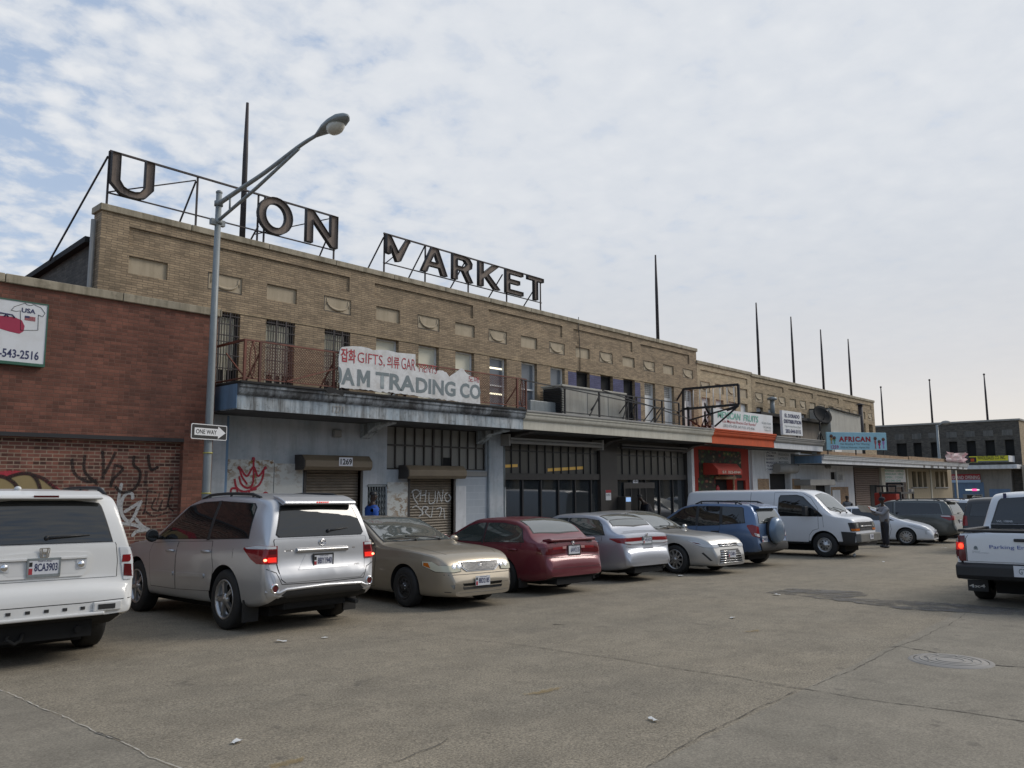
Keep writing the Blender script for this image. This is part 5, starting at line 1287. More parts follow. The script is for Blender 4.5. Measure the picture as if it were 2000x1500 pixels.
        # keep wheel-arch rims and hard steps crisp
        bm = bmesh.new(); bm.from_mesh(o.data)
        for e in bm.edges:
            if len(e.link_faces) == 2 and e.calc_face_angle(0) > radians(38): e.smooth = False
        bm.to_mesh(o.data); bm.free()
        o.data.name = 'body'; o.parent = s.t; s.body = o
        if sp.get('tray', True):
            tb = MB(); tb.box(s.x0+.5, s.x1-.5, -sp['W']/2+.42, sp['W']/2-.42, .17, .34); tb.build('underbody', M['under'], s.t, local=True)
    # ---- panels laid on the body
    def cast(s, p, d):
        h = s.bvh.ray_cast(V3(p)-V3(d)*3, V3(d))
        if h[0] is None: return None, None
        return h[0], s.smooth_n(h[0], h[2], h[1])
    def near(s, p):
        h = s.bvh.find_nearest(p); return h[0], s.smooth_n(h[0], h[2], h[1])
    def smooth_n(s, p, i, fn):
        a = V3((0,0,0))
        for k in s.bf[i]: a = a+s.vn[k]*(1/((s.bv[k]-p).length_squared+1e-6))
        return a.normalized() if a.length > 1e-9 else fn
    def S(s, x, z, sd):
        h, _ = s.cast((x, sd*.9, z), (0,-sd,0)); return tuple(h) if h is not None else tuple(s.near(V3((x, sd*s.sp['W']/2, z)))[0])
    def Bp(s, y, z):
        h, _ = s.cast((s.x0-.2, y, z), (1,0,0)); return tuple(h) if h is not None else tuple(s.near(V3((s.x0, y, z)))[0])
    def Fp(s, y, z):
        h, _ = s.cast((s.x1+.2, y, z), (-1,0,0)); return tuple(h) if h is not None else tuple(s.near(V3((s.x1, y, z)))[0])
    def panel(s, name, P, d, mat, off=.004, parent=None, step=.07, border=None, bw=.02, thick=None, smooth=True, rim=0):
        """closed outline P (3-D points) pushed along d onto the body surface and raised by off"""
        d = V3(d).normalized(); P = [V3(p) for p in P]
        u = d.cross(V3((0,0,1)));
        if u.length < .2: u = V3((0,1,0))
        u.normalize(); w = u.cross(d)
        Q = [Vector((p.dot(u), p.dot(w))) for p in P]; O = d*(sum(p.dot(d) for p in P)/len(P))
        out = []
        for a, b in zip(Q, Q[1:]+Q[:1]):
            k = max(1, int((b-a).length/step))
            for i in range(k): out.append(a+(b-a)*(i/k))
        n = len(out); pts = list(out); lo = (min(q.x for q in out), min(q.y for q in out)); hi = (max(q.x for q in out), max(q.y for q in out))
        y = lo[1]+step*.5
        def inside(q):
            c = False
            for a, b in zip(out, out[1:]+out[:1]):
                if (a.y > q.y) != (b.y > q.y) and q.x < (b.x-a.x)*(q.y-a.y)/(b.y-a.y)+a.x: c = not c
            return c
        while y < hi[1]:
            x = lo[0]+step*.5
            while x < hi[0]:
                q = Vector((x, y))
                if inside(q) and min((q-e).length for e in out) > step*.4: pts.append(q)
                x += step
            y += step
        vv, _, ff, *_ = delaunay_2d_cdt(pts, [(i, (i+1) % n) for i in range(n)], [], 1, 1e-6)
        co, nr = [], []
        diag = abs(d.x) > .05 and abs(d.y) > .05
        if diag:      # slanted outlines: aim at the outline's own plane, take the nearest skin where a ray slips past an edge
            c0 = sum(P, V3((0,0,0)))/len(P); nrm = V3((0,0,0))
            for a, b in zip(P, P[1:]+P[:1]): nrm += (a-c0).cross(b-c0)
            nrm.normalize()
        for q in vv:
            p = O+u*q.x+w*q.y
            if diag and abs(nrm.dot(d)) > .2: p = p+d*((c0-p).dot(nrm)/nrm.dot(d))
            h, nn = s.cast(p, d)
            if diag and (h is None or (h-p).length > .20): h, nn = s.near(p)
            if h is None:
                h, nn = s.near(p)
            if nn.dot(d) > 0: nn = -nn
            co.append(h); nr.append(nn)
        mb = MB(); top = [c+m*off for c, m in zip(co, nr)]; mb.add(top, [list(f) for f in ff], 0, smooth)
        cnt = {}
        for f in ff:
            for a, b in zip(f, list(f[1:])+[f[0]]): cnt[(a, b)] = 1
        ed = [(a, b) for a, b in cnt if (b, a) not in cnt]
        th = off+.006 if thick is None else thick
        base = len(mb.v); mb.v += [tuple(c+m*(off-th)) for c, m in zip(co, nr)]
        tb = len(mb.v); mb.v += [tuple(p) for p in top]
        for a, b in ed: mb.f.append([tb+b, tb+a, base+a, base+b]); mb.m.append(1 if border else 0); mb.s.append(False)
        mats = [mat]+([border] if border else [])
        me = bpy.data.meshes.new(name); used = sorted(set(i for f in mb.f for i in f)); ix = {v: i for i, v in enumerate(used)}
        me.from_pydata([mb.v[i] for i in used], [], [[ix[i] for i in f] for f in mb.f])
        for m_ in mats: me.materials.append(m_)
        for i, p in enumerate(me.polygons): p.material_index = mb.m[i]; p.use_smooth = mb.s[i]
        bm = bmesh.new(); bm.from_mesh(me); bmesh.ops.recalc_face_normals(bm, faces=bm.faces)
        # outward: compare with the cast direction
        if sum(f.normal.dot(d)*f.calc_area() for f in bm.faces if f.smooth) > 0: bmesh.ops.reverse_faces(bm, faces=bm.faces)
        bm.to_mesh(me); bm.free()
        if smooth:
            cn = [V3((0,0,0))]*len(me.vertices)
            for k, v in enumerate(used):
                if v < len(top): cn[k] = nr[v]
            me.normals_split_custom_set_from_vertices([tuple(q) for q in cn])
        o = link_mesh(name, me, parent or s.t)
        if rim: s.panel('lamp_rim', s.grow(P, rim), d, M['trim'], off=off*.5, parent=o, step=step)
        return o
    def grow(s, P, g):
        c = sum((V3(p) for p in P), V3((0,0,0)))/len(P); out = []
        n = len(P); Pv = [V3(p) for p in P]
        for i in range(n):
            a, b, d = Pv[i-1], Pv[i], Pv[(i+1) % n]; v = (b-c); L = v.length
            out.append(b+v/L*g)
        return out
    def side(s, name, poly, mat, sides=(1,-1), z=0, **k):
        for sd in sides: 
            s.panel(name, [(x, sd*.9, zz) for x, zz in poly], (0,-sd,0), mat, **k)
    def window(s, poly, glass='carglass', sides=(1,-1), trim='trim', g=.022, name='side_window'):
        for sd in sides:
            P = [V3((x, sd*.9, z)) for x, z in poly]
            w = s.panel(name, P, (0,-sd,0), M[glass], off=.006)
            s.panel('window_trim', s.grow(P, g), (0,-sd,0), M[trim], off=.003, parent=w)
    def seam(s, pts, axis, w=.007, name='panel_gap', parent=None, off=.0015):
        """dark shut line along points pushed onto the body"""
        d = V3(axis).normalized(); P = [V3(p) for p in pts]; out = []
        for a, b in zip(P, P[1:]):
            k = max(1, int((b-a).length/.05))
            for i in range(k): out.append(a.lerp(b, i/k))
        out.append(P[-1]); H = []
        for p in out:
            h, nn = s.cast(p, d)
            if h is not None:
                if nn.dot(d) > 0: nn = -nn
                H.append((h, nn))
        mb = MB(); vs = []
        for i, (h, nn) in enumerate(H):
            t = (H[min(i+1,len(H)-1)][0]-H[max(i-1,0)][0]); t = t.normalized() if t.length > 1e-6 else V3((0,0,1))
            sdv = nn.cross(t).normalized()*w/2; vs += [h+nn*off-sdv, h+nn*off+sdv]
        if len(H) < 2: return
        mb.add(vs, [(2*i, 2*i+1, 2*i+3, 2*i+2) for i in range(len(H)-1)]); return mb.build(name, M['trim'], parent or s.t, local=True, recalc=False)
    def doors(s, polys, sides=(1,-1), handles=()):
        for sd in sides:
            for poly, hd in zip(polys, handles or [None]*len(polys)):
                P = [(x, sd*.9, z) for x, z in poly]
                d = s.panel('door', P, (0,-sd,0), s.pm, off=.002, border=M['trim'], step=.06)
                s.panel('door_gap', s.grow(P, .011), (0,-sd,0), M['trim'], off=.001, parent=d, step=.06)
                if hd:
                    x, z, mt = hd; h, nn = s.cast((x, sd*.9, z), (0,-sd,0))
                    mb = MB(); mb.tube([h+nn*.002+V3((-.11,0,0)), h+nn*.035+V3((-.08,0,0)), h+nn*.038+V3((.08,0,0)), h+nn*.002+V3((.11,0,0))], .016, 8); mb.build('door_handle', mt, d, local=True)
    def wheels(s, rim, spokes=5, rr=.62, double=True, mat='alloy', hub=.10):
        sp = s.sp; R = sp['R']; W = sp.get('tw', .215); Y = sp['track']/2+W*.5
        first = None
        for wx in (0, sp['wb_']):
            for sd in (1, -1):
                e = bpy.data.objects.new('wheel', None); COL.objects.link(e); e.parent = s.t; e.location = (wx, sd*Y, R); e.rotation_euler = (0, 0, 0 if sd > 0 else pi); e.empty_display_size = .1
                if first:
                    for o in first:
                        c = o.copy(); COL.objects.link(c); c.parent = e; c.rotation_euler = (0, random.random()*6, 0)
                    continue
                t = MB(); rs = R*rr
                t.lathe([(rs-.01,-W*.98),(rs+.02,-W),(R*.93,-W*.99),(R*.985,-W*.9),(R,-W*.78),(R,-W*.22),(R*.985,-W*.1),(R*.94,-.006),(rs+.045,.004),(rs+.015,.0),(rs-.012,-.012)], (0,0,0), (0,1,0), 44)
                a = t.build('tyre', M['rubber'], e, local=True)
                q = MB(); q.lathe([(rs-.012,-.014),(rs+.004,-.003),(rs-.006,.002),(rs-.022,-.004),(rs-.032,-.05),(rs-.05,-.11),(.06,-.12),(0,-.12)], (0,0,0), (0,1,0), 44, mats=[0,0,0,0,0,1,1])
                zf = -.012
                if spokes > 0:
                    for i in range(spokes):
                        a0 = 2*pi*i/spokes
                        for off in ((-.10, .10) if double else (0,)):
                            aa = a0+off*(1.0); ww = .019 if double else .036
                            d = V3((cos(aa), 0, sin(aa))); d2 = V3((cos(a0+off*.5), 0, sin(a0+off*.5))); nrm = V3((-sin(aa), 0, cos(aa)))
                            p0 = d2*(hub*.6); p1 = d*(rs-.024)
                            v = [p0-nrm*ww*.8, p0+nrm*ww*.8, p1+nrm*ww*.55, p1-nrm*ww*.55]
                            f = [(x.x, zf+(.006 if k < 2 else -.004), x.z) for k, x in enumerate(v)]; b = [(x.x, zf-.045, x.z) for x in v]
                            q.add(f+b, [(0,1,2,3),(0,4,5,1),(1,5,6,2),(2,6,7,3),(3,7,4,0)])
                    q.lathe([(hub,-.05),(hub,-.012),(hub*.55,.0),(hub*.5,.004),(0,.006)], (0,0,0), (0,1,0), 20)
                else:   # pressed steel wheel with slots
                    q.lathe([(rs-.024,-.02),(rs*.82,-.03),(rs*.70,-.012),(rs*.45,-.03),(rs*.38,-.008),(rs*.30,-.0),(.055,.006),(.05,.02),(0,.02)], (0,0,0), (0,1,0), 32)
                    for i in range(8):
                        a0 = 2*pi*i/8; q.lathe([(0,.004),(.026,.003),(.028,-.01)], (cos(a0)*rs*.60,-.018,sin(a0)*rs*.60), (0,1,0), 8, m=1)
                    for i in range(6):
                        a0 = 2*pi*i/6; q.lathe([(0,.014),(.012,.012),(.013,-.004)], (cos(a0)*rs*.24,0,sin(a0)*rs*.24), (0,1,0), 6, m=2)
                b = q.build('rim', [M[mat], M['under'], M['chrome']], e, local=True)
                g = MB(); g.lathe([(.13,-.10),(.13,-.115),(.05,-.118)], (0,0,0), (0,1,0), 20); 
                first = [a, b]
    def mirror(s, x, z, mat=None, size=(.10,.09,.075), out=.16, sides=(1,-1)):
        for sd in sides:
            h, nn = s.cast((x, sd*.9, z), (0,-sd,0))
            if h is None: continue
            c = h+V3((-.02, sd*out, .035)); mb = MB()
            mb.tube([h, h+V3((0, sd*out*.6, .0))], .028, 8)
            a = len(mb.v); mb.sphere((0,0,0), 1, 12)
            for i in range(a, len(mb.v)):
                v = mb.v[i]; x_ = v[0]; x_ = max(x_, -.45) if True else x_
                mb.v[i] = (c.x+x_*size[2], c.y+v[1]*size[0], c.z+v[2]*size[1])
            m = mb.build('wing_mirror', mat or s.pm, s.t, local=True)
            g = MB(); gx = c.x-.45*size[2]-.002; g.add([(gx, c.y+cos(2*pi*i/14)*size[0]*.8, c.z+sin(2*pi*i/14)*size[1]*.8) for i in range(14)], [list(range(14))]); g.build('mirror_glass', M['carglass'], m, local=True, recalc=False)
    def plate(s, p, d, text, w=.305, h=.152, mat='plate', ink='navy_ink', sub='MARYLAND', red=True, frame=None, n=None):
        """number plate at p, facing direction d (outward)"""
        d = V3(d).normalized(); U = V3((0,0,1)).cross(d).normalized(); Wv = d.cross(U); c = V3(p)
        mb = MB(); mb.obox(c, U*w/2, Wv*h/2, d*.004); o = mb.build('number_plate', M[mat], s.t, local=True)
        if frame: 
            mb = MB()
            for (a, b, ww, hh) in ((0,h/2+.004,w/2+.012,.010),(0,-h/2-.006,w/2+.012,.014),(w/2+.004,0,.009,h/2),(-w/2-.004,0,.009,h/2)): mb.obox(c+U*a+Wv*b, U*ww, Wv*hh, d*.008)
            mb.build('plate_frame', M[frame], o, local=True)
        txt('characters', text, c-U*w*.30-Wv*h*.26, U, Wv, w*.74, h*.52, M[ink], o, bold=.02, local=True, lift=.006)
        txt('characters', sub, c-U*w*.2+Wv*h*.34, U, Wv, w*.45, h*.10, M[ink], o, local=True, lift=.006)
        if red:
            mb = MB(); mb.obox(c-U*w*.42-Wv*h*.25+d*.005, U*w*.06, Wv*h*.2, d*.0006); mb.build('plate_emblem', M['red_ink'], o, local=True)
            mb = MB(); mb.obox(c-U*w*.42+Wv*h*.2+d*.005, U*w*.05, Wv*h*.14, d*.0006); mb.build('plate_emblem', M['black_ink'], o, local=True)
        return o
    def wiper(s, p0, p1, d, parent=None, pivot=None):
        h0, n0 = s.cast(p0, d); h1, n1 = s.cast(p1, d)
        mb = MB(); mb.tube([h0+n0*.03, (h0+h1)/2+(n0+n1)*.02, h1+n1*.014], [.014,.011,.007], 6)
        mb.sphere(h0+n0*.02, .026, 8); mb.build('wiper', M['trim'], parent or s.t, local=True)
    def emblem_ring(s, p, d, r, parent=None, kind='oval', lift=.012):
        h, nn = s.cast(p, d); d = -V3(d).normalized(); U = V3((0,0,1)).cross(d).normalized(); Wv = d.cross(U); c = h+d*lift
        mb = MB()
        if kind == 'oval':
            def ring(a, b, oy=0): mb.tube([c+U*a*cos(q)+Wv*(b*sin(q)+oy) for q in [2*pi*i/20 for i in range(21)]], r*.085, 5)
            ring(r, r*.68); ring(r*.62, r*.20, r*.34); ring(r*.24, r*.60, -.02*r)
        elif kind == 'h':
            P = [(-.8,.8),(.8,.8),(.9,.7),(.7,-.8),(-.7,-.8),(-.9,.7)]
            for a, b in zip(P, P[1:]+P[:1]): mb.bar(c+U*a[0]*r+Wv*a[1]*r, c+U*b[0]*r+Wv*b[1]*r, r*.16)
            mb.bar(c+U*-.52*r+Wv*.72*r, c+U*-.38*r+Wv*-.72*r, r*.26); mb.bar(c+U*.52*r+Wv*.72*r, c+U*.38*r+Wv*-.72*r, r*.26); mb.bar(c+U*-.42*r, c+U*.42*r, r*.3)
        elif kind == 'bow':
            mb.obox(c, U*r*1.5, Wv*r*.35, d*.006); mb.obox(c, U*r*.5, Wv*r*.7, d*.007)
        mb.build('emblem', M['chrome'], parent or s.t, local=True)
    def badge(s, text, p, d, w, h, parent=None, mat='chrome'):
        hh, nn = s.cast(p, d); d = -V3(d).normalized(); U = V3((0,0,1)).cross(d).normalized(); Wv = d.cross(U)
        txt('badge', text, hh+d*.004, U, Wv, w, h, M[mat], parent or s.t, bold=.02, local=True, lift=.004)
    def rails(s, x0, x1, yk=.86, mat='trim', h=.055, posts=3):
        for sd in (1, -1):
            pts = []
            for i in range(9):
                x = x0+(x1-x0)*i/8; P = s.section(x); yr = max(y for y, z in P if z > s.zt(x)-.11)*yk
                hit, nn = s.cast((x, sd*yr, 3), (0,0,-1)); pts.append(hit+V3((0,0,h if 0 < i < 8 else .005)))
            mb = MB(); mb.tube(pts, [.018]+[.02]*7+[.018], 8)
            for i in (1, 4, 7)[:posts]: mb.tube([pts[i], pts[i]-V3((0,0,h+.02))], .02, 6)
            mb.build('roof_rail', M[mat], s.t, local=True)
B_ = (1,0,0); F_ = (-1,0,0); T_ = (0,0,-1)      # looking at the back, the front, the top
def yz(x, pts): return [(x, y, z) for y, z in pts]
def sym(pts): return pts+[(-y, z) for y, z in pts[::-1]]
pw = {}
pw['white'] = paint('white_car_paint', (.68,.68,.665), 0, .35, .3); pw['silver'] = paint('silver_car_paint', (.53,.54,.56), .75, .34, .22)
pw['gold'] = paint('beige_gold_car_paint', (.37,.325,.255), .65, .36, .35); pw['maroon'] = paint('maroon_car_paint', (.145,.014,.026), .25, .32, .22)
pw['ice'] = paint('ice_silver_car_paint', (.46,.48,.53), .7, .32, .25); pw['champ'] = paint('champagne_car_paint', (.45,.445,.43), .7, .33, .25)
pw['blue'] = paint('steel_blue_car_paint', (.085,.145,.26), .45, .33, .3); pw['van'] = paint('white_van_paint', (.66,.67,.69), 0, .38, .2)
pw['pearl'] = paint('pearl_white_car_paint', (.70,.72,.75), 0, .3, .12); pw['grey'] = paint('grey_green_car_paint', (.08,.088,.085), .6, .33, .25); pw['black'] = paint('black_car_paint', (.005,.005,.006), .0, .3, .06)
pw['fleet'] = paint('white_fleet_paint', (.67,.68,.69), 0, .36, .2)
H90 = radians(90)

# ---------------------------------------------------------- white SUV, tail to the street (near left)
C_ = Car('parked_suv', 'white SUV cut by the left edge, its rear bumper slotted with step bars', 'car', (2.97,10.46), radians(87), dict(
    zt=[(-1.09,.58),(-1.075,.70),(-1.03,.775),(-1.0,.80),(-.985,.86),(-.955,1.19),(-.80,1.64),(-.74,1.70),(-.60,1.735),(-.2,1.765),(.6,1.775),(1.3,1.74),(1.6,1.66),(2.4,1.16),(2.6,1.10),(3.3,1.02),(3.55,.93),(3.64,.75),(3.69,.5)],
    zb=[(-1.09,.55),(-1.0,.74),(-.97,1.06),(-.5,1.12),(2.3,1.09),(3.5,.92),(3.69,.45)], wb=[(-1.09,.915),(-.95,.955),(-.4,.98),(2.8,.975),(3.4,.90),(3.69,.74)],
    zs=[(-1.09,.46),(-.9,.40),(-.5,.30),(2.9,.28),(3.69,.30)], tum=.27, crown=.05, R=.372, track=1.60, W=1.96, wb_=2.70, round=.07, ry=.04, rz=.08, tw=.245), pw['white'], scale=(1.04,.97,1.06))
C_.wheels('a', 5, mat='alloy')
gl = sym([(.70,1.205),(.685,1.25),(.585,1.57),(.56,1.605),(.3,1.625)])
w = C_.panel('rear_window', yz(-1.2, gl), B_, M['carglass'], off=.008); C_.panel('window_trim', C_.grow(yz(-1.2, gl), .018), B_, M['trim'], off=.004, parent=w)
C_.wiper((-1.2,-.02,1.255), (-1.2,-.46,1.275), B_, w)
gate = sym([(.76,.84),(.765,1.0),(.745,1.17),(.735,1.19)])
g_ = C_.panel('tailgate', yz(-1.2, gate), B_, C_.pm, off=.006, border=M['trim']); C_.panel('tailgate_gap', C_.grow(yz(-1.2, gate), .01), B_, M['trim'], off=.001, parent=g_)
# raised plate surround with two lamps
rec = sym([(.40,.865),(.46,.93),(.485,1.06),(.44,1.10),(.2,1.115)])
C_.panel('plate_surround', yz(-1.2, rec), B_, C_.pm, off=.022, parent=g_, step=.05)
rec2 = sym([(.34,.895),(.40,.94),(.44,1.03),(.42,1.045)])
C_.panel('plate_recess', yz(-1.2, rec2), B_, plain('white_recess', (.60,.60,.59), .5), off=.0235, parent=g_, step=.05)
mb = MB(); h_, _n = C_.cast((-1.2,0,1.05), B_); mb.box(h_.x-.045, h_.x-.015, -.44, .44, 1.045, 1.062); mb.build('tailgate_grip', C_.pm, g_, local=True)
for sd in (1,-1):
    l_ = C_.panel('reversing_lamp', yz(-1.2, [(sd*.33,.935),(sd*.425,.945),(sd*.44,1.035),(sd*.325,1.035)]), B_, M['lamp_clear'], off=.03)
    mb = MB(); h_, _n = C_.cast((-1.2,sd*.375,.985), B_); mb.lathe([(0,.012),(.03,.008),(.036,0)], h_-V3((.034,0,0)), (-1,0,0), 14); mb.build('bulb', M['chrome'], l_, local=True)
h_, _n = C_.cast((-1.2,0,.97), B_); C_.plate((h_.x-.034,.0,.975), (-1,0,0), '8CA3903', frame='galv')
C_.emblem_ring((-1.2,0,1.115), B_, .055, kind='h', lift=.032)
for sd in (1,-1):
    P = [(-.98,sd*.83,.80),(-.90,sd*.97,.80),(-.86,sd*.98,1.13),(-.95,sd*.78,1.14)]
    t_ = C_.panel('tail_lamp', P, (.7,-sd*.72,0), M['lamp_clear'], off=.010, step=.04)
    C_.panel('red_lens', [(-.99,sd*.835,.985),(-.90,sd*.97,.985),(-.88,sd*.975,1.06),(-.96,sd*.82,1.06)], (.7,-sd*.72,0), M['lamp_red'], off=.014, parent=t_, step=.04)
    C_.panel('red_lens', [(-.99,sd*.845,.84),(-.915,sd*.96,.82),(-.89,sd*.97,.95),(-.97,sd*.84,.965)], (.7,-sd*.72,0), M['lamp_dark_red'], off=.014, parent=t_, step=.04)
# roof spoiler with brake lamp
mb = MB(); mb.prism([(-.86,1.645),(-.90,1.655),(-.885,1.69),(-.74,1.735),(-.60,1.745),(-.66,1.70)], (0,-.60,0), (1,0,0), (0,0,1), (0,1.20,0)); sp_ = mb.build('spoiler', C_.pm, C_.t, local=True, bevel=.012)
mb = MB(); mb.obox((-.893,.0,1.672), (.004,0,0), (0,.125,0), (-.006,0,.016)); mb.build('brake_lamp', M['lamp_dark_red'], sp_, local=True)
mb = MB(); mb.sphere((-.45,.18,1.765), .03, 10, sc=(2,1.2,.8)); mb.build('aerial', C_.pm, C_.t, local=True)
C_.rails(-.55, 1.2, .93, 'trim')
# bumper step bars
mb = MB(); mb.box(-1.13,-1.06,-.62,.62,.470,.505); 
mb.box(-1.115,-1.06,-.80,-.50,.505,.60); mb.box(-1.115,-1.06,.50,.80,.505,.60)
bmp = mb.build('bumper_bar', C_.pm, C_.t, local=True, bevel=.012)
for y0_ in (-.73,.55): mb = MB(); mb.box(-1.120,-1.1155,y0_,y0_+.18,.525,.575); mb.build('bumper_slot', M['trim'], bmp, local=True)
for y0_ in (-.42,-.24,-.06,.12,.30,-.545): mb = MB(); mb.box(-1.096,-1.066,y0_,y0_+.045,.535,.565); mb.build('bumper_slot', M['trim'], bmp, local=True)
C_.seam(yz(-1.3, [(-.93,.615),(-.4,.60),(.4,.60),(.93,.615)]), B_, .008)
mb = MB(); mb.tube([(-.98,.28,.33),(-1.0,.30,.30),(-1.0,.22,.25),(-.98,.16,.28),(-.97,.14,.34)], .018, 8); mb.box(-.95,-.4,-.55,.55,.25,.42); mb.tube([(-.98,-.40,.33),(-.7,-.40,.33)], .035, 10); mb.build('underside_parts', M['under'], C_.t, local=True)
C_.window([(-.78,1.17),(-.70,1.55),(-.60,1.62),(.40,1.65),(.36,1.15)]); C_.window([(.46,1.15),(.50,1.65),(1.35,1.62),(2.15,1.16)])
C_.doors([[(.42,.42),(.42,1.12),(1.45,1.10),(1.45,.42)],[(1.48,.42),(1.48,1.10),(2.25,1.06),(2.15,.42)]], handles=[(.55,1.02,C_.pm),(1.6,1.0,C_.pm)])
C_.mirror(2.1, 1.12)

# ---------------------------------------------------------- silver SUV
C_ = Car('parked_suv', 'silver SUV with lit brake lamps beside the white SUV', 'car', (6.37,10.31), radians(90.5), dict(
    zt=[(-1.0,.60),(-.985,.72),(-.95,.80),(-.935,.84),(-.905,1.14),(-.78,1.53),(-.70,1.635),(-.58,1.675),(-.2,1.71),(.5,1.725),(1.15,1.70),(1.5,1.63),(2.42,1.14),(2.6,1.09),(3.2,1.02),(3.55,.93),(3.70,.78),(3.79,.52)],
    zb=[(-1.0,.56),(-.94,.78),(-.90,1.05),(-.5,1.12),(.5,1.08),(2.3,1.02),(3.5,.90),(3.79,.47)], wb=[(-1.0,.83),(-.85,.90),(-.3,.945),(.3,.952),(2.8,.95),(3.3,.91),(3.6,.82),(3.79,.68)],
    zs=[(-1.0,.44),(-.85,.36),(-.5,.30),(2.9,.27),(3.79,.26)], tum=.33, crown=.06, bulge=.02, R=.375, track=1.62, W=1.91, wb_=2.79, round=.09, ry=.06, rz=.10, tw=.24, shoulder=.045), pw['silver'], scale=(1,1,1.07))
C_.wheels('a', 5, rr=.66, mat='alloy', hub=.075)
gl = sym([(.66,1.165),(.70,1.20),(.595,1.50),(.57,1.545),(.3,1.57)])
w = C_.panel('rear_window', yz(-1.2, gl), B_, M['carglass'], off=.008); C_.panel('window_trim', C_.grow(yz(-1.2, gl), .016), B_, M['trim'], off=.004, parent=w)
C_.wiper((-1.2,-.10,1.22), (-1.2,-.44,1.255), B_, w)
gate = sym([(.60,.615),(.665,.66),(.70,.80),(.745,1.12),(.735,1.14)])
g_ = C_.panel('tailgate', yz(-1.2, gate), B_, C_.pm, off=.006, border=M['trim']); C_.panel('tailgate_gap', C_.grow(yz(-1.2, gate), .010), B_, M['trim'], off=.001, parent=g_)
mb = MB(); h_, _n = C_.cast((-1.2,0,.99), B_); mb.prism([(h_.x-.035,.965),(h_.x-.04,1.0),(h_.x-.005,1.03),(h_.x,.965)], (0,-.42,0), (1,0,0), (0,0,1), (0,.84,0)); mb.build('chrome_garnish', M['alloy'], g_, local=True, bevel=.01)
for sd in (1,-1):
    P = [C_.Bp(sd*.70,.845),C_.S(-.78,.85,sd),C_.S(-.66,.90,sd),C_.S(-.46,1.02,sd),C_.S(-.47,1.04,sd),C_.S(-.76,1.07,sd),C_.Bp(sd*.70,1.06)]
    t_ = C_.panel('tail_lamp', P, (.75,-sd*.66,0), M['lamp_red'], off=.010, step=.04)
    C_.panel('clear_lens', [C_.Bp(sd*.72,1.025),C_.S(-.55,1.022,sd),C_.S(-.49,1.036,sd),C_.S(-.76,1.066,sd),C_.Bp(sd*.72,1.055)], (.75,-sd*.66,0), M['lamp_clear'], off=.014, parent=t_, step=.04)
    C_.panel('orange_lens', [C_.Bp(sd*.72,.965),C_.Bp(sd*.82,.965),C_.Bp(sd*.82,1.01),C_.Bp(sd*.72,1.01)], (.75,-sd*.66,0), M['lamp_dark_red'], off=.014, parent=t_, step=.03)
    h_, _n = C_.cast((-.86,sd*.82,.895), (.75,-sd*.66,0)); mb = MB(); mb.sphere(h_+_n*.012, .019, 10, sc=(1,1.3,.8)); mb.build('lit_bulb', emis('brake_bulb', (1,.12,.06), 9), t_, local=True)
    C_.panel('lit_lens', [C_.Bp(sd*.72,.865),C_.Bp(sd*.84,.865),C_.Bp(sd*.84,.925),C_.Bp(sd*.72,.925)], (.75,-sd*.66,0), M['lamp_lit'], off=.013, parent=t_, step=.03)
    h_, _n = C_.cast((-1.2,sd*.76,.555), B_); mb = MB(); mb.lathe([(.0,.008),(.042,.008)], h_, (-1,0,0), 18, m=1); mb.lathe([(.042,.0),(.042,.014),(.058,.010),(.062,-.01)], h_, (-1,0,0), 18); mb.build('reflector', [M['chrome'], M['lamp_dark_red']], C_.t, local=True)
mb = MB(); mb.prism([(-.83,1.555),(-.885,1.575),(-.865,1.61),(-.70,1.665),(-.55,1.69),(-.6,1.645)], (0,-.59,0), (1,0,0), (0,0,1), (0,1.18,0)); sp_ = mb.build('spoiler', C_.pm, C_.t, local=True, bevel=.015)
mb = MB()
for i in range(6): mb.obox((-.879,-.10+i*.035,1.593), (.003,0,0), (0,.011,0), (-.004,0,.009))
mb.build('brake_lamp', M['lamp_lit'], sp_, local=True)
h_, _n = C_.cast((-1.2,0,.86), B_); C_.plate((h_.x-.022,0,.855), (-1,0,0), '8BY1940', frame='trim')
C_.panel('plate_recess', yz(-1.2, sym([(.40,.755),(.27,.945)])), B_, C_.pm, off=.010, parent=g_, step=.05)
C_.emblem_ring((-1.2,0,1.085), B_, .058); C_.badge('TOYOTA', (-1.2,.60,.985), B_, .15, .024); C_.badge('V6', (-1.2,-.50,.985), B_, .05, .026); C_.badge('4WD', (-1.2,-.52,.77), B_, .08, .022, mat='chrome')
C_.panel('lower_valance', yz(-1.2, sym([(.58,.44),(.66,.47),(.58,.52)])), B_, M['trim'], off=.012)
mb = MB(); P = [(.86,.515),(.70,.50),(.60,.535),(.0,.55),(-.60,.535),(-.70,.50),(-.86,.515)]; mb.tube([C_.cast((-1.2,y,z), B_)[0]-V3((.012,0,0)) for y, z in P], .020, 8); mb.build('bumper_strip', C_.pm, C_.t, local=True)
C_.seam(yz(-1.2, [(.86,.79),(.73,.74),(.66,.60),(.0,.585),(-.66,.60),(-.73,.74),(-.86,.79)]), B_, .010)
C_.window([(-.50,1.155),(-.44,1.53),(-.36,1.575),(.55,1.61),(.52,1.12)]); C_.window([(.60,1.12),(.64,1.61),(1.1,1.59),(1.5,1.53),(2.18,1.13),(2.1,1.08)])
C_.doors([[(.30,.74),(.40,.46),(1.42,.42),(1.42,1.06),(.42,1.09)],[(1.45,.42),(1.45,1.06),(2.28,1.02),(2.33,.9),(2.26,.42)]], handles=[(.52,.955,C_.pm),(1.62,.93,C_.pm)])
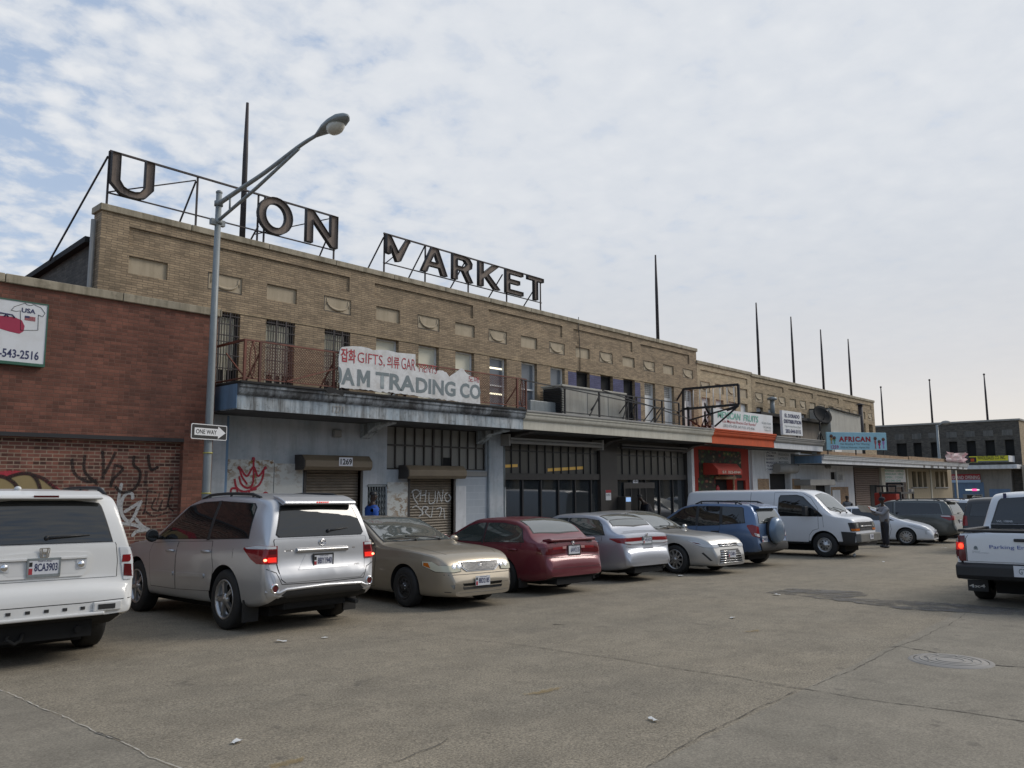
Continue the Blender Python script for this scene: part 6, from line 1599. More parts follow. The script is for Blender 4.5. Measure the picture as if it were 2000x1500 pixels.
C_.side('door_moulding', [(.55,.615),(1.38,.60),(1.38,.65),(.55,.665)], C_.pm, off=.016, step=.05); C_.side('door_moulding', [(1.5,.60),(2.2,.59),(2.2,.64),(1.5,.65)], C_.pm, off=.016, step=.05)
C_.panel('fuel_flap', [(-.20,.95,.90),(.02,.95,.90),(.02,.95,1.02),(-.20,.95,1.02)], (0,-1,0), C_.pm, off=.003, border=M['trim'], step=.05)
C_.mirror(2.06, 1.10, M['trim'], (.10,.095,.08))
for sd in (1,-1): C_.seam([(.565,sd*.9,1.10),(.60,sd*.9,1.62)], (0,-sd,0), .09, 'door_pillar', off=.004)
C_.rails(-.40, 1.25, .92, 'trim', .035)
for sd in (1,-1):
    mb = MB(); mb.box(-.50,-.46,sd*.80-.11,sd*.80+.11,.13,.40); mb.build('mud_flap', M['rubber'], C_.t, local=True)
mb = MB(); mb.box(-.80,-.4,-.5,.5,.27,.42); mb.tube([(-1.0,-.55,.30),(-.6,-.55,.30)], .03, 10); mb.build('exhaust', M['under'], C_.t, local=True)
P = [(3.1,.93,.93),(3.55,.80,.86),(3.60,.74,.80),(3.3,.90,.80)]
for sd in (1,-1): C_.panel('headlight', [(x, sd*y, z) for x, y, z in P], (-.6,-sd*.8,0), M['lamp_clear'], off=.008, step=.04)

# ---------------------------------------------------------- a sedan maker
def sedan(name, label, pos, head, pm, L=4.8, W=1.79, H=1.42, WB=2.67, RO=1.13, trunk=.98, belt=.90, hood=.94, nose=.74, R=.315, track=1.54, roof=(-.12, .95), cowl=1.93, rw0=-.78, tum=.36, glass='carglass_clear', tailtop=None, front='round', grp='vehicles parked nose to the kerb', wrap=.09):
    FO = L-RO-WB; fx = WB+FO; tt = tailtop or trunk
    zt = [(-RO,.50),(-RO+.02,.62),(-RO+.05,.675),(-RO+.075,.70),(-RO+.10,tt-.06),(-RO+.14,tt),(-RO+.26,trunk+.005),(rw0,trunk+.03),(rw0+.10,trunk+.075),(roof[0]-.30,H-.13),(roof[0],H-.03),(roof[0]+.5,H),(roof[1],H-.02),(roof[1]+.22,H-.09),(cowl-.08,hood+.06),(cowl+.06,hood+.015),(WB+.10,hood-.045),(fx-.42,nose+.10),(fx-.20,nose+.02),(fx-.12,nose-.05),(fx-.05,.58),(fx,.46)]
    zb = [(-RO,.46),(-RO+.08,.66),(-RO+.13,tt-.07),(-.75,belt+.035),(.2,belt),(cowl-.1,belt-.03),(WB,hood-.11),(fx-.35,nose+.02),(fx-.1,nose-.12),(fx,.42)]
    wb = [(-RO,W*.405),(-RO+.2,W*.455),(-.4,W*.49),(.5,W*.5),(WB-.2,W*.497),(WB+.4,W*.465),(fx-.2,W*.40),(fx,W*.33)]
    zs = [(-RO,.33),(-RO+.2,.27),(-.4,.22),(WB,.19),(fx,.20)]
    c = Car(name, label, 'car', pos, head, dict(zt=zt, zb=zb, wb=wb, zs=zs, tum=tum, crown=.05, crown_hood=.04, R=R, track=track, W=W, wb_=WB, round=wrap, ry=.05, rz=.12, tw=.205, shoulder=.04, bulge=.018), pm, grp)
    c.fx = fx; c.RO = RO
    # glasshouse
    def clampz(x, z): return min(z, c.zt(x)-.115)
    a = [(rw0+.28,belt+.055),(rw0+.42,clampz(rw0+.42,1.2)),(roof[0]-.10,clampz(roof[0]-.10,H)),(roof[0]+.28,H-.125),(.60,H-.12),(.57,belt+.03)]
    b = [(.66,belt+.03),(.69,H-.12),(roof[1]-.05,H-.135),(roof[1]+.22,clampz(roof[1]+.22,H)),(cowl-.30,clampz(cowl-.30,2)+.01),(cowl-.16,belt+.035)]
    c.wins = (a, b)
    c.window(a, glass); c.window(b, glass)
    for sd in (1,-1): c.seam([(.63,sd*.9,belt),(.66,sd*.9,H-.12)], (0,-sd,0), .05, 'door_pillar', off=.002)
    # doors
    c.doors([[(.34,.62),(.48,.30),(.62,.28),(.62,belt+.0),(rw0+.34,belt+.02),(rw0+.34,.86)],[(.66,.28),(.66,belt-.0),(cowl-.12,belt-.02),(cowl-.06,.75),(cowl-.12,.28)]], handles=[(rw0+.52,belt-.09,pm),(.82,belt-.10,pm)])
    # screens follow the body from above
    def yr(x, k=.86):
        P = c.section(x); return max(y for y, z in P if z > c.zt(x)-.10)*k
    ws0, ws1 = roof[1]+.10, cowl-.04
    P = [(ws0, yr(ws0,.88), 1), (ws1, yr(ws1,.86), 1), (ws1+.05, yr(ws1,.45), 1), (ws1+.06, 0, 1), (ws1+.05, -yr(ws1,.45), 1), (ws1, -yr(ws1,.86), 1), (ws0, -yr(ws0,.88), 1), (ws0-.03, 0, 1)]
    w = c.panel('windscreen', P, T_, M['screen'], off=.006, step=.09); c.panel('window_trim', c.grow(P, .03), T_, M['trim'], off=.003, parent=w, step=.09)
    P = [(roof[0]-.06, yr(roof[0]-.06,.85), 1), (roof[0]-.03, 0, 1), (roof[0]-.06, -yr(roof[0]-.06,.85), 1), (rw0+.20, -yr(rw0+.20,.82), 1), (rw0+.17, 0, 1), (rw0+.20, yr(rw0+.20,.82), 1)]
    w2 = c.panel('rear_window', P, T_, M['screen'], off=.006, step=.09); c.panel('window_trim', c.grow(P, .028), T_, M['trim'], off=.003, parent=w2, step=.09)
    c.wiper((cowl+.02,.42,1), (cowl-.16,-.22,1), T_); c.wiper((cowl+.03,-.12,1), (cowl-.12,-.62,1), T_)
    # bonnet and boot lid
    hx = [(cowl+.10,.62),(fx-.50,.60),(fx-.30,.52)]
    c.seam([(x, y, 1) for x, y in hx], T_, .008); c.seam([(x, -y, 1) for x, y in hx], T_, .008); 
    c.seam([(-RO+.16,.56,1),(rw0-.02,.58,1)], T_, .007); c.seam([(-RO+.16,-.56,1),(rw0-.02,-.58,1)], T_, .007)
    c.seam([(rw0,.0+.56,1),(rw0,-.56,1)], T_, .007)
    c.mirror(cowl-.22, belt+.05, None, (.095,.07,.065), .13)
    mb = MB(); mb.box(-RO+.06,-.45,-.5,.5,.19,.30); mb.tube([(-RO+.04,-.52,.27),(-.5,-.52,.27)], .028, 10); mb.build('exhaust', M['under'], c.t, local=True)
    return c

# ---------------------------------------------------------- beige sedan, nose to the street
C_ = sedan('parked_sedan', 'beige sedan facing the street with a black steel front wheel', (9.66,12.86), radians(-95), pw['gold'], L=4.87, W=1.82, H=1.45, WB=2.72, RO=1.17, trunk=1.0, belt=.93, hood=1.0, nose=.80, R=.325, track=1.56, cowl=1.95)
C_.wheels('s', 0, rr=.60, mat='steelwheel'); fx = C_.fx
for sd in (1,-1):
    P = [C_.S(fx-.54,.755,sd),C_.S(fx-.52,.685,sd),C_.S(fx-.28,.605,sd),C_.Fp(sd*.56,.59),C_.Fp(sd*.43,.60),C_.Fp(sd*.45,.68),C_.S(fx-.24,.70,sd),C_.S(fx-.36,.755,sd)]
    t_ = C_.panel('headlight', P, (-.80,-sd*.6,0), M['lamp_old'], off=.014, step=.035, rim=.014)
    C_.panel('orange_lens', [(fx-.50,sd*.83,.735),(fx-.49,sd*.84,.69),(fx-.38,sd*.78,.65),(fx-.42,sd*.80,.735)], (-.80,-sd*.6,0), M['lamp_orange'], off=.015, parent=t_, step=.035)
    for y, r in ((.60,.036),(.50,.033)):
        h_, _n = C_.cast((fx,sd*y,.672), (-.85,-sd*.5,0)); mb = MB(); mb.lathe([(r*1.15,-.004),(r*1.1,.002),(r*.98,.001),(r*.7,.003),(0,.004)], h_+_n*.014, _n, 18); mb.build('lamp_reflector', M['chrome'], t_, local=True)
    P = [(fx,sd*.66,.40),(fx,sd*.60,.335),(fx,sd*.42,.335),(fx,sd*.40,.38),(fx,sd*.48,.405)]
    f_ = C_.panel('fog_lamp', P, (-.9,-sd*.4,0), M['glass_grey'], off=.006, step=.03, border=M['trim'])
gr = sym([(.42,.70),(.40,.66),(.30,.59),(.2,.575)])
g_ = C_.panel('grille_surround', C_.grow(yz(fx, sym([(.40,.735),(.38,.66),(.28,.595)])), .022), F_, M['chrome'], off=.012, step=.03)
C_.panel('grille', yz(fx, sym([(.40,.735),(.38,.66),(.28,.595)])), F_, M['trim'], off=.015, parent=g_, step=.03)
mb = MB()
for i in range(31):
    y = -.36+i*.024; h_, _n = C_.cast((fx,y,.665), F_)
    z0 = .605 if abs(y) < .28 else .605+(abs(y)-.28)*.6
    a_, _ = C_.cast((fx,y,z0), F_); b_, _ = C_.cast((fx,y,.728), F_); mb.bar(a_+V3((.018,0,0)), b_+V3((.018,0,0)), .007, .007)
mb.build('grille_bars', M['alloy'], g_, local=True); C_.emblem_ring((fx,0,.665), F_, .052)
h_, _n = C_.cast((fx,0,.44), F_); C_.plate((h_.x+.02,-.02,.44), (1,0,0), '8BD2185')
for z0, z1 in ((.315,.355),(.375,.415)): C_.panel('lower_intake', yz(fx, sym([(.40,z0),(.42,z1)])), F_, M['trim'], off=.006, step=.04)
C_.seam(yz(fx+.1, [(-.70,.555),(-.4,.55),(.4,.55),(.70,.555)]), F_, .010); C_.seam(yz(fx+.1, [(-.68,.29),(-.4,.27),(.4,.27),(.68,.29)]), F_, .012)

# ---------------------------------------------------------- maroon sedan, tail to the street
C_ = sedan('parked_sedan', 'maroon sedan parked tail to the street with a small boot spoiler', (11.98,10.32), radians(86), pw['maroon'], L=4.77, W=1.78, H=1.41, WB=2.67, RO=1.10, trunk=.985, belt=.90, hood=.95, tailtop=.985)
C_.wheels('a', 5, rr=.60, mat='alloy', double=False)
mb = MB(); R_ = C_.RO
mb.prism([(-R_+.08,.965),(-R_+.06,1.0),(-R_+.12,1.025),(-R_+.30,1.005),(-R_+.32,.97)], (0,-.62,0), (1,0,0), (0,0,1), (0,1.24,0)); mb.build('spoiler', C_.pm, C_.t, local=True, bevel=.012)
for sd in (1,-1):
    t_ = C_.panel('tail_lamp', [C_.Bp(sd*.24,.755),C_.Bp(sd*.60,.735),C_.S(-R_+.26,.75,sd),C_.S(-R_+.26,.86,sd),C_.Bp(sd*.62,.875),C_.Bp(sd*.22,.88)], (.93,-sd*.36,0), M['lamp_dark_red'], off=.010, step=.04)
    C_.panel('red_lens', [(-R_,sd*.34,.825),(-R_,sd*.60,.82),(-R_,sd*.60,.868),(-R_,sd*.34,.872)], (.95,-sd*.3,0), M['lamp_red'], off=.013, parent=t_, step=.04)
    C_.panel('clear_lens', [(-R_,sd*.24,.828),(-R_,sd*.335,.828),(-R_,sd*.335,.872),(-R_,sd*.23,.875)], (.95,-sd*.3,0), plain('pinkish_lens', (.42,.22,.2), .15, var=.1), off=.013, parent=t_, step=.04)
h_, _n = C_.cast((-R_-.1,0,.82), B_); C_.plate((h_.x-.016,0,.805), (-1,0,0), '6AW2135', w=.32, h=.165, red=False, frame='chrome')
C_.emblem_ring((-R_-.1,0,.935), B_, .045); C_.badge('CAMRY', (-R_-.1,-.40,.925), B_, .16, .022); C_.badge('LE', (-R_-.1,.50,.925), B_, .06, .022)
C_.seam(yz(-1.4, [(-.80,.69),(-.5,.68),(.5,.68),(.80,.69)]), B_, .012); C_.seam(yz(-1.4, [(-.80,.50),(-.5,.49),(.5,.49),(.80,.50)]), B_, .006)
C_.seam(yz(-1.4, [(-.62,.92),(-.6,.70)]), B_, .006); C_.seam(yz(-1.4, [(.62,.92),(.6,.70)]), B_, .006)
mb = MB(); mb.box(-.42,-.38,.64,.84,.12,.30); mb.build('mud_flap', M['trim'], C_.t, local=True)

# ---------------------------------------------------------- ice silver sedan, tail to the street
C_ = sedan('parked_sedan', 'ice-silver sedan showing wide wedge tail lamps and a cracked bumper', (14.87,10.54), radians(86), pw['ice'], L=4.81, W=1.815, H=1.45, WB=2.74, RO=1.09, trunk=1.04, belt=.93, hood=.96, R=.32, track=1.56, tailtop=1.04, roof=(-.14,1.0))
C_.wheels('a', 7, rr=.62, mat='alloy', double=False); R_ = C_.RO
for sd in (1,-1):
    P = [C_.Bp(sd*.20,.80),C_.Bp(sd*.60,.79),C_.S(-R_+.24,.83,sd),C_.S(-R_+.44,.90,sd),C_.S(-R_+.44,.915,sd),C_.S(-R_+.24,.925,sd),C_.Bp(sd*.62,.93),C_.Bp(sd*.18,.935)]
    t_ = C_.panel('tail_lamp', P, (.86,-sd*.5,0), M['lamp_red'], off=.010, step=.04)
    C_.panel('clear_lens', [(-R_,sd*.21,.805),(-R_,sd*.60,.795),(-R_+.1,sd*.76,.82),(-R_+.1,sd*.76,.85),(-R_,sd*.6,.85),(-R_,sd*.21,.86)], (.86,-sd*.5,0), M['lamp_clear'], off=.014, parent=t_, step=.04)
h_, _n = C_.cast((-1.3,0,.87), B_); C_.plate((h_.x-.012,0,.865), (-1,0,0), '4FJ1872', w=.30, h=.14, frame='galv')
C_.emblem_ring((-1.3,0,.975), B_, .04, kind='h')
C_.seam(yz(-1.4, [(-.84,.77),(-.62,.73),(-.3,.705),(.3,.705),(.62,.73),(.84,.77)]), B_, .010); C_.panel('fuel_flap', [(-.42,.9,.76),(-.22,.9,.76),(-.22,.9,.90),(-.42,.9,.90)], (0,-1,0), C_.pm, off=.002, border=M['trim'], step=.05)
C_.seam(yz(-1.4, [(-.70,.50),(-.66,.42),(-.68,.36)]), B_, .016, 'bumper_crack')

# ---------------------------------------------------------- pale gold sedan, nose to the street
C_ = sedan('parked_sedan', 'pale champagne sedan facing the street with a wide chrome-slatted grille', (17.74,12.64), radians(-95), pw['champ'], L=4.85, W=1.82, H=1.465, WB=2.775, RO=1.10, trunk=1.05, belt=.95, hood=.99, nose=.80, R=.335, track=1.58, cowl=2.02, roof=(-.1,1.0))
C_.wheels('a', 10, rr=.68, mat='alloy', double=False, hub=.06); fx = C_.fx
for sd in (1,-1):
    P = [C_.S(fx-.64,.785,sd),C_.S(fx-.45,.705,sd),C_.S(fx-.26,.635,sd),C_.Fp(sd*.50,.62),C_.Fp(sd*.40,.64),C_.Fp(sd*.41,.69),C_.S(fx-.26,.71,sd),C_.S(fx-.42,.765,sd)]
    t_ = C_.panel('headlight', P, (-.78,-sd*.62,0), M['lamp_clear'], off=.012, step=.035, rim=.012)
    C_.panel('orange_lens', [(fx-.52,sd*.84,.755),(fx-.42,sd*.81,.715),(fx-.34,sd*.74,.70),(fx-.38,sd*.76,.725)], (-.78,-sd*.62,0), M['lamp_dark_red'], off=.013, parent=t_, step=.03)
    C_.panel('bumper_scoop', [(fx-.28,sd*.74,.52),(fx-.30,sd*.77,.50),(fx-.16,sd*.66,.33),(fx-.12,sd*.62,.33)], (-.8,-sd*.6,0), M['trim'], off=.005, step=.03)
gr = sym([(.36,.70),(.34,.655)])
g_ = C_.panel('grille', yz(fx+.1, sym([(.40,.715),(.36,.64)])), F_, M['trim'], off=.008, step=.04)
mb = MB()
for z in (.70,.655): mb.tube([C_.cast((fx+.1,y,z+.02*abs(y)), F_)[0]+V3((.014,0,0)) for y in (-.38,-.2,0,.2,.38)], .014, 6)
mb.build('grille_bars', M['chrome'], g_, local=True)
l_ = C_.panel('lower_grille', yz(fx+.1, sym([(.50,.26),(.38,.575)])), F_, M['trim'], off=.006, step=.05)
mb = MB()
for i in range(6):
    z = .275+i*.052; wd_ = .50-.12*(z-.26)/.31; mb.tube([C_.cast((fx+.1,y*wd_,z), F_)[0]+V3((.012,0,0)) for y in (-1,-.5,0,.5,1)], .009, 6)
mb.build('grille_bars', M['chrome'], l_, local=True); C_.emblem_ring((fx+.1,0,.675), F_, .065)
h_, _n = C_.cast((fx+.1,0,.43), F_); C_.plate((h_.x+.03,0,.47), (1,0,0), '3CA8816')

# ---------------------------------------------------------- blue SUV with spare wheel on the tailgate
C_ = Car('parked_suv', 'blue SUV carrying a covered spare wheel on its tailgate', 'car', (20.16,9.95), radians(88), dict(
    zt=[(-.90,.55),(-.885,.64),(-.86,.70),(-.845,.76),(-.82,1.08),(-.66,1.52),(-.58,1.60),(-.45,1.635),(.0,1.665),(.6,1.675),(1.15,1.645),(1.4,1.585),(2.22,1.12),(2.4,1.06),(3.0,.98),(3.3,.88),(3.43,.72),(3.5,.5)],
    zb=[(-.90,.52),(-.85,.70),(-.81,.98),(-.4,1.07),(.5,1.03),(2.1,.98),(3.2,.86),(3.5,.46)], wb=[(-.90,.80),(-.75,.86),(-.2,.90),(2.5,.905),(3.1,.86),(3.5,.68)],
    zs=[(-.90,.42),(-.6,.33),(-.3,.27),(2.7,.25),(3.5,.26)], tum=.33, crown=.055, bulge=.02, R=.345, track=1.56, W=1.815, wb_=2.66, round=.09, ry=.06, rz=.10, tw=.225, shoulder=.04, lower_trim=.40), pw['blue'])
C_.wheels('a', 6, mat='alloy', double=False)
gl = sym([(.62,1.12),(.51,1.46),(.3,1.485)]); w = C_.panel('rear_window', yz(-1.2, gl), B_, M['screen'], off=.007); C_.panel('window_trim', C_.grow(yz(-1.2, gl), .016), B_, M['trim'], off=.004, parent=w); C_.wiper((-1.2,.1,1.14), (-1.2,.45,1.17), B_, w)
for sd in (1,-1):
    P = [C_.Bp(sd*.68,.76),C_.S(-.74,.80,sd),C_.S(-.58,1.05,sd),C_.S(-.60,1.085,sd),C_.S(-.72,1.09,sd),C_.Bp(sd*.69,1.03)]
    t_ = C_.panel('tail_lamp', P, (.72,-sd*.7,0), M['lamp_red'], off=.010, step=.04); C_.panel('clear_lens', [(-.86,sd*.715,.775),(-.79,sd*.82,.81),(-.77,sd*.83,.88),(-.85,sd*.715,.85)], (.72,-sd*.7,0), M['lamp_clear'], off=.014, parent=t_, step=.035)
    for wx in (0, 2.66):      # unpainted arch flares
        mb = MB(); pts = []
        for i in range(13):
            a = radians(-8+196*i/12); x, z = wx+cos(a)*.405, .35+sin(a)*.405; h_, _n = C_.cast((x, sd*.9, max(z, .3)), (0,-sd,0))
            if h_ is not None: pts.append(h_+_n*.004)
        mb.tube(pts, .035, 6); mb.build('arch_flare', M['trim'], C_.t, local=True)
C_.panel('tailgate', yz(-1.2, sym([(.64,.70),(.70,1.06)])), B_, C_.pm, off=.005, border=M['trim'])
sx = -.86; mb = MB(); mb.lathe([(.0,.22),(.24,.21),(.30,.185),(.335,.13),(.345,.06),(.335,.0),(.30,-.02)], (sx,-.05,.93), (-1,0,0), 36); sp_ = mb.build('spare_wheel_cover', paint('blue_cover', (.11,.17,.25), .3, .35, .2), C_.t, local=True)
mb = MB(); mb.lathe([(.34,.06),(.352,.05),(.352,-.02),(.30,-.03),(.2,-.03)], (sx,-.05,.93), (-1,0,0), 36); mb.build('tyre', M['rubber'], sp_, local=True)
mb = MB(); mb.prism([(-.70,1.485),(-.80,1.505),(-.78,1.545),(-.52,1.62),(-.5,1.57)], (0,-.52,0), (1,0,0), (0,0,1), (0,1.04,0)); mb.build('spoiler', C_.pm, C_.t, local=True, bevel=.012)
h_, _n = C_.cast((-1.2,.47,.66), B_); C_.plate((h_.x-.02,.50,.72), (-1,0,0), '7HN5526', w=.28)
C_.panel('rear_bumper', yz(-1.2, sym([(.72,.44),(.76,.62),(.6,.64)])), B_, M['trim'], off=.03, step=.05)
C_.window([(-.52,1.14),(-.42,1.50),(-.36,1.525),(.18,1.55),(.10,1.09)]); C_.window([(.20,1.08),(.26,1.55),(.88,1.56),(.84,1.05)]); C_.window([(.93,1.05),(.97,1.56),(1.1,1.545),(1.4,1.48),(1.98,1.10),(1.9,1.03)])
for sd in (1,-1): C_.seam([(.15,sd*.9,1.08),(.22,sd*.9,1.555)], (0,-sd,0), .10, 'door_pillar', off=.004); C_.seam([(.885,sd*.9,1.05),(.925,sd*.9,1.56)], (0,-sd,0), .09, 'door_pillar', off=.004)
C_.doors([[(.26,.66),(.36,.42),(.86,.40),(.86,1.03),(.18,1.06)],[(.90,.40),(.90,1.03),(2.05,.98),(2.08,.8),(2.0,.40)]], handles=[(.32,.90,M['trim']),(1.05,.88,M['trim'])])
C_.panel('fuel_flap', [(-.28,.9,.88),(-.08,.9,.88),(-.08,.9,1.0),(-.28,.9,1.0)], (0,-1,0), C_.pm, off=.003, border=M['trim'], step=.05)
C_.mirror(1.9, 1.06); C_.rails(-.35, 1.05, .9, 'trim', .06)

# ---------------------------------------------------------- white cargo van, nose to the street
C_ = Car('parked_van', 'long white windowless cargo van facing the street', 'van', (25.15,12.75), radians(-89.4), dict(
    zt=[(-1.27,.70),(-1.255,1.3),(-1.23,1.95),(-1.18,2.03),(-1.0,2.06),(0,2.07),(2.0,2.07),(2.75,2.04),(3.0,1.96),(3.62,1.38),(3.74,1.29),(4.22,1.20),(4.31,1.13),(4.345,.82),(4.385,.62),(4.40,.5)],
    zb=[(-1.27,.65),(-1.25,1.2),(-1.0,1.25),(3.3,1.24),(3.8,1.20),(4.22,1.12),(4.3,.98),(4.40,.46)], wb=[(-1.27,.96),(-1.1,.99),(0,1.0),(3.4,1.0),(3.9,.985),(4.25,.94),(4.40,.86)],
    zs=[(-1.27,.45),(-.8,.40),(3.0,.36),(4.40,.36)], tum=.17, crown=.07, crown_hood=.05, bulge=.03, R=.37, track=1.72, W=2.0, wb_=3.43, round=.06, ry=.04, rz=.06, tw=.23, shoulder=.015, lower_trim=.47), pw['van'])
C_.wheels('s', 0, rr=.58, mat='alloy')
fx = 4.40
P = [(3.12,.64,1),(3.56,.70,1),(3.62,.4,1),(3.63,0,1),(3.62,-.4,1),(3.56,-.70,1),(3.12,-.64,1),(3.08,0,1)]
w = C_.panel('windscreen', P, T_, M['screen'], off=.006, step=.10); C_.panel('window_trim', C_.grow(P, .03), T_, M['trim'], off=.003, parent=w, step=.1)
C_.wiper((3.70,.3,1), (3.50,-.3,1), T_); C_.wiper((3.70,-.25,1), (3.48,-.70,1), T_)
C_.window([(2.05,1.24),(2.07,1.78),(2.12,1.86),(2.62,1.85),(2.80,1.80),(3.40,1.26),(3.38,1.23)], g=.035)
C_.doors([[(1.90,.45),(1.90,1.96),(2.76,1.95),(3.05,1.78),(3.28,1.45),(3.28,.86),(3.10,.80),(2.99,.66),(2.95,.45)]], handles=[(2.05,1.06,M['trim'])])
for sd in (1,-1): C_.seam([(1.10,sd*.9,.45),(1.10,sd*.9,1.97)], (0,-sd,0), .012); C_.seam([(-1.1,sd*.9,1.0),(1.85,sd*.9,1.0)], (0,-sd,0), .006); C_.seam([(3.42,sd*.9,1.22),(3.44,sd*.9,.9)], (0,-sd,0), .008)
mb = MB()
for sd in (1,-1):
    h_, _n = C_.cast((2.98,sd*.9,1.36), (0,-sd,0)); mb = MB(); mb.tube([h_, h_+V3((.02,sd*.16,0))], .03, 6); mb.box(h_.x-.06,h_.x+.06,min(h_.y+sd*.10,h_.y+sd*.34),max(h_.y+sd*.10,h_.y+sd*.34),1.25,1.53); mb.build('wing_mirror', M['trim'], C_.t, local=True, bevel=.03)
g_ = C_.panel('grille', yz(fx+.1, sym([(.50,.80),(.50,1.05)])), F_, M['trim'], off=.012, step=.05)
mb = MB(); mb.tube([C_.cast((fx+.1,y,.925), F_)[0]+V3((.016,0,0)) for y in (-.5,-.25,0,.25,.5)], .022, 6); mb.build('grille_bars', M['alloy'], g_, local=True); C_.emblem_ring((fx+.1,0,.925), F_, .075, kind='bow')
for sd in (1,-1):
    t_ = C_.panel('headlight_housing', [(fx-.06,sd*.52,.79),(fx-.20,sd*.94,.79),(fx-.24,sd*.96,1.04),(fx-.10,sd*.52,1.06)], (-.85,-sd*.5,0), M['trim'], off=.012, step=.05)
    C_.panel('orange_lens', [(fx-.08,sd*.56,.80),(fx-.18,sd*.92,.80),(fx-.20,sd*.93,.865),(fx-.10,sd*.56,.865)], (-.85,-sd*.5,0), M['lamp_orange'], off=.017, parent=t_, step=.04)
    C_.panel('clear_lens', [(fx-.10,sd*.62,.90),(fx-.16,sd*.74,.90),(fx-.18,sd*.74,1.02),(fx-.12,sd*.62,1.02)], (-.85,-sd*.5,0), M['glass_grey'], off=.017, parent=t_, step=.04)
mb = MB(); mb.box(4.34,4.50,-.92,.92,.47,.72); b_ = mb.build('front_bumper', stained('grey_bumper', (.16,.155,.14), (.08,.08,.07), .4), C_.t, local=True, bevel=.03)
C_.panel('bumper_corner', [(4.0,-.95,.38),(4.3,-.9,.38),(4.34,-.88,.76),(3.95,-.98,.78)], (-.3,.95,0), M['trim'], off=.02, step=.05)
C_.panel('bumper_corner', [(4.0,.95,.38),(4.3,.9,.38),(4.34,.88,.76),(3.95,.98,.78)], (-.3,-.95,0), M['trim'], off=.02, step=.05)
C_.plate((4.51,0,.62), (1,0,0), '5CE4471', red=False)

# ---------------------------------------------------------- white hatchback behind the standing man
C_ = Car('parked_hatchback', 'pearl-white wedge-shaped hatchback behind the standing man', 'car', (33.13,12.18), radians(-84), dict(
    zt=[(-.86,.6),(-.83,.95),(-.78,1.08),(-.4,1.27),(.1,1.40),(.75,1.48),(1.2,1.475),(1.5,1.42),(2.5,.99),(2.65,.94),(3.2,.80),(3.42,.70),(3.52,.60),(3.60,.45)],
    zb=[(-.86,.55),(-.8,.9),(0,.95),(2.3,.88),(3.2,.72),(3.60,.4)], wb=[(-.86,.74),(-.5,.84),(.3,.87),(2.6,.87),(3.2,.80),(3.60,.58)],
    zs=[(-.86,.32),(-.4,.22),(2.7,.19),(3.6,.20)], tum=.38, crown=.06, R=.318, track=1.52, W=1.745, wb_=2.70, round=.09, ry=.06, rz=.12, tw=.2, shoulder=.04), pw['pearl'])
C_.wheels('a', 12, rr=.70, mat='alloy', double=False, hub=.06); fx = 3.60
P = [(1.42,.56,1),(2.44,.66,1),(2.54,.4,1),(2.56,0,1),(2.54,-.4,1),(2.44,-.66,1),(1.42,-.56,1),(1.38,0,1)]
w = C_.panel('windscreen', P, T_, M['screen'], off=.006, step=.1); C_.panel('window_trim', C_.grow(P, .03), T_, M['trim'], off=.003, parent=w, step=.1)
C_.window([(-.35,.99),(-.05,1.20),(.55,1.35),(.72,1.35),(.70,.97)]); C_.window([(.78,.96),(.80,1.36),(1.15,1.36),(1.5,1.30),(2.30,.93)])
C_.doors([[(.32,.6),(.42,.3),(.74,.28),(.74,.95),(-.05,.97)],[(.77,.28),(.77,.94),(2.15,.90),(2.2,.6),(2.1,.28)]], handles=[(.1,.85,C_.pm),(.95,.84,C_.pm)]); C_.mirror(2.0, .98)
for sd in (1,-1):
    C_.panel('headlight', [(fx-.85,sd*.83,.77),(fx-.55,sd*.78,.64),(fx-.28,sd*.60,.57),(fx-.22,sd*.48,.58),(fx-.35,sd*.58,.66),(fx-.6,sd*.76,.75)], (-.7,-sd*.7,0), M['lamp_clear'], off=.011, step=.04, rim=.010)
    C_.panel('fog_lamp', [(fx-.28,sd*.70,.42),(fx-.22,sd*.66,.42),(fx-.24,sd*.66,.56),(fx-.30,sd*.70,.56)], (-.7,-sd*.7,0), M['lamp_clear'], off=.007, step=.03, border=M['trim'])
C_.panel('lower_intake', yz(fx+.1, sym([(.50,.26),(.44,.44)])), F_, M['trim'], off=.006, step=.04); C_.emblem_ring((fx+.1,0,.58), F_, .05); 
h_, _n = C_.cast((fx+.1,0,.46), F_); C_.plate((h_.x+.02,0,.50), (1,0,0), '2BR6630')

# ---------------------------------------------------------- grey minivan, tail to the street
C_ = Car('parked_minivan', 'dark grey minivan with its tail to the street beyond the white hatchback', 'minivan', (36.0,9.3), radians(88), dict(
    zt=[(-1.08,.55),(-1.06,.66),(-1.03,.74),(-1.01,.80),(-.97,1.10),(-.76,1.60),(-.68,1.68),(-.5,1.715),(.5,1.74),(1.4,1.72),(1.75,1.63),(2.75,1.14),(3.3,1.0),(3.75,.85),(3.9,.72),(4.0,.5)],
    zb=[(-1.08,.52),(-1.0,.72),(-.95,1.02),(-.4,1.08),(2.6,1.0),(3.7,.82),(4.0,.46)], wb=[(-1.08,.84),(-.9,.91),(-.3,.96),(2.9,.965),(3.6,.88),(4.0,.68)],
    zs=[(-1.08,.38),(-.7,.28),(3.0,.24),(4.0,.25)], tum=.30, crown=.06, R=.34, track=1.66, W=1.935, wb_=3.0, round=.09, ry=.06, rz=.10, tw=.225), pw['grey'])
C_.wheels('a', 6, mat='alloy', double=False)
gl = sym([(.70,1.14),(.58,1.55),(.3,1.58)]); w = C_.panel('rear_window', yz(-1.2, gl), B_, M['screen'], off=.007); C_.panel('window_trim', C_.grow(yz(-1.2, gl), .016), B_, M['trim'], off=.004, parent=w); C_.wiper((-1.2,.05,1.17), (-1.2,-.4,1.2), B_, w)
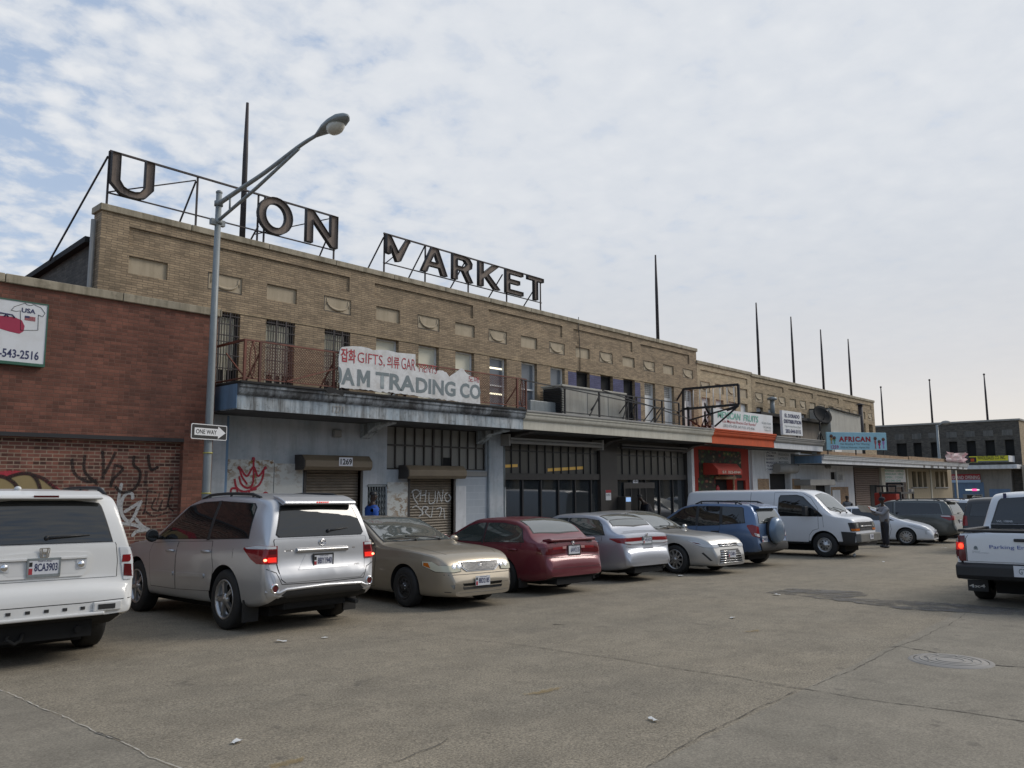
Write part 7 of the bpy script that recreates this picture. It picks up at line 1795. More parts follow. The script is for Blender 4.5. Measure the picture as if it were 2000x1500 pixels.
for sd in (1,-1):
    t_ = C_.panel('tail_lamp', [C_.Bp(sd*.55,.93),C_.S(-.85,.90,sd),C_.S(-.55,1.04,sd),C_.S(-.57,1.10,sd),C_.S(-.82,1.10,sd),C_.Bp(sd*.58,1.08)], (.75,-sd*.66,0), M['lamp_red'], off=.010, step=.04)
    C_.panel('clear_lens', [(-.9,sd*.86,1.03),(-.62,sd*.95,1.05),(-.60,sd*.95,1.09),(-.86,sd*.87,1.085)], (.75,-sd*.66,0), M['lamp_clear'], off=.014, parent=t_, step=.04)
h_, _n = C_.cast((-1.2,0,.85), B_); C_.plate((h_.x-.02,0,.85), (-1,0,0), '9AT3307')
C_.window([(-.62,1.15),(-.50,1.56),(-.42,1.585),(1.20,1.615),(1.16,1.10)], g=.03, trim='galv'); C_.window([(1.26,1.10),(1.30,1.61),(1.6,1.58),(2.4,1.12)])
C_.doors([[(.35,.6),(.45,.35),(1.2,.33),(1.2,1.06),(.0,1.08)],[(1.24,.33),(1.24,1.05),(2.55,1.0),(2.5,.33)]], handles=[(1.05,.95,C_.pm),(1.42,.94,C_.pm)]); C_.rails(-.5, 1.2, .9, 'trim', .05)
mb = MB(); mb.prism([(-.82,1.60),(-.90,1.62),(-.88,1.655),(-.62,1.71),(-.6,1.66)], (0,-.58,0), (1,0,0), (0,0,1), (0,1.16,0)); mb.build('spoiler', C_.pm, C_.t, local=True, bevel=.012)
C_.mirror(2.3, 1.1)

# ---------------------------------------------------------- white SUV and black SUV farther along
def plain_suv(label, pos, head, pm, H=1.78, L=4.9, W=1.95, glass='carglass', lampz=1.0, square=.0, detail=1, name='parked_suv'):
    RO, WB = 1.05, 2.85; fx = L-RO
    C = Car(name, label, 'car', pos, head, dict(
        zt=[(-RO,.55),(-RO+.03,.72),(-RO+.06,.80),(-RO+.09,1.12),(-RO+.27-square,H-.18),(-RO+.36-square,H-.07),(-.4,H-.02),(.8,H),(1.3,H-.04),(1.6,H-.14),(2.5,1.18),(3.3,1.05),(fx-.12,.85),(fx,.55)],
        zb=[(-RO,.5),(-RO+.09,1.05),(-.3,1.12),(2.4,1.08),(3.5,.92),(fx,.5)], wb=[(-RO,W*.45),(-.8,W*.48),(0,W*.5),(3.1,W*.495),(fx,W*.38)], zs=[(-RO,.44),(-.6,.34),(3,.3),(fx,.32)],
        tum=.24, crown=.05, R=.375, track=1.65, W=W, wb_=WB, round=.08, ry=.05, rz=.08, tw=.24), pm, detail=detail)
    C.wheels('a', 6, mat='alloy', double=False)
    gl = sym([(.68,1.18),(.60,H-.24),(.3,H-.22)]); w = C.panel('rear_window', yz(-1.3, gl), B_, M[glass], off=.007, step=.1); C.panel('window_trim', C.grow(yz(-1.3, gl), .02), B_, M['trim'], off=.004, parent=w, step=.1)
    C.wiper((-1.3,.0,1.22), (-1.3,-.4,1.24), B_, w)
    C.window([(-.80,1.17),(-.68,H-.20),(.45,H-.17),(.42,1.15)], glass); C.window([(.50,1.15),(.54,H-.17),(1.3,H-.19),(2.2,1.2)], glass)
    C.doors([[(.42,.45),(.42,1.1),(1.35,1.1),(1.35,.45)],[(1.39,.45),(1.39,1.1),(2.3,1.06),(2.2,.45)]], handles=[(.6,1.0,pm),(1.55,1.0,pm)])
    for sd in (1,-1): C.panel('tail_lamp', [(-RO+.04,sd*.76,.86),(-RO+.12,sd*.93,.86),(-RO+.2,sd*.93,1.18),(-RO+.12,sd*.74,1.18)], (.75,-sd*.66,0), M['lamp_red'], off=.010, step=.05)
    h, _ = C.cast((-1.3,0,.93), B_); C.plate((h.x-.02,0,.93), (-1,0,0), '1AK9042'); C.mirror(2.15, 1.15)
    C.rails(-.4, 1.2, .9, 'trim', .05)
    return C
plain_suv('white SUV half hidden between the grey minivan and the black SUV', (41.0,9.4), radians(88), pw['pearl'], H=1.76)
C_ = plain_suv('black SUV with lit tail lamps just left of the white pickup', (30.5,5.85), radians(0), pw['black'], H=1.80)
# ---------------------------------------------------------- white pickup on the right
def pickup(pos, head):
    sp = dict(zt=[(-1.21,.40),(-1.2,1.0),(-1.19,1.075),(-1.1,1.08),(.55,1.08),(.56,1.081),(.60,1.14),(.74,1.60),(.80,1.66),(.95,1.695),(1.5,1.71),(2.0,1.69),(2.2,1.63),(2.95,1.16),(3.1,1.10),(3.7,1.02),(3.95,.90),(4.05,.7),(4.08,.5)],
        zb=[(-1.21,.38),(-1.2,.9),(-1.1,1.0),(.5,1.0),(2.9,1.02),(3.9,.86),(4.08,.46)], wb=[(-1.21,.885),(-1.0,.90),(0,.915),(3.2,.915),(3.8,.87),(4.08,.72)],
        zs=[(-1.21,.52),(-.6,.50),(.5,.42),(3.2,.40),(4.08,.38)], tum=.24, crown=.05, crown_hood=.01, R=.375, track=1.58, W=1.84, wb_=3.2, round=.03, ry=.02, rz=.02, tw=.24, shoulder=.02)
    C = Car('pickup_truck', 'white parking-enforcement pickup cut by the right edge', 'pickup truck', pos, head, sp, pw['fleet'], group='vehicles standing in the street', scale=1.09)
    C.wheels('a', 6, mat='alloy', double=False)
    # load bed: dark liner sunk between the rails
    mb = MB(); mb.box(-1.14,.50,-.74,.74,1.083,1.09); mb.build('bed_liner', M['under'], C.t, local=True)
    mb = MB()
    for sd in (1,-1): mb.box(-1.17,.52,sd*.80-.055,sd*.80+.055,1.085,1.125)
    mb.box(-1.19,-1.13,-.745,.745,1.085,1.12); mb.build('bed_rail', M['trim'], C.t, local=True, bevel=.012)
    mb = MB(); mb.box(.38,.52,-.70,.70,1.095,1.16); mb.tube([(-.2,-.5,1.12),(.35,-.5,1.14)], .04, 6); mb.build('bed_contents', M['trim'], C.t, local=True)
    tg = sym([(.745,.66),(.745,1.07)]); g = C.panel('tailgate', yz(-1.4, tg), B_, C.pm, off=.012, border=M['trim']); C.panel('tailgate_gap', C.grow(yz(-1.4, tg), .012), B_, M['trim'], off=.002, parent=g)
    x0 = C.cast((-1.4,0,.9), B_)[0].x-.012
    mb = MB(); mb.box(x0-.02,x0+.0,-.135,.135,.955,1.0); mb.build('tailgate_handle', M['trim'], g, local=True, bevel=.012)
    U, Wv = V3((0,-1,0)), V3((0,0,1))
    txt('lettering', 'Parking Enforcement', (x0, .445, .835), U, Wv, .90, .068, plain('blue_fleet_lettering', (.04,.08,.30), .5, var=.1), g, bold=.0, local=True, lift=.022)
    txt('lettering', 'd. Transportation', (x0, .675, .775), U, Wv, .21, .018, M['slate_ink'], g, local=True, lift=.003)
    txt('lettering', 'District of', (x0, .675, .80), U, Wv, .10, .014, M['slate_ink'], g, local=True, lift=.003)
    mb = MB(); mb.box(x0-.003,x0-.001,.60,.655,.83,.84); mb.box(x0-.003,x0-.001,.60,.655,.845,.858); mb.lathe([(0,.003),(.022,.003)], (x0,.6275,.862), (-1,0,0), 14); mb.build('logo', M['slate_ink'], g, local=True)
    for sd in (1,-1):
        P = [(-1.2,sd*.765,.70),(-1.2,sd*.915,.68),(-1.16,sd*.915,1.05),(-1.2,sd*.765,1.06)]
        t = C.panel('tail_lamp', [(-1.3,sd*.762,.66),(-1.3,sd*.90,.66),(-1.3,sd*.90,1.02),(-1.3,sd*.762,1.03)], B_, M['lamp_dark_red'], off=.014, step=.035)
        mb = MB(); mb.sphere((x0-.002,sd*.82,.88), .028, 10, sc=(.6,1.3,1.5)); mb.build('lit_bulb', emis('pickup_brake_bulb', (1,.05,.02), 2), t, local=True)
        mb = MB(); mb.box(x0-.004,x0+.001,sd*.832-.05,sd*.832+.05,.825,.935); mb.build('lit_lens', emis('pickup_lit_lens', (.6,.015,.01), .3), t, local=True)
    mb = MB(); mb.prism([(-1.26,.40),(-1.30,.46),(-1.30,.60),(-1.20,.64),(-1.02,.64),(-1.02,.40)], (0,-.90,0), (1,0,0), (0,0,1), (0,1.80,0)); b = mb.build('rear_bumper', M['trim'], C.t, local=True, bevel=.02)
    C.plate((-1.31,.0,.545), (-1,0,0), 'GT1084', w=.31, h=.155, sub='GOVERNMENT', red=False, ink='slate_ink')
    for sd in (-1,1):
        mb = MB(); mb.box(-.52,-.50,sd*.78-.14,sd*.78+.14,.16,.52); fl = mb.build('mud_flap', M['trim'], C.t, local=True)
    txt('lettering', '4x4', (-.522,.90,.215), U, Wv, .22, .05, M['alloy'], fl, bold=.02, local=True, lift=.003)
    mb = MB(); mb.box(-1.1,-.2,-.45,.45,.36,.5); mb.tube([(-.1,-.6,.375),(-.1,.6,.375)], .07, 10); mb.build('axle', M['under'], C.t, local=True)
    gl = sym([(.72,1.17),(.70,1.22),(.60,1.53),(.56,1.575),(.2,1.59)]); w = C.panel('rear_window', yz(0, gl), B_, M['carglass'], off=.008); C.panel('window_trim', C.grow(yz(0, gl), .02), B_, M['trim'], off=.004, parent=w)
    h, n = C.cast((0,.66,1.2), B_); txt('lettering', 'WL 10845', (h.x-.012,.655,1.19), U, Wv, .23, .032, M['sign_white'], w, bold=.01, local=True, lift=.003)
    C.window([(.90,1.12),(.98,1.57),(1.45,1.585),(1.45,1.08)]); C.window([(1.52,1.08),(1.54,1.585),(2.1,1.55),(2.75,1.10)])
    C.doors([[(1.50,.5),(1.50,1.05),(2.85,1.02),(2.75,.5)]], handles=[(1.65,.95,M['trim'])]); C.mirror(2.65, 1.12, M['trim'])
    for sd in (1,-1): C.seam([(.58,sd*.9,.5),(.58,sd*.9,1.1)], (0,-sd,0), .02)
    mb = MB(); mb.box(.735,.77,.50,.545,1.56,1.665); mb.build('roof_clip', plain('navy_plastic', (.03,.03,.09), .5), C.t, local=True)
    return C
pickup((15.9,2.50), radians(1))
# ================================================================== people
def skin_mesh(verts, edges, radii, root=0, sub=2):
    me = bpy.data.meshes.new('sk'); me.from_pydata([V3(v) for v in verts], edges, [])
    o = bpy.data.objects.new('sk', me); COL.objects.link(o)
    m = o.modifiers.new('skin', 'SKIN'); m.use_smooth_shade = True
    for i, sv in enumerate(me.skin_vertices[0].data):
        r = radii[i]; sv.radius = r if isinstance(r, tuple) else (r, r); sv.use_root = (i == root)
    s = o.modifiers.new('sub', 'SUBSURF'); s.levels = sub; s.render_levels = sub
    bpy.context.view_layer.update(); out = eval_mesh(o); bpy.data.objects.remove(o)
    for p in out.polygons: p.use_smooth = True
    return out
def chain(mb_v, mb_e, mb_r, pts, rs, start=None):
    ids = []
    for i, (p, r) in enumerate(zip(pts, rs)):
        mb_v.append(p); mb_r.append(r); k = len(mb_v)-1
        if i == 0 and start is not None: mb_e.append((start, k))
        elif i > 0: mb_e.append((ids[-1], k))
        ids.append(k)
    return ids
def person(label, pos, head, pose, clothes, hair='cap', group=None):
    """x forward, y left; pose gives elbow and hand places; the body is one skin, clothes are shells over it"""
    x, y = pos; zg = clothes.get('z', gz(x, y))
    t = thing('person', (x, y, zg), label, 'person', group, rz=head)
    lean = pose.get('lean', 0.0)
    hip, kn, an = .92, .50, .08
    V, E, R = [], [], []
    pel = chain(V, E, R, [(0,0,.95)], [(.145,.115)])[0]
    sp = chain(V, E, R, [(.0+lean*.1,0,1.12),(lean*.2,0,1.30),(lean*.3-.01,0,1.43),(lean*.35+.01,0,1.53),(lean*.4+.02,0,1.58)], [(.14,.10),(.155,.11),(.13,.09),.055,.05], pel)
    hd = chain(V, E, R, [(lean*.45+.03,0,1.64),(lean*.5+.04,0,1.70),(lean*.5+.03,0,1.75)], [.075,.088,.062], sp[-1])
    for sd in (1, -1):
        f = pose.get('foot', {}).get(sd, (0, 0))
        chain(V, E, R, [(0,sd*.09,.88),(.02+f[0]*.5,sd*.10,.50),(f[0],sd*(.11+f[1]),.10),(f[0]+.12,sd*(.13+f[1]),.045)], [(.085,.085),.058,.042,.035], pel)
        el, ha = pose['arm'][sd]
        s_ = (lean*.28, sd*.19, 1.41)
        ids = chain(V, E, R, [s_, el, ha], [.062,.045,.030], sp[2])
        d = (V3(ha)-V3(el)).normalized(); sidev = V3((0,0,1)).cross(d); sidev = sidev.normalized() if sidev.length > .1 else V3((0,1,0))
        palm = V3(ha)+d*.06; pi_ = chain(V, E, R, [tuple(palm)], [.028], ids[-1])[0]
        curl = d.cross(sidev)
        for k, (o_, L) in enumerate(((-.030,.062),(-.010,.075),(.010,.072),(.030,.055))):
            a = palm+sidev*o_+d*.025; b = a+d*L*.5+curl*.010; c = b+d*L*.35+curl*.028
            chain(V, E, R, [tuple(a), tuple(b), tuple(c)], [.010,.009,.008], pi_)
        chain(V, E, R, [tuple(palm-sidev*.034-d*.01), tuple(palm-sidev*.055+d*.03+curl*.01)], [.010,.009], pi_)
    me = skin_mesh(V, E, R, 0, 1); me.materials.append(M['skin']); b = link_mesh('body', me, t)
    fx = lean*.5+.035
    # face: nose, ears, eyes, mouth
    mb = MB(); mb.sphere((fx+.092,0,1.685), .017, 8, sc=(1.1,.8,1.3)); mb.sphere((fx-.0,.085,1.685), .022, 8, sc=(.7,.4,1.3)); mb.sphere((fx,-.085,1.685), .022, 8, sc=(.7,.4,1.3))
    mb.sphere((fx+.075,0,1.64), .028, 8, sc=(.6,1.0,.35)); mb.build('face', M['skin'], t, local=True)
    mb = MB(); mb.sphere((fx+.078,.032,1.71), .011, 8); mb.sphere((fx+.078,-.032,1.71), .011, 8); mb.build('eyes', plain('eye_white', (.4,.38,.36), .3, var=0), t, local=True)
    if hair == 'cap':
        mb = MB(); prof = [(.102,1.715),(.108,1.74),(.104,1.775),(.085,1.81),(.05,1.825),(0,1.83)]
        mb.lathe([(r, z) for r, z in prof], (fx-.01,0,0), (0,0,1), 18); mb.lathe([(.10,1.722),(.125,1.712),(.125,1.706),(.10,1.714)], (fx+.03,0,0), (0,0,1), 18); mb.build('cap', M['cloth_dark'], t, local=True)
    else:
        mb = MB(); mb.lathe([(.088,1.72),(.094,1.75),(.085,1.785),(.05,1.805),(0,1.81)], (fx-.015,0,0), (0,0,1), 16); mb.build('hair', M['black'], t, local=True)
    # shirt
    V, E, R = [], [], []
    c0 = chain(V, E, R, [(0,0,.90),(0,0,.98),(lean*.1,0,1.12),(lean*.2,0,1.30),(lean*.3-.01,0,1.435),(lean*.35,0,1.50)], [(.20,.155),(.20,.16),(.20,.155),(.205,.15),(.17,.12),(.075,.07)])
    for sd in (1, -1):
        el, ha = pose['arm'][sd]; h2 = V3(el).lerp(V3(ha), clothes.get('sleeve', .9))
        pts = [(lean*.28, sd*.19, 1.41), el, tuple(h2)] if clothes.get('sleeve', .9) > .05 else [(lean*.28, sd*.19, 1.41), tuple(V3((lean*.28, sd*.19, 1.41)).lerp(V3(el), .8))]
        chain(V, E, R, pts, [.088,.070,.052][:len(pts)], c0[4])
    me = skin_mesh(V, E, R, 0, 1); me.materials.append(clothes['top']); link_mesh('jumper', me, t)
    V, E, R = [], [], []
    c0 = chain(V, E, R, [(0,0,1.0),(0,0,.92)], [(.175,.14),(.175,.145)])
    for sd in (1, -1):
        f = pose.get('foot', {}).get(sd, (0, 0)); chain(V, E, R, [(0,sd*.095,.84),(.015+f[0]*.5,sd*.105,.50),(f[0]-.005,sd*(.11+f[1]),.10)], [.115,.092,.08], c0[1])
    me = skin_mesh(V, E, R, 0, 1); me.materials.append(M['cloth_dark']); link_mesh('trousers', me, t)
    mb = MB()
    for sd in (1, -1):
        f = pose.get('foot', {}).get(sd, (0, 0)); a = len(mb.v); mb.sphere((f[0]+.06,sd*(.12+f[1]),.05), .055, 12, sc=(2.5,.95,1))
        for i in range(a, len(mb.v)): mb.v[i] = (mb.v[i][0], mb.v[i][1], max(mb.v[i][2], .004))
    mb.build('shoes', M['black'], t, local=True)
    return t
# man reading a paper out in the road
g0 = onG(1731, 1070); hd = radians(138)
man = person('man in a grey jumper and dark cap standing in the road, reading a newspaper', (g0.x, g0.y), hd, dict(lean=.05, foot={1:(.02,.02),-1:(-.03,.02)}, arm={1:((.20,.22,1.20),(.50,.20,1.30)),-1:((.16,-.25,1.17),(.46,-.06,1.30))}), dict(top=M['cloth_grey']))
fwd = V3((cos(hd), sin(hd), 0)); lf = V3((-sin(hd), cos(hd), 0))
p0 = V3(man.location)+fwd*.62+lf*.05; z0 = man.location.z+1.27
mb = MB(); rr = random.Random(9)
for k, (a, b) in enumerate(((-.36,.0),(.0,.36))):
    n = 6; vs = []
    for j in range(4):
        for i in range(n+1):
            s = a+(b-a)*i/n; q = p0+lf*s+fwd*(.10*abs(s)*2+.02*sin(i+j)); vs.append((q.x+fwd.x*j*.05, q.y+fwd.y*j*.05, z0+j*.085+.03*abs(s)))
    mb.add(vs, [(j*(n+1)+i, j*(n+1)+i+1, (j+1)*(n+1)+i+1, (j+1)*(n+1)+i) for j in range(3) for i in range(n)], 0, True)
np_ = mb.build('newspaper', M['paper'], None, recalc=False); tag(np_, 'open newspaper held up by the man in the road', 'newspaper')
mb = MB(); q = p0-fwd*.012
for (u, v, w_, h_) in ((-.02,.06,.32,.16),):
    vs = [(q+lf*(u+i*w_)+fwd*(.12*abs(u+i*w_)*2+j*.05+v*.4)) for j in (0, 1) for i in (0, 1)]
    mb.add([(vs[0].x,vs[0].y,z0+v),(vs[1].x,vs[1].y,z0+v+.02),(vs[3].x,vs[3].y,z0+v+h_),(vs[2].x,vs[2].y,z0+v+h_-.02)], [(0,1,2,3)])
c_ = mb.build('printed_page', plain('orange_print', (.6,.12,.04), .7), None, recalc=False); c_.parent = np_
# man in blue before the pale blue shop
b0 = onY(726, 990, 15.7)
person('man in a blue shirt walking past the pale blue shop', (b0.x, 15.7), radians(-12), dict(lean=.03, foot={1:(.18,0),-1:(-.16,0)}, arm={1:((.02,.27,1.14),(.14,.26,.90)),-1:((-.02,-.27,1.14),(.05,-.27,.88))}), dict(top=M['cloth_blue'], sleeve=.1, z=gz(b0.x,15.7)+.16), hair='hair')
# man by the low white shop
b0 = onY(1655, 985, 15.9)
person('man in grey seen over the van bonnet by the low white shop', (b0.x, 15.9), radians(20), dict(lean=.03, foot={1:(.12,0),-1:(-.1,0)}, arm={1:((.02,.27,1.14),(.12,.26,.90)),-1:((-.02,-.27,1.14),(.05,-.27,.88))}), dict(top=M['cloth_grey'], z=gz(b0.x,15.9)+.16), hair='hair')
# shopper stooping in the dark shop doorway
b0 = onY(1272, 985, 16.1)
person('dark-clothed person bending at the entrance of the dark glass shop', (b0.x, 16.1), radians(150), dict(lean=.9, foot={1:(.1,0),-1:(-.1,0)}, arm={1:((.30,.24,1.05),(.42,.16,.85)),-1:((.30,-.24,1.05),(.42,-.16,.85))}), dict(top=M['cloth_dark'], z=gz(b0.x,16.1)+.16), hair='hair')
# red forklift with black mast parked on the walk behind the minivan
f0 = onY(1738, 975, 14.2); fl = thing('forklift', (f0.x, 14.2, gz(f0.x,14.2)), 'small red forklift with a black mast beyond the grey minivan', 'forklift')
X, Y, Z = f0.x, 14.2, gz(f0.x,14.2)
mb = MB(); mb.box(X-.7,X+.8,Y-.5,Y+.5,.35+Z,1.1+Z); mb.box(X-.7,X-.15,Y-.5,Y+.5,1.1+Z,1.85+Z); mb.build('body', M['redpaint'], fl, bevel=.06)
mb = MB()
for s in (-.35,.35): mb.box(X+.85,X+.97,Y+s-.05,Y+s+.05,.1+Z,2.3+Z); mb.bar((X-.6,Y+s*1.3,1.3+Z),(X-.5,Y+s*1.3,2.15+Z),.06); mb.bar((X+.6,Y+s*1.3,1.1+Z),(X+.45,Y+s*1.3,2.15+Z),.06); mb.box(X+.97,X+2.0,Y+s*.8-.06,Y+s*.8+.06,.15+Z,.2+Z)
mb.box(X-.55,X+.5,Y-.5,Y+.5,2.13+Z,2.2+Z); mb.box(X+.85,X+.97,Y-.35,Y+.35,2.25+Z,2.33+Z); mb.box(X+.85,X+.97,Y-.35,Y+.35,1.2+Z,1.28+Z); mb.build('mast', M['black'], fl)
for wx in (-.5,.55):
    for s in (-.5,.5):
        mb = MB(); mb.lathe([(0,.07),(.16,.07),(.24,.06),(.26,0),(.24,-.06),(.16,-.07),(0,-.07)], (X+wx,Y+s,.26+Z), (0,1,0), 20); mb.build('wheel', M['rubber'], fl)
fl.scale = (1.15, 1.15, 1.15)
# flatbed with a pipe rack
r0 = onY(1768, 975, 13.2); rk = thing('pipe_rack', (r0.x, 13.6, gz(r0.x,13.6)), 'black pipe rack with a grey lamp on top behind the grey minivan roof', 'rack')
X, Y, Z = r0.x, 13.6, gz(r0.x,13.6)
mb = MB(); zr = onY(1765, 962, 13.6).z
for a in (-1.1,1.1):
    for b in (-.5,.5): mb.bar((X+a,Y+b,Z),(X+a,Y+b,zr),.09)
for b in (-.5,.5): mb.bar((X-1.2,Y+b,zr),(X+1.2,Y+b,zr),.10); mb.bar((X-1.1,Y+b,Z+.8),(X+1.1,Y+b,Z+.8),.08)
for a in (-1.1,1.1): mb.bar((X+a,Y-.5,zr),(X+a,Y+.5,zr),.08)
mb.build('frame', M['black'], rk)
mb = MB(); mb.box(X+.7,X+.95,Y-.55,Y-.4,zr+.05,zr+.2); mb.sphere((X+1.0,Y-.5,zr+.12), .08, 10); mb.build('work_lamp', M['sill'], rk)
# ================================================================== ground
def ground_mat(name, c1, c2, speck, seed=0, fine=1.0):
    t = NT(name)
    big = t.noise(.35, 6, .65); mid = t.noise(2.2, 6, .7); fin = t.noise(55, 4, .75); fin2 = t.noise(120, 2, .6)
    c = t.mix(t.ramp(big, [(.35, 0.0), (.65, 1.0)]), c1, c2)
    c = t.mix(1.0, c, t.ramp(mid, [(.3, .80), (.7, 1.12)]), 'MULTIPLY')
    c = t.mix(1.0, c, t.ramp(fin, [(.30, 1-.62*fine), (.5, 1.0), (.70, 1+.75*fine)]), 'MULTIPLY')
    c = t.mix(t.math('MULTIPLY', t.ramp(fin2, [(.60, 0.0), (.70, 1.0)]), .5*fine), c, speck)
    tr = t.ramp(t.noise(1.0, 5, .65, stretch=(.10, 1.3, 1)), [(.46, 0.0), (.70, 1.0)]); c = t.mix(t.math('MULTIPLY', tr, .20), c, (.085,.075,.062))
    st2 = t.ramp(t.noise(5.5, 5, .7, stretch=(.8, 1, 1)), [(.57, 0.0), (.66, 1.0)]); c = t.mix(t.math('MULTIPLY', st2, .18), c, (.08,.07,.058))
    oil = t.ramp(t.noise(.9, 6, .7), [(.60, 0.0), (.74, 1.0)]); c = t.mix(t.math('MULTIPLY', oil, .28), c, (.05,.045,.04))
    spots = t.ramp(t.noise(3.1, 3, .5), [(.68, 0.0), (.72, 1.0)]); c = t.mix(t.math('MULTIPLY', spots, .35), c, (.05,.045,.042))
    t.link(c, t.b.inputs['Base Color']); t.val('Roughness', .9); t.val('Specular IOR Level', .3)
    t.bump(t.math('ADD', t.math('MULTIPLY', fin, .6), t.math('MULTIPLY', fin2, .4)), .6, .006)
    if seed: t.link(t.math('MULTIPLY', t.ramp(t.noise(1.7, 6, .75), [(.36, 0.0), (.56, 1.0)]), .9), t.b.inputs['Alpha'])
    return t.mat
asph = ground_mat('old_asphalt', (.243,.208,.154), (.210,.183,.139), (.46,.44,.38))
conc = ground_mat('old_concrete', (.236,.208,.163), (.208,.187,.148), (.34,.33,.30), fine=.6)
patchm = ground_mat('fresh_asphalt_patch', (.135,.128,.12), (.16,.148,.132), (.24,.23,.21), seed=1, fine=.8)
def sheet(pts, lift): return [(x, y, gz(x, y)+lift) for x, y in pts]
mb = MB(); mb.add(sheet([(-150,-150),(400,-150),(400,200),(-150,200)], 0), [(0,1,2,3)])
g = mb.build('ground', asph, kind='structure', recalc=False); g['label'] = 'worn grey-brown asphalt street and parking strip'
def gp(u, v): p = onG(u, v); return (p.x, p.y)
# concrete slabs on the near right and near left
def slab(name, sights, mat, label, lift=.004):
    mb = MB(); P = [gp(*q) for q in sights]; mb.add(sheet(P, lift), [list(range(len(P)))])
    o = mb.build(name, mat, kind='structure', recalc=False); o['label'] = label
slab('road', [(1240,1512),(1400,1432),(1560,1352),(1700,1283),(1880,1192),(2040,1110),(2400,1110),(2400,1520)], conc, 'smoother grey concrete lane slabs at the near right')
slab('pavement', [(-200,1270),(0,1349),(100,1392),(230,1448),(360,1512),(-300,1520)], conc, 'smooth concrete slab at the near left corner')
def crackline(name, sights, w, mat, seed, lift=.008, jit=.012, label='thin dark crack across the street'):
    rr = random.Random(seed); P = [V3((*gp(*q), 0)) for q in sights]; pts = []
    for a, b in zip(P, P[1:]):
        n = max(2, int((b-a).length/.06))
        for i in range(n): pts.append(a.lerp(b, i/n))
    pts.append(P[-1]); mb = MB(); vs = []; off = 0
    for i, p in enumerate(pts):
        d = (pts[min(i+1,len(pts)-1)]-pts[max(i-1,0)]).normalized(); n = V3((-d.y, d.x, 0)); off = off*.8+rr.uniform(-jit, jit)
        ww = w*rr.uniform(.1, .85)
        for s in (-1, 1):
            q = p+n*(off+s*ww/2); vs.append((q.x, q.y, gz(q.x, q.y)+lift))
    mb.add(vs, [(2*i, 2*i+1, 2*i+3, 2*i+2) for i in range(len(pts)-1)])
    o = mb.build(name, mat, kind='structure', recalc=False); o['label'] = label
crk = plain('crack_dirt', (.075,.066,.054), .95, var=.4); pale = plain('pale_joint', (.40,.37,.32), .95, var=.3); ylw = spray('faded_yellow_paint', (.30,.20,.06), .45)
crackline('road_crack', [(1000,1258),(1200,1287),(1440,1325),(1560,1345),(1700,1368),(1860,1388),(2040,1416)], .022, crk, 1)
crackline('road_crack', [(1590,1341),(1690,1299),(1760,1262),(1850,1222),(1900,1190)], .012, crk, 2)
crackline('road_crack', [(1260,1500),(1390,1430),(1560,1350)], .012, crk, 3)
crackline('road_crack', [(1715,1264),(1760,1264),(1810,1272),(1850,1282)], .035, crk, 4, jit=.02)
crackline('road_crack', [(1918,1299),(1960,1302),(2030,1308)], .05, crk, 5, jit=.02)
crackline('road_crack', [(1345,1218),(1390,1222)], .02, crk, 6); crackline('road_crack', [(1245,1210),(1270,1212)], .04, crk, 7); crackline('road_crack', [(1080,1220),(1105,1220)], .05, crk, 8)
crackline('road_crack', [(1500,1240),(1560,1246)], .015, crk, 18)
crackline('road_crack', [(720,1228),(800,1235),(900,1248),(1000,1258)], .012, crk, 9)
crackline('road_crack', [(735,1500),(800,1478),(840,1458),(870,1440)], .012, crk, 12, jit=.02)
crackline('road_joint', [(-20,1342),(100,1392),(230,1448),(360,1508)], .02, pale, 10, lift=.010, label='pale slab joint at the near left')
crackline('road_joint', [(190,1432),(250,1452)], .02, crk, 14, lift=.011, label='dark gap in the pale slab joint')
crackline('road_joint', [(290,1400),(520,1350),(780,1298),(960,1270)], .006, plain('faint_pale_scratch', (.27,.25,.21), .95, var=.3), 11, label='faint pale scratch along the asphalt')
# dark repair strip
rr = random.Random(4)
def patch(sights, seed, mat, lift, name='road_patch', label='dark asphalt repair strip'):
    rr = random.Random(seed); P = []
    for a, b in zip(sights, sights[1:]+sights[:1]):
        n = 10
        for i in range(n):
            u = a[0]+(b[0]-a[0])*i/n+rr.uniform(-3,3); v = a[1]+(b[1]-a[1])*i/n+rr.uniform(-1.0,1.0); P.append((u, v))
    me_ = flat_poly([gp(*q) for q in P])
    mb = MB(); mb.add(sheet([(p.x, p.y) for p in me_[0]], lift), me_[1]); o = mb.build(name, mat, kind='structure', recalc=False); o['label'] = label
def flat_poly(P):
    vs, _, fs, *_ = delaunay_2d_cdt([V3(p).to_2d() if len(p) > 2 else Vector(p) for p in P], [(i, (i+1) % len(P)) for i in range(len(P))], [], 1, 1e-5)
    return vs, [list(f) for f in fs]
patch([(1496,1158),(1540,1150),(1600,1152),(1680,1156),(1700,1163),(1640,1168),(1740,1172),(1840,1178),(1950,1186),(2040,1195),(2040,1205),(1900,1198),(1760,1190),(1640,1174),(1560,1164)], 1, patchm, .009)
patch([(1020,1358),(1060,1350),(1098,1342),(1088,1349),(1050,1358)], 2, ylw, .009, 'road_marking', 'faded yellow paint dash, right one')
patch([(525,1497),(560,1488),(595,1480),(588,1490),(560,1497),(530,1506)], 3, ylw, .009, 'road_marking', 'faded yellow paint dash at the bottom edge')
patch([(1455,1234),(1480,1231),(1482,1234),(1460,1236)], 6, ylw, .009, 'road_marking', 'small faded yellow paint spot')
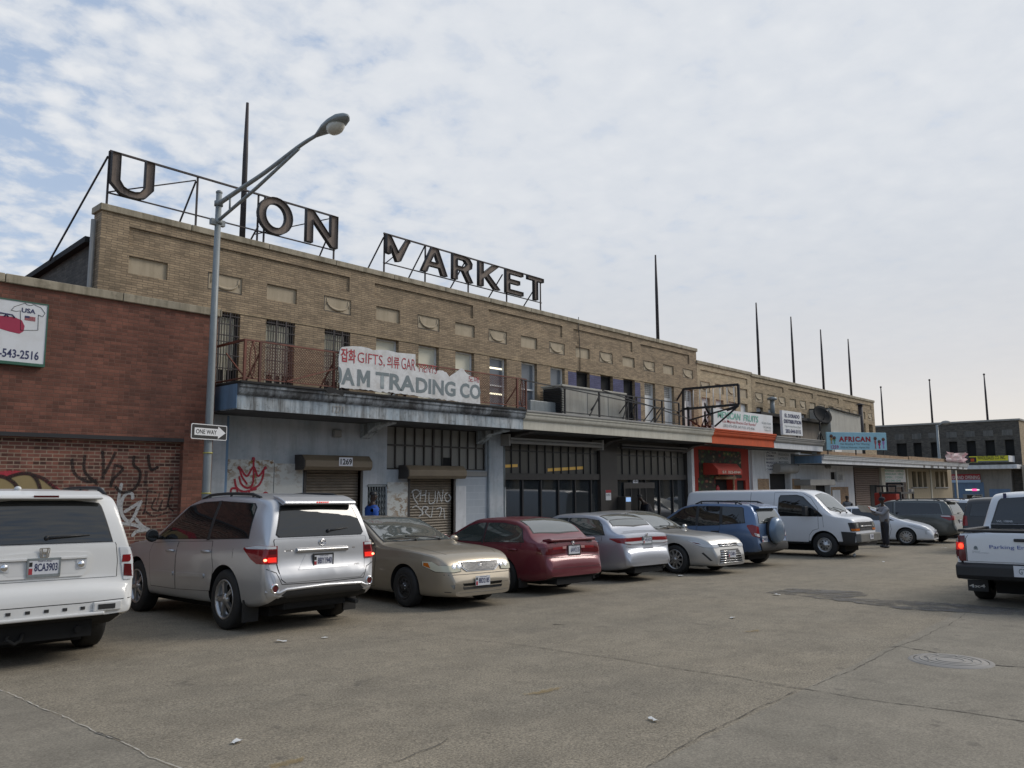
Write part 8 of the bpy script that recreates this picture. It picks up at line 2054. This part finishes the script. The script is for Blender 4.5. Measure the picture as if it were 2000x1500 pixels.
# drips and oil under the parked cars' tails are part of the asphalt; raised kerb walk before the shops
mb = MB(); Q = []
for x, y in ((-14,14.75),(90,14.75),(90,16.6),(-14,16.6)): Q.append((x, y))
b0 = sheet(Q, -.2); b1 = sheet(Q, .16)
mb.add(b0+b1, [(4,5,6,7),(0,1,5,4),(3,7,6,2),(0,4,7,3),(1,2,6,5)]); o = mb.build('pavement', stained('kerb_concrete', (.27,.25,.21), (.12,.11,.1), .5, vertical=False), kind='structure'); o['label'] = 'raised concrete walk along the shop fronts'
# manhole cover
c = onG(1857, 1292); nrm = V3((.0172,.0146,1)).normalized()
mh = thing('manhole_cover', (c.x, c.y, c.z), 'round pale iron manhole cover in the concrete lane', 'manhole cover')
mb = MB(); mb.lathe([(.0,.016),(.34,.016),(.35,.010),(.355,.004)], c, nrm, 40); mb.build('lid', stained('worn_iron', (.29,.27,.245), (.2,.185,.165), .3, vertical=False, scale=3), mh, recalc=False)
mb = MB(); mb.lathe([(.358,.012),(.40,.012),(.41,.004)], c, nrm, 40); mb.build('frame', stained('pale_iron_ring', (.25,.235,.215), (.1,.09,.08), .4, vertical=False, scale=3), mh, recalc=False)
mb = MB()
for r in (.12, .2, .28): mb.lathe([(r,.0165),(r,.020),(r+.02,.020),(r+.02,.0165)], c, nrm, 36)
for i in range(8):
    a = 2*pi*i/8; p = c+V3((cos(a)*.24, sin(a)*.24, .018)); mb.lathe([(0,.002),(.018,.002),(.018,-.001)], p, nrm, 8)
mb.build('raised_pattern', plain('worn_iron_ridges', (.25,.235,.21), .7), mh, recalc=False)
# litter
def litter(u, v, s, label, seed, name='paper_scrap'):
    rr = random.Random(seed); c = onG(u, v); mb = MB(); n = 4
    vs = [(rr.uniform(-.01,.01)+s*(i/n-.5)*1.6, s*(j/2-.5)*.7+rr.uniform(-.01,.01), .012+rr.random()*s*.18) for j in range(3) for i in range(n+1)]
    fs = [(j*(n+1)+i, j*(n+1)+i+1, (j+1)*(n+1)+i+1, (j+1)*(n+1)+i) for j in range(2) for i in range(n)]
    mb.add(vs, fs); o = mb.build(name, M['paper'], recalc=False); o.location = c; o.rotation_euler[2] = rr.random()*3; tag(o, label, 'litter')
litter(550, 1254, .09, 'crumpled white paper scrap behind the silver SUV', 1); litter(461, 1452, .06, 'flat white paper scrap in the near left foreground', 2)
litter(1276, 1408, .06, 'pale scrap on the asphalt near the concrete lane', 3); litter(1328, 1126, .13, 'white paper lying by the front wheel of the pale gold sedan', 4)
litter(1431, 1208, .07, 'tiny white scrap in the middle of the street', 5); litter(1517, 1163, .10, 'white scrap at the left tip of the dark repair strip', 6); litter(1844, 1071, .1, 'pale scrap lying past the standing man', 7)
litter(635, 1247, .05, 'very small white scrap right of the crumpled paper behind the silver SUV', 8); litter(1725, 1098, .08, 'flat scrap out in the road near the white van', 9)
c = onG(1669, 1087); mb = MB(); mb.lathe([(0,-.09),(.048,-.09),(.036,.09),(.030,.09),(.030,-.06)], (0,0,.05), (1,.25,.06), 14); o = mb.build('paper_cup', M['paper']); o.location = c; tag(o, 'white paper cup lying before the white van', 'cup')

# ================================================================== sky, sun, camera
SUN_AZ, SUN_EL = radians(-30), radians(38)      # azimuth measured from +X towards +Y
w = bpy.data.worlds.new('World'); SC.world = w; w.use_nodes = True
n, l = w.node_tree.nodes, w.node_tree.links; n.clear()
out = n.new('ShaderNodeOutputWorld'); bg = n.new('ShaderNodeBackground'); l.new(bg.outputs[0], out.inputs[0])
sky = n.new('ShaderNodeTexSky'); sky.sky_type = 'NISHITA'; sky.sun_disc = False; sky.sun_elevation = SUN_EL; sky.sun_rotation = pi/2-SUN_AZ
sky.air_density = 1.0; sky.dust_density = 1.2; sky.ozone_density = 1.4
def wm(op, a, b=0.0, c=None):
    m = n.new('ShaderNodeMath'); m.operation = op
    for i, x in enumerate((a, b) if c is None else (a, b, c)):
        if hasattr(x, 'is_output'): l.new(x, m.inputs[i])
        else: m.inputs[i].default_value = x
    return m.outputs[0]
def wramp(f, stops):
    r = n.new('ShaderNodeValToRGB'); e = r.color_ramp.elements
    while len(e) < len(stops): e.new(.5)
    for i, (p, c) in enumerate(stops): e[i].position = p; e[i].color = (*c, 1) if isinstance(c, tuple) else (c, c, c, 1)
    l.new(f, r.inputs[0]); return r.outputs[0]
def wmix(f, a, b):
    m = n.new('ShaderNodeMix'); m.data_type = 'RGBA'
    for i, x in ((0, f), (6, a), (7, b)):
        if hasattr(x, 'is_output'): l.new(x, m.inputs[i])
        elif i == 0: m.inputs[0].default_value = x
        else: m.inputs[i].default_value = (*x, 1)
    return m.outputs[2]
tc = n.new('ShaderNodeTexCoord'); sp = n.new('ShaderNodeSeparateXYZ'); l.new(tc.outputs['Generated'], sp.inputs[0])
zc = wm('ADD', wm('MAXIMUM', sp.outputs[2], 0.0), .16)
cv = n.new('ShaderNodeCombineXYZ'); l.new(wm('DIVIDE', sp.outputs[0], zc), cv.inputs[0]); l.new(wm('DIVIDE', sp.outputs[1], zc), cv.inputs[1])
def wnoise(scale, det, rough, vec=None, dist=0.0):
    q = n.new('ShaderNodeTexNoise'); q.inputs['Scale'].default_value = scale; q.inputs['Detail'].default_value = det; q.inputs['Roughness'].default_value = rough; q.inputs['Distortion'].default_value = dist
    l.new(vec or cv.outputs[0], q.inputs['Vector']); return q.outputs['Fac']
# bearing along the street: clouds thicken towards +X
hx = wm('DIVIDE', sp.outputs[0], wm('SQRT', wm('ADD', wm('ADD', wm('MULTIPLY', sp.outputs[0], sp.outputs[0]), wm('MULTIPLY', sp.outputs[1], sp.outputs[1])), 1e-4)))
big = wnoise(.8, 3, .5); mid = wnoise(13.0, 5, .58, dist=.2); fin = wnoise(24.0, 4, .6); bro = wnoise(4.2, 4, .55)
vor = n.new('ShaderNodeTexVoronoi'); vor.feature = 'SMOOTH_F1'; vor.inputs['Scale'].default_value = 13.0; vor.inputs['Smoothness'].default_value = .8
wp = n.new('ShaderNodeVectorMath'); wp.operation = 'ADD'; l.new(cv.outputs[0], wp.inputs[0])
ns = n.new('ShaderNodeTexNoise'); ns.inputs['Scale'].default_value = 7.0; ns.inputs['Detail'].default_value = 4; l.new(cv.outputs[0], ns.inputs['Vector'])
vm = n.new('ShaderNodeVectorMath'); vm.operation = 'SCALE'; vm.inputs[3].default_value = .10; l.new(ns.outputs['Color'], vm.inputs[0]); l.new(vm.outputs[0], wp.inputs[1]); l.new(wp.outputs[0], vor.inputs['Vector'])
cell = wm('SUBTRACT', 1.0, wm('MULTIPLY', vor.outputs['Distance'], 1.5))
mott = wm('ADD', wm('ADD', wm('MULTIPLY', wm('SUBTRACT', mid, .5), 1.25), wm('MULTIPLY', wm('SUBTRACT', cell, .5), .55)), wm('ADD', wm('MULTIPLY', wm('SUBTRACT', fin, .5), .42), wm('MULTIPLY', wm('SUBTRACT', bro, .5), .55)))
base = wm('ADD', wm('MULTIPLY', wm('SUBTRACT', big, .5), .9), wm('SUBTRACT', wm('MULTIPLY', hx, .85), .06))
cover = wramp(wm('ADD', wm('ADD', base, mott), .20), [(.02, .15), (.30, .80), (.58, 1.0)])
flat_ = wramp(hx, [(.15, .85), (.72, .26)])
lum = wramp(wm('ADD', wm('MULTIPLY', mott, flat_), .56), [(.10, (.46,.505,.575)), (.40, (.535,.568,.62)), (.66, (.61,.632,.665)), (.95, (.67,.68,.70))])
# low grey bank with a warm rim near the horizon
hz_ = wramp(sp.outputs[2], [(0.0, 1.0), (.07, .95), (.20, .72), (.34, .22), (.5, 0.0)])
lowc = wramp(sp.outputs[2], [(0.0, (.66,.62,.56)), (.07, (.645,.615,.58)), (.135, (.555,.55,.555)), (.25, (.48,.505,.545)), (.42, (.56,.585,.625))])
hzr = wm('MULTIPLY', hz_, wm('MULTIPLY', wramp(hx, [(.15, .15), (.80, 1.0)]), wm('ADD', .65, wm('MULTIPLY', big, .55))))
skm = n.new('ShaderNodeVectorMath'); skm.operation = 'SCALE'; skm.inputs[3].default_value = .125; l.new(sky.outputs[0], skm.inputs[0])
blue = wmix(.60, skm.outputs[0], (.36,.46,.62))
c = wmix(cover, blue, lum); c = wmix(hzr, c, lowc)
bg.inputs['Strength'].default_value = 1.0
l.new(c, bg.inputs['Color'])
L = bpy.data.lights.new('sun', 'SUN'); L.energy = 1.5; L.angle = radians(24); L.color = (1.0, .93, .84)
so = bpy.data.objects.new('sun', L); COL.objects.link(so)
sd = V3((cos(SUN_AZ)*cos(SUN_EL), sin(SUN_AZ)*cos(SUN_EL), sin(SUN_EL)))
so.rotation_euler = sd.to_track_quat('Z', 'Y').to_euler(); so.location = (20, -20, 40)

cam = bpy.data.cameras.new('camera'); co = bpy.data.objects.new('camera', cam); COL.objects.link(co)
cam.sensor_width = 36; cam.lens = FPX/2000*36; cam.clip_end = 3000; cam.clip_start = .05
Mx = Matrix((( _R.x, _U.x, -_fw.x, 0), (_R.y, _U.y, -_fw.y, 0), (_R.z, _U.z, -_fw.z, EYE), (0,0,0,1)))
co.matrix_world = Mx; SC.camera = co
SC.view_settings.view_transform = 'Standard'; SC.view_settings.look = 'None'; SC.view_settings.gamma = 1; SC.view_settings.exposure = .32
SC.cycles.max_bounces = 8; SC.cycles.diffuse_bounces = 4; SC.cycles.use_denoising = True
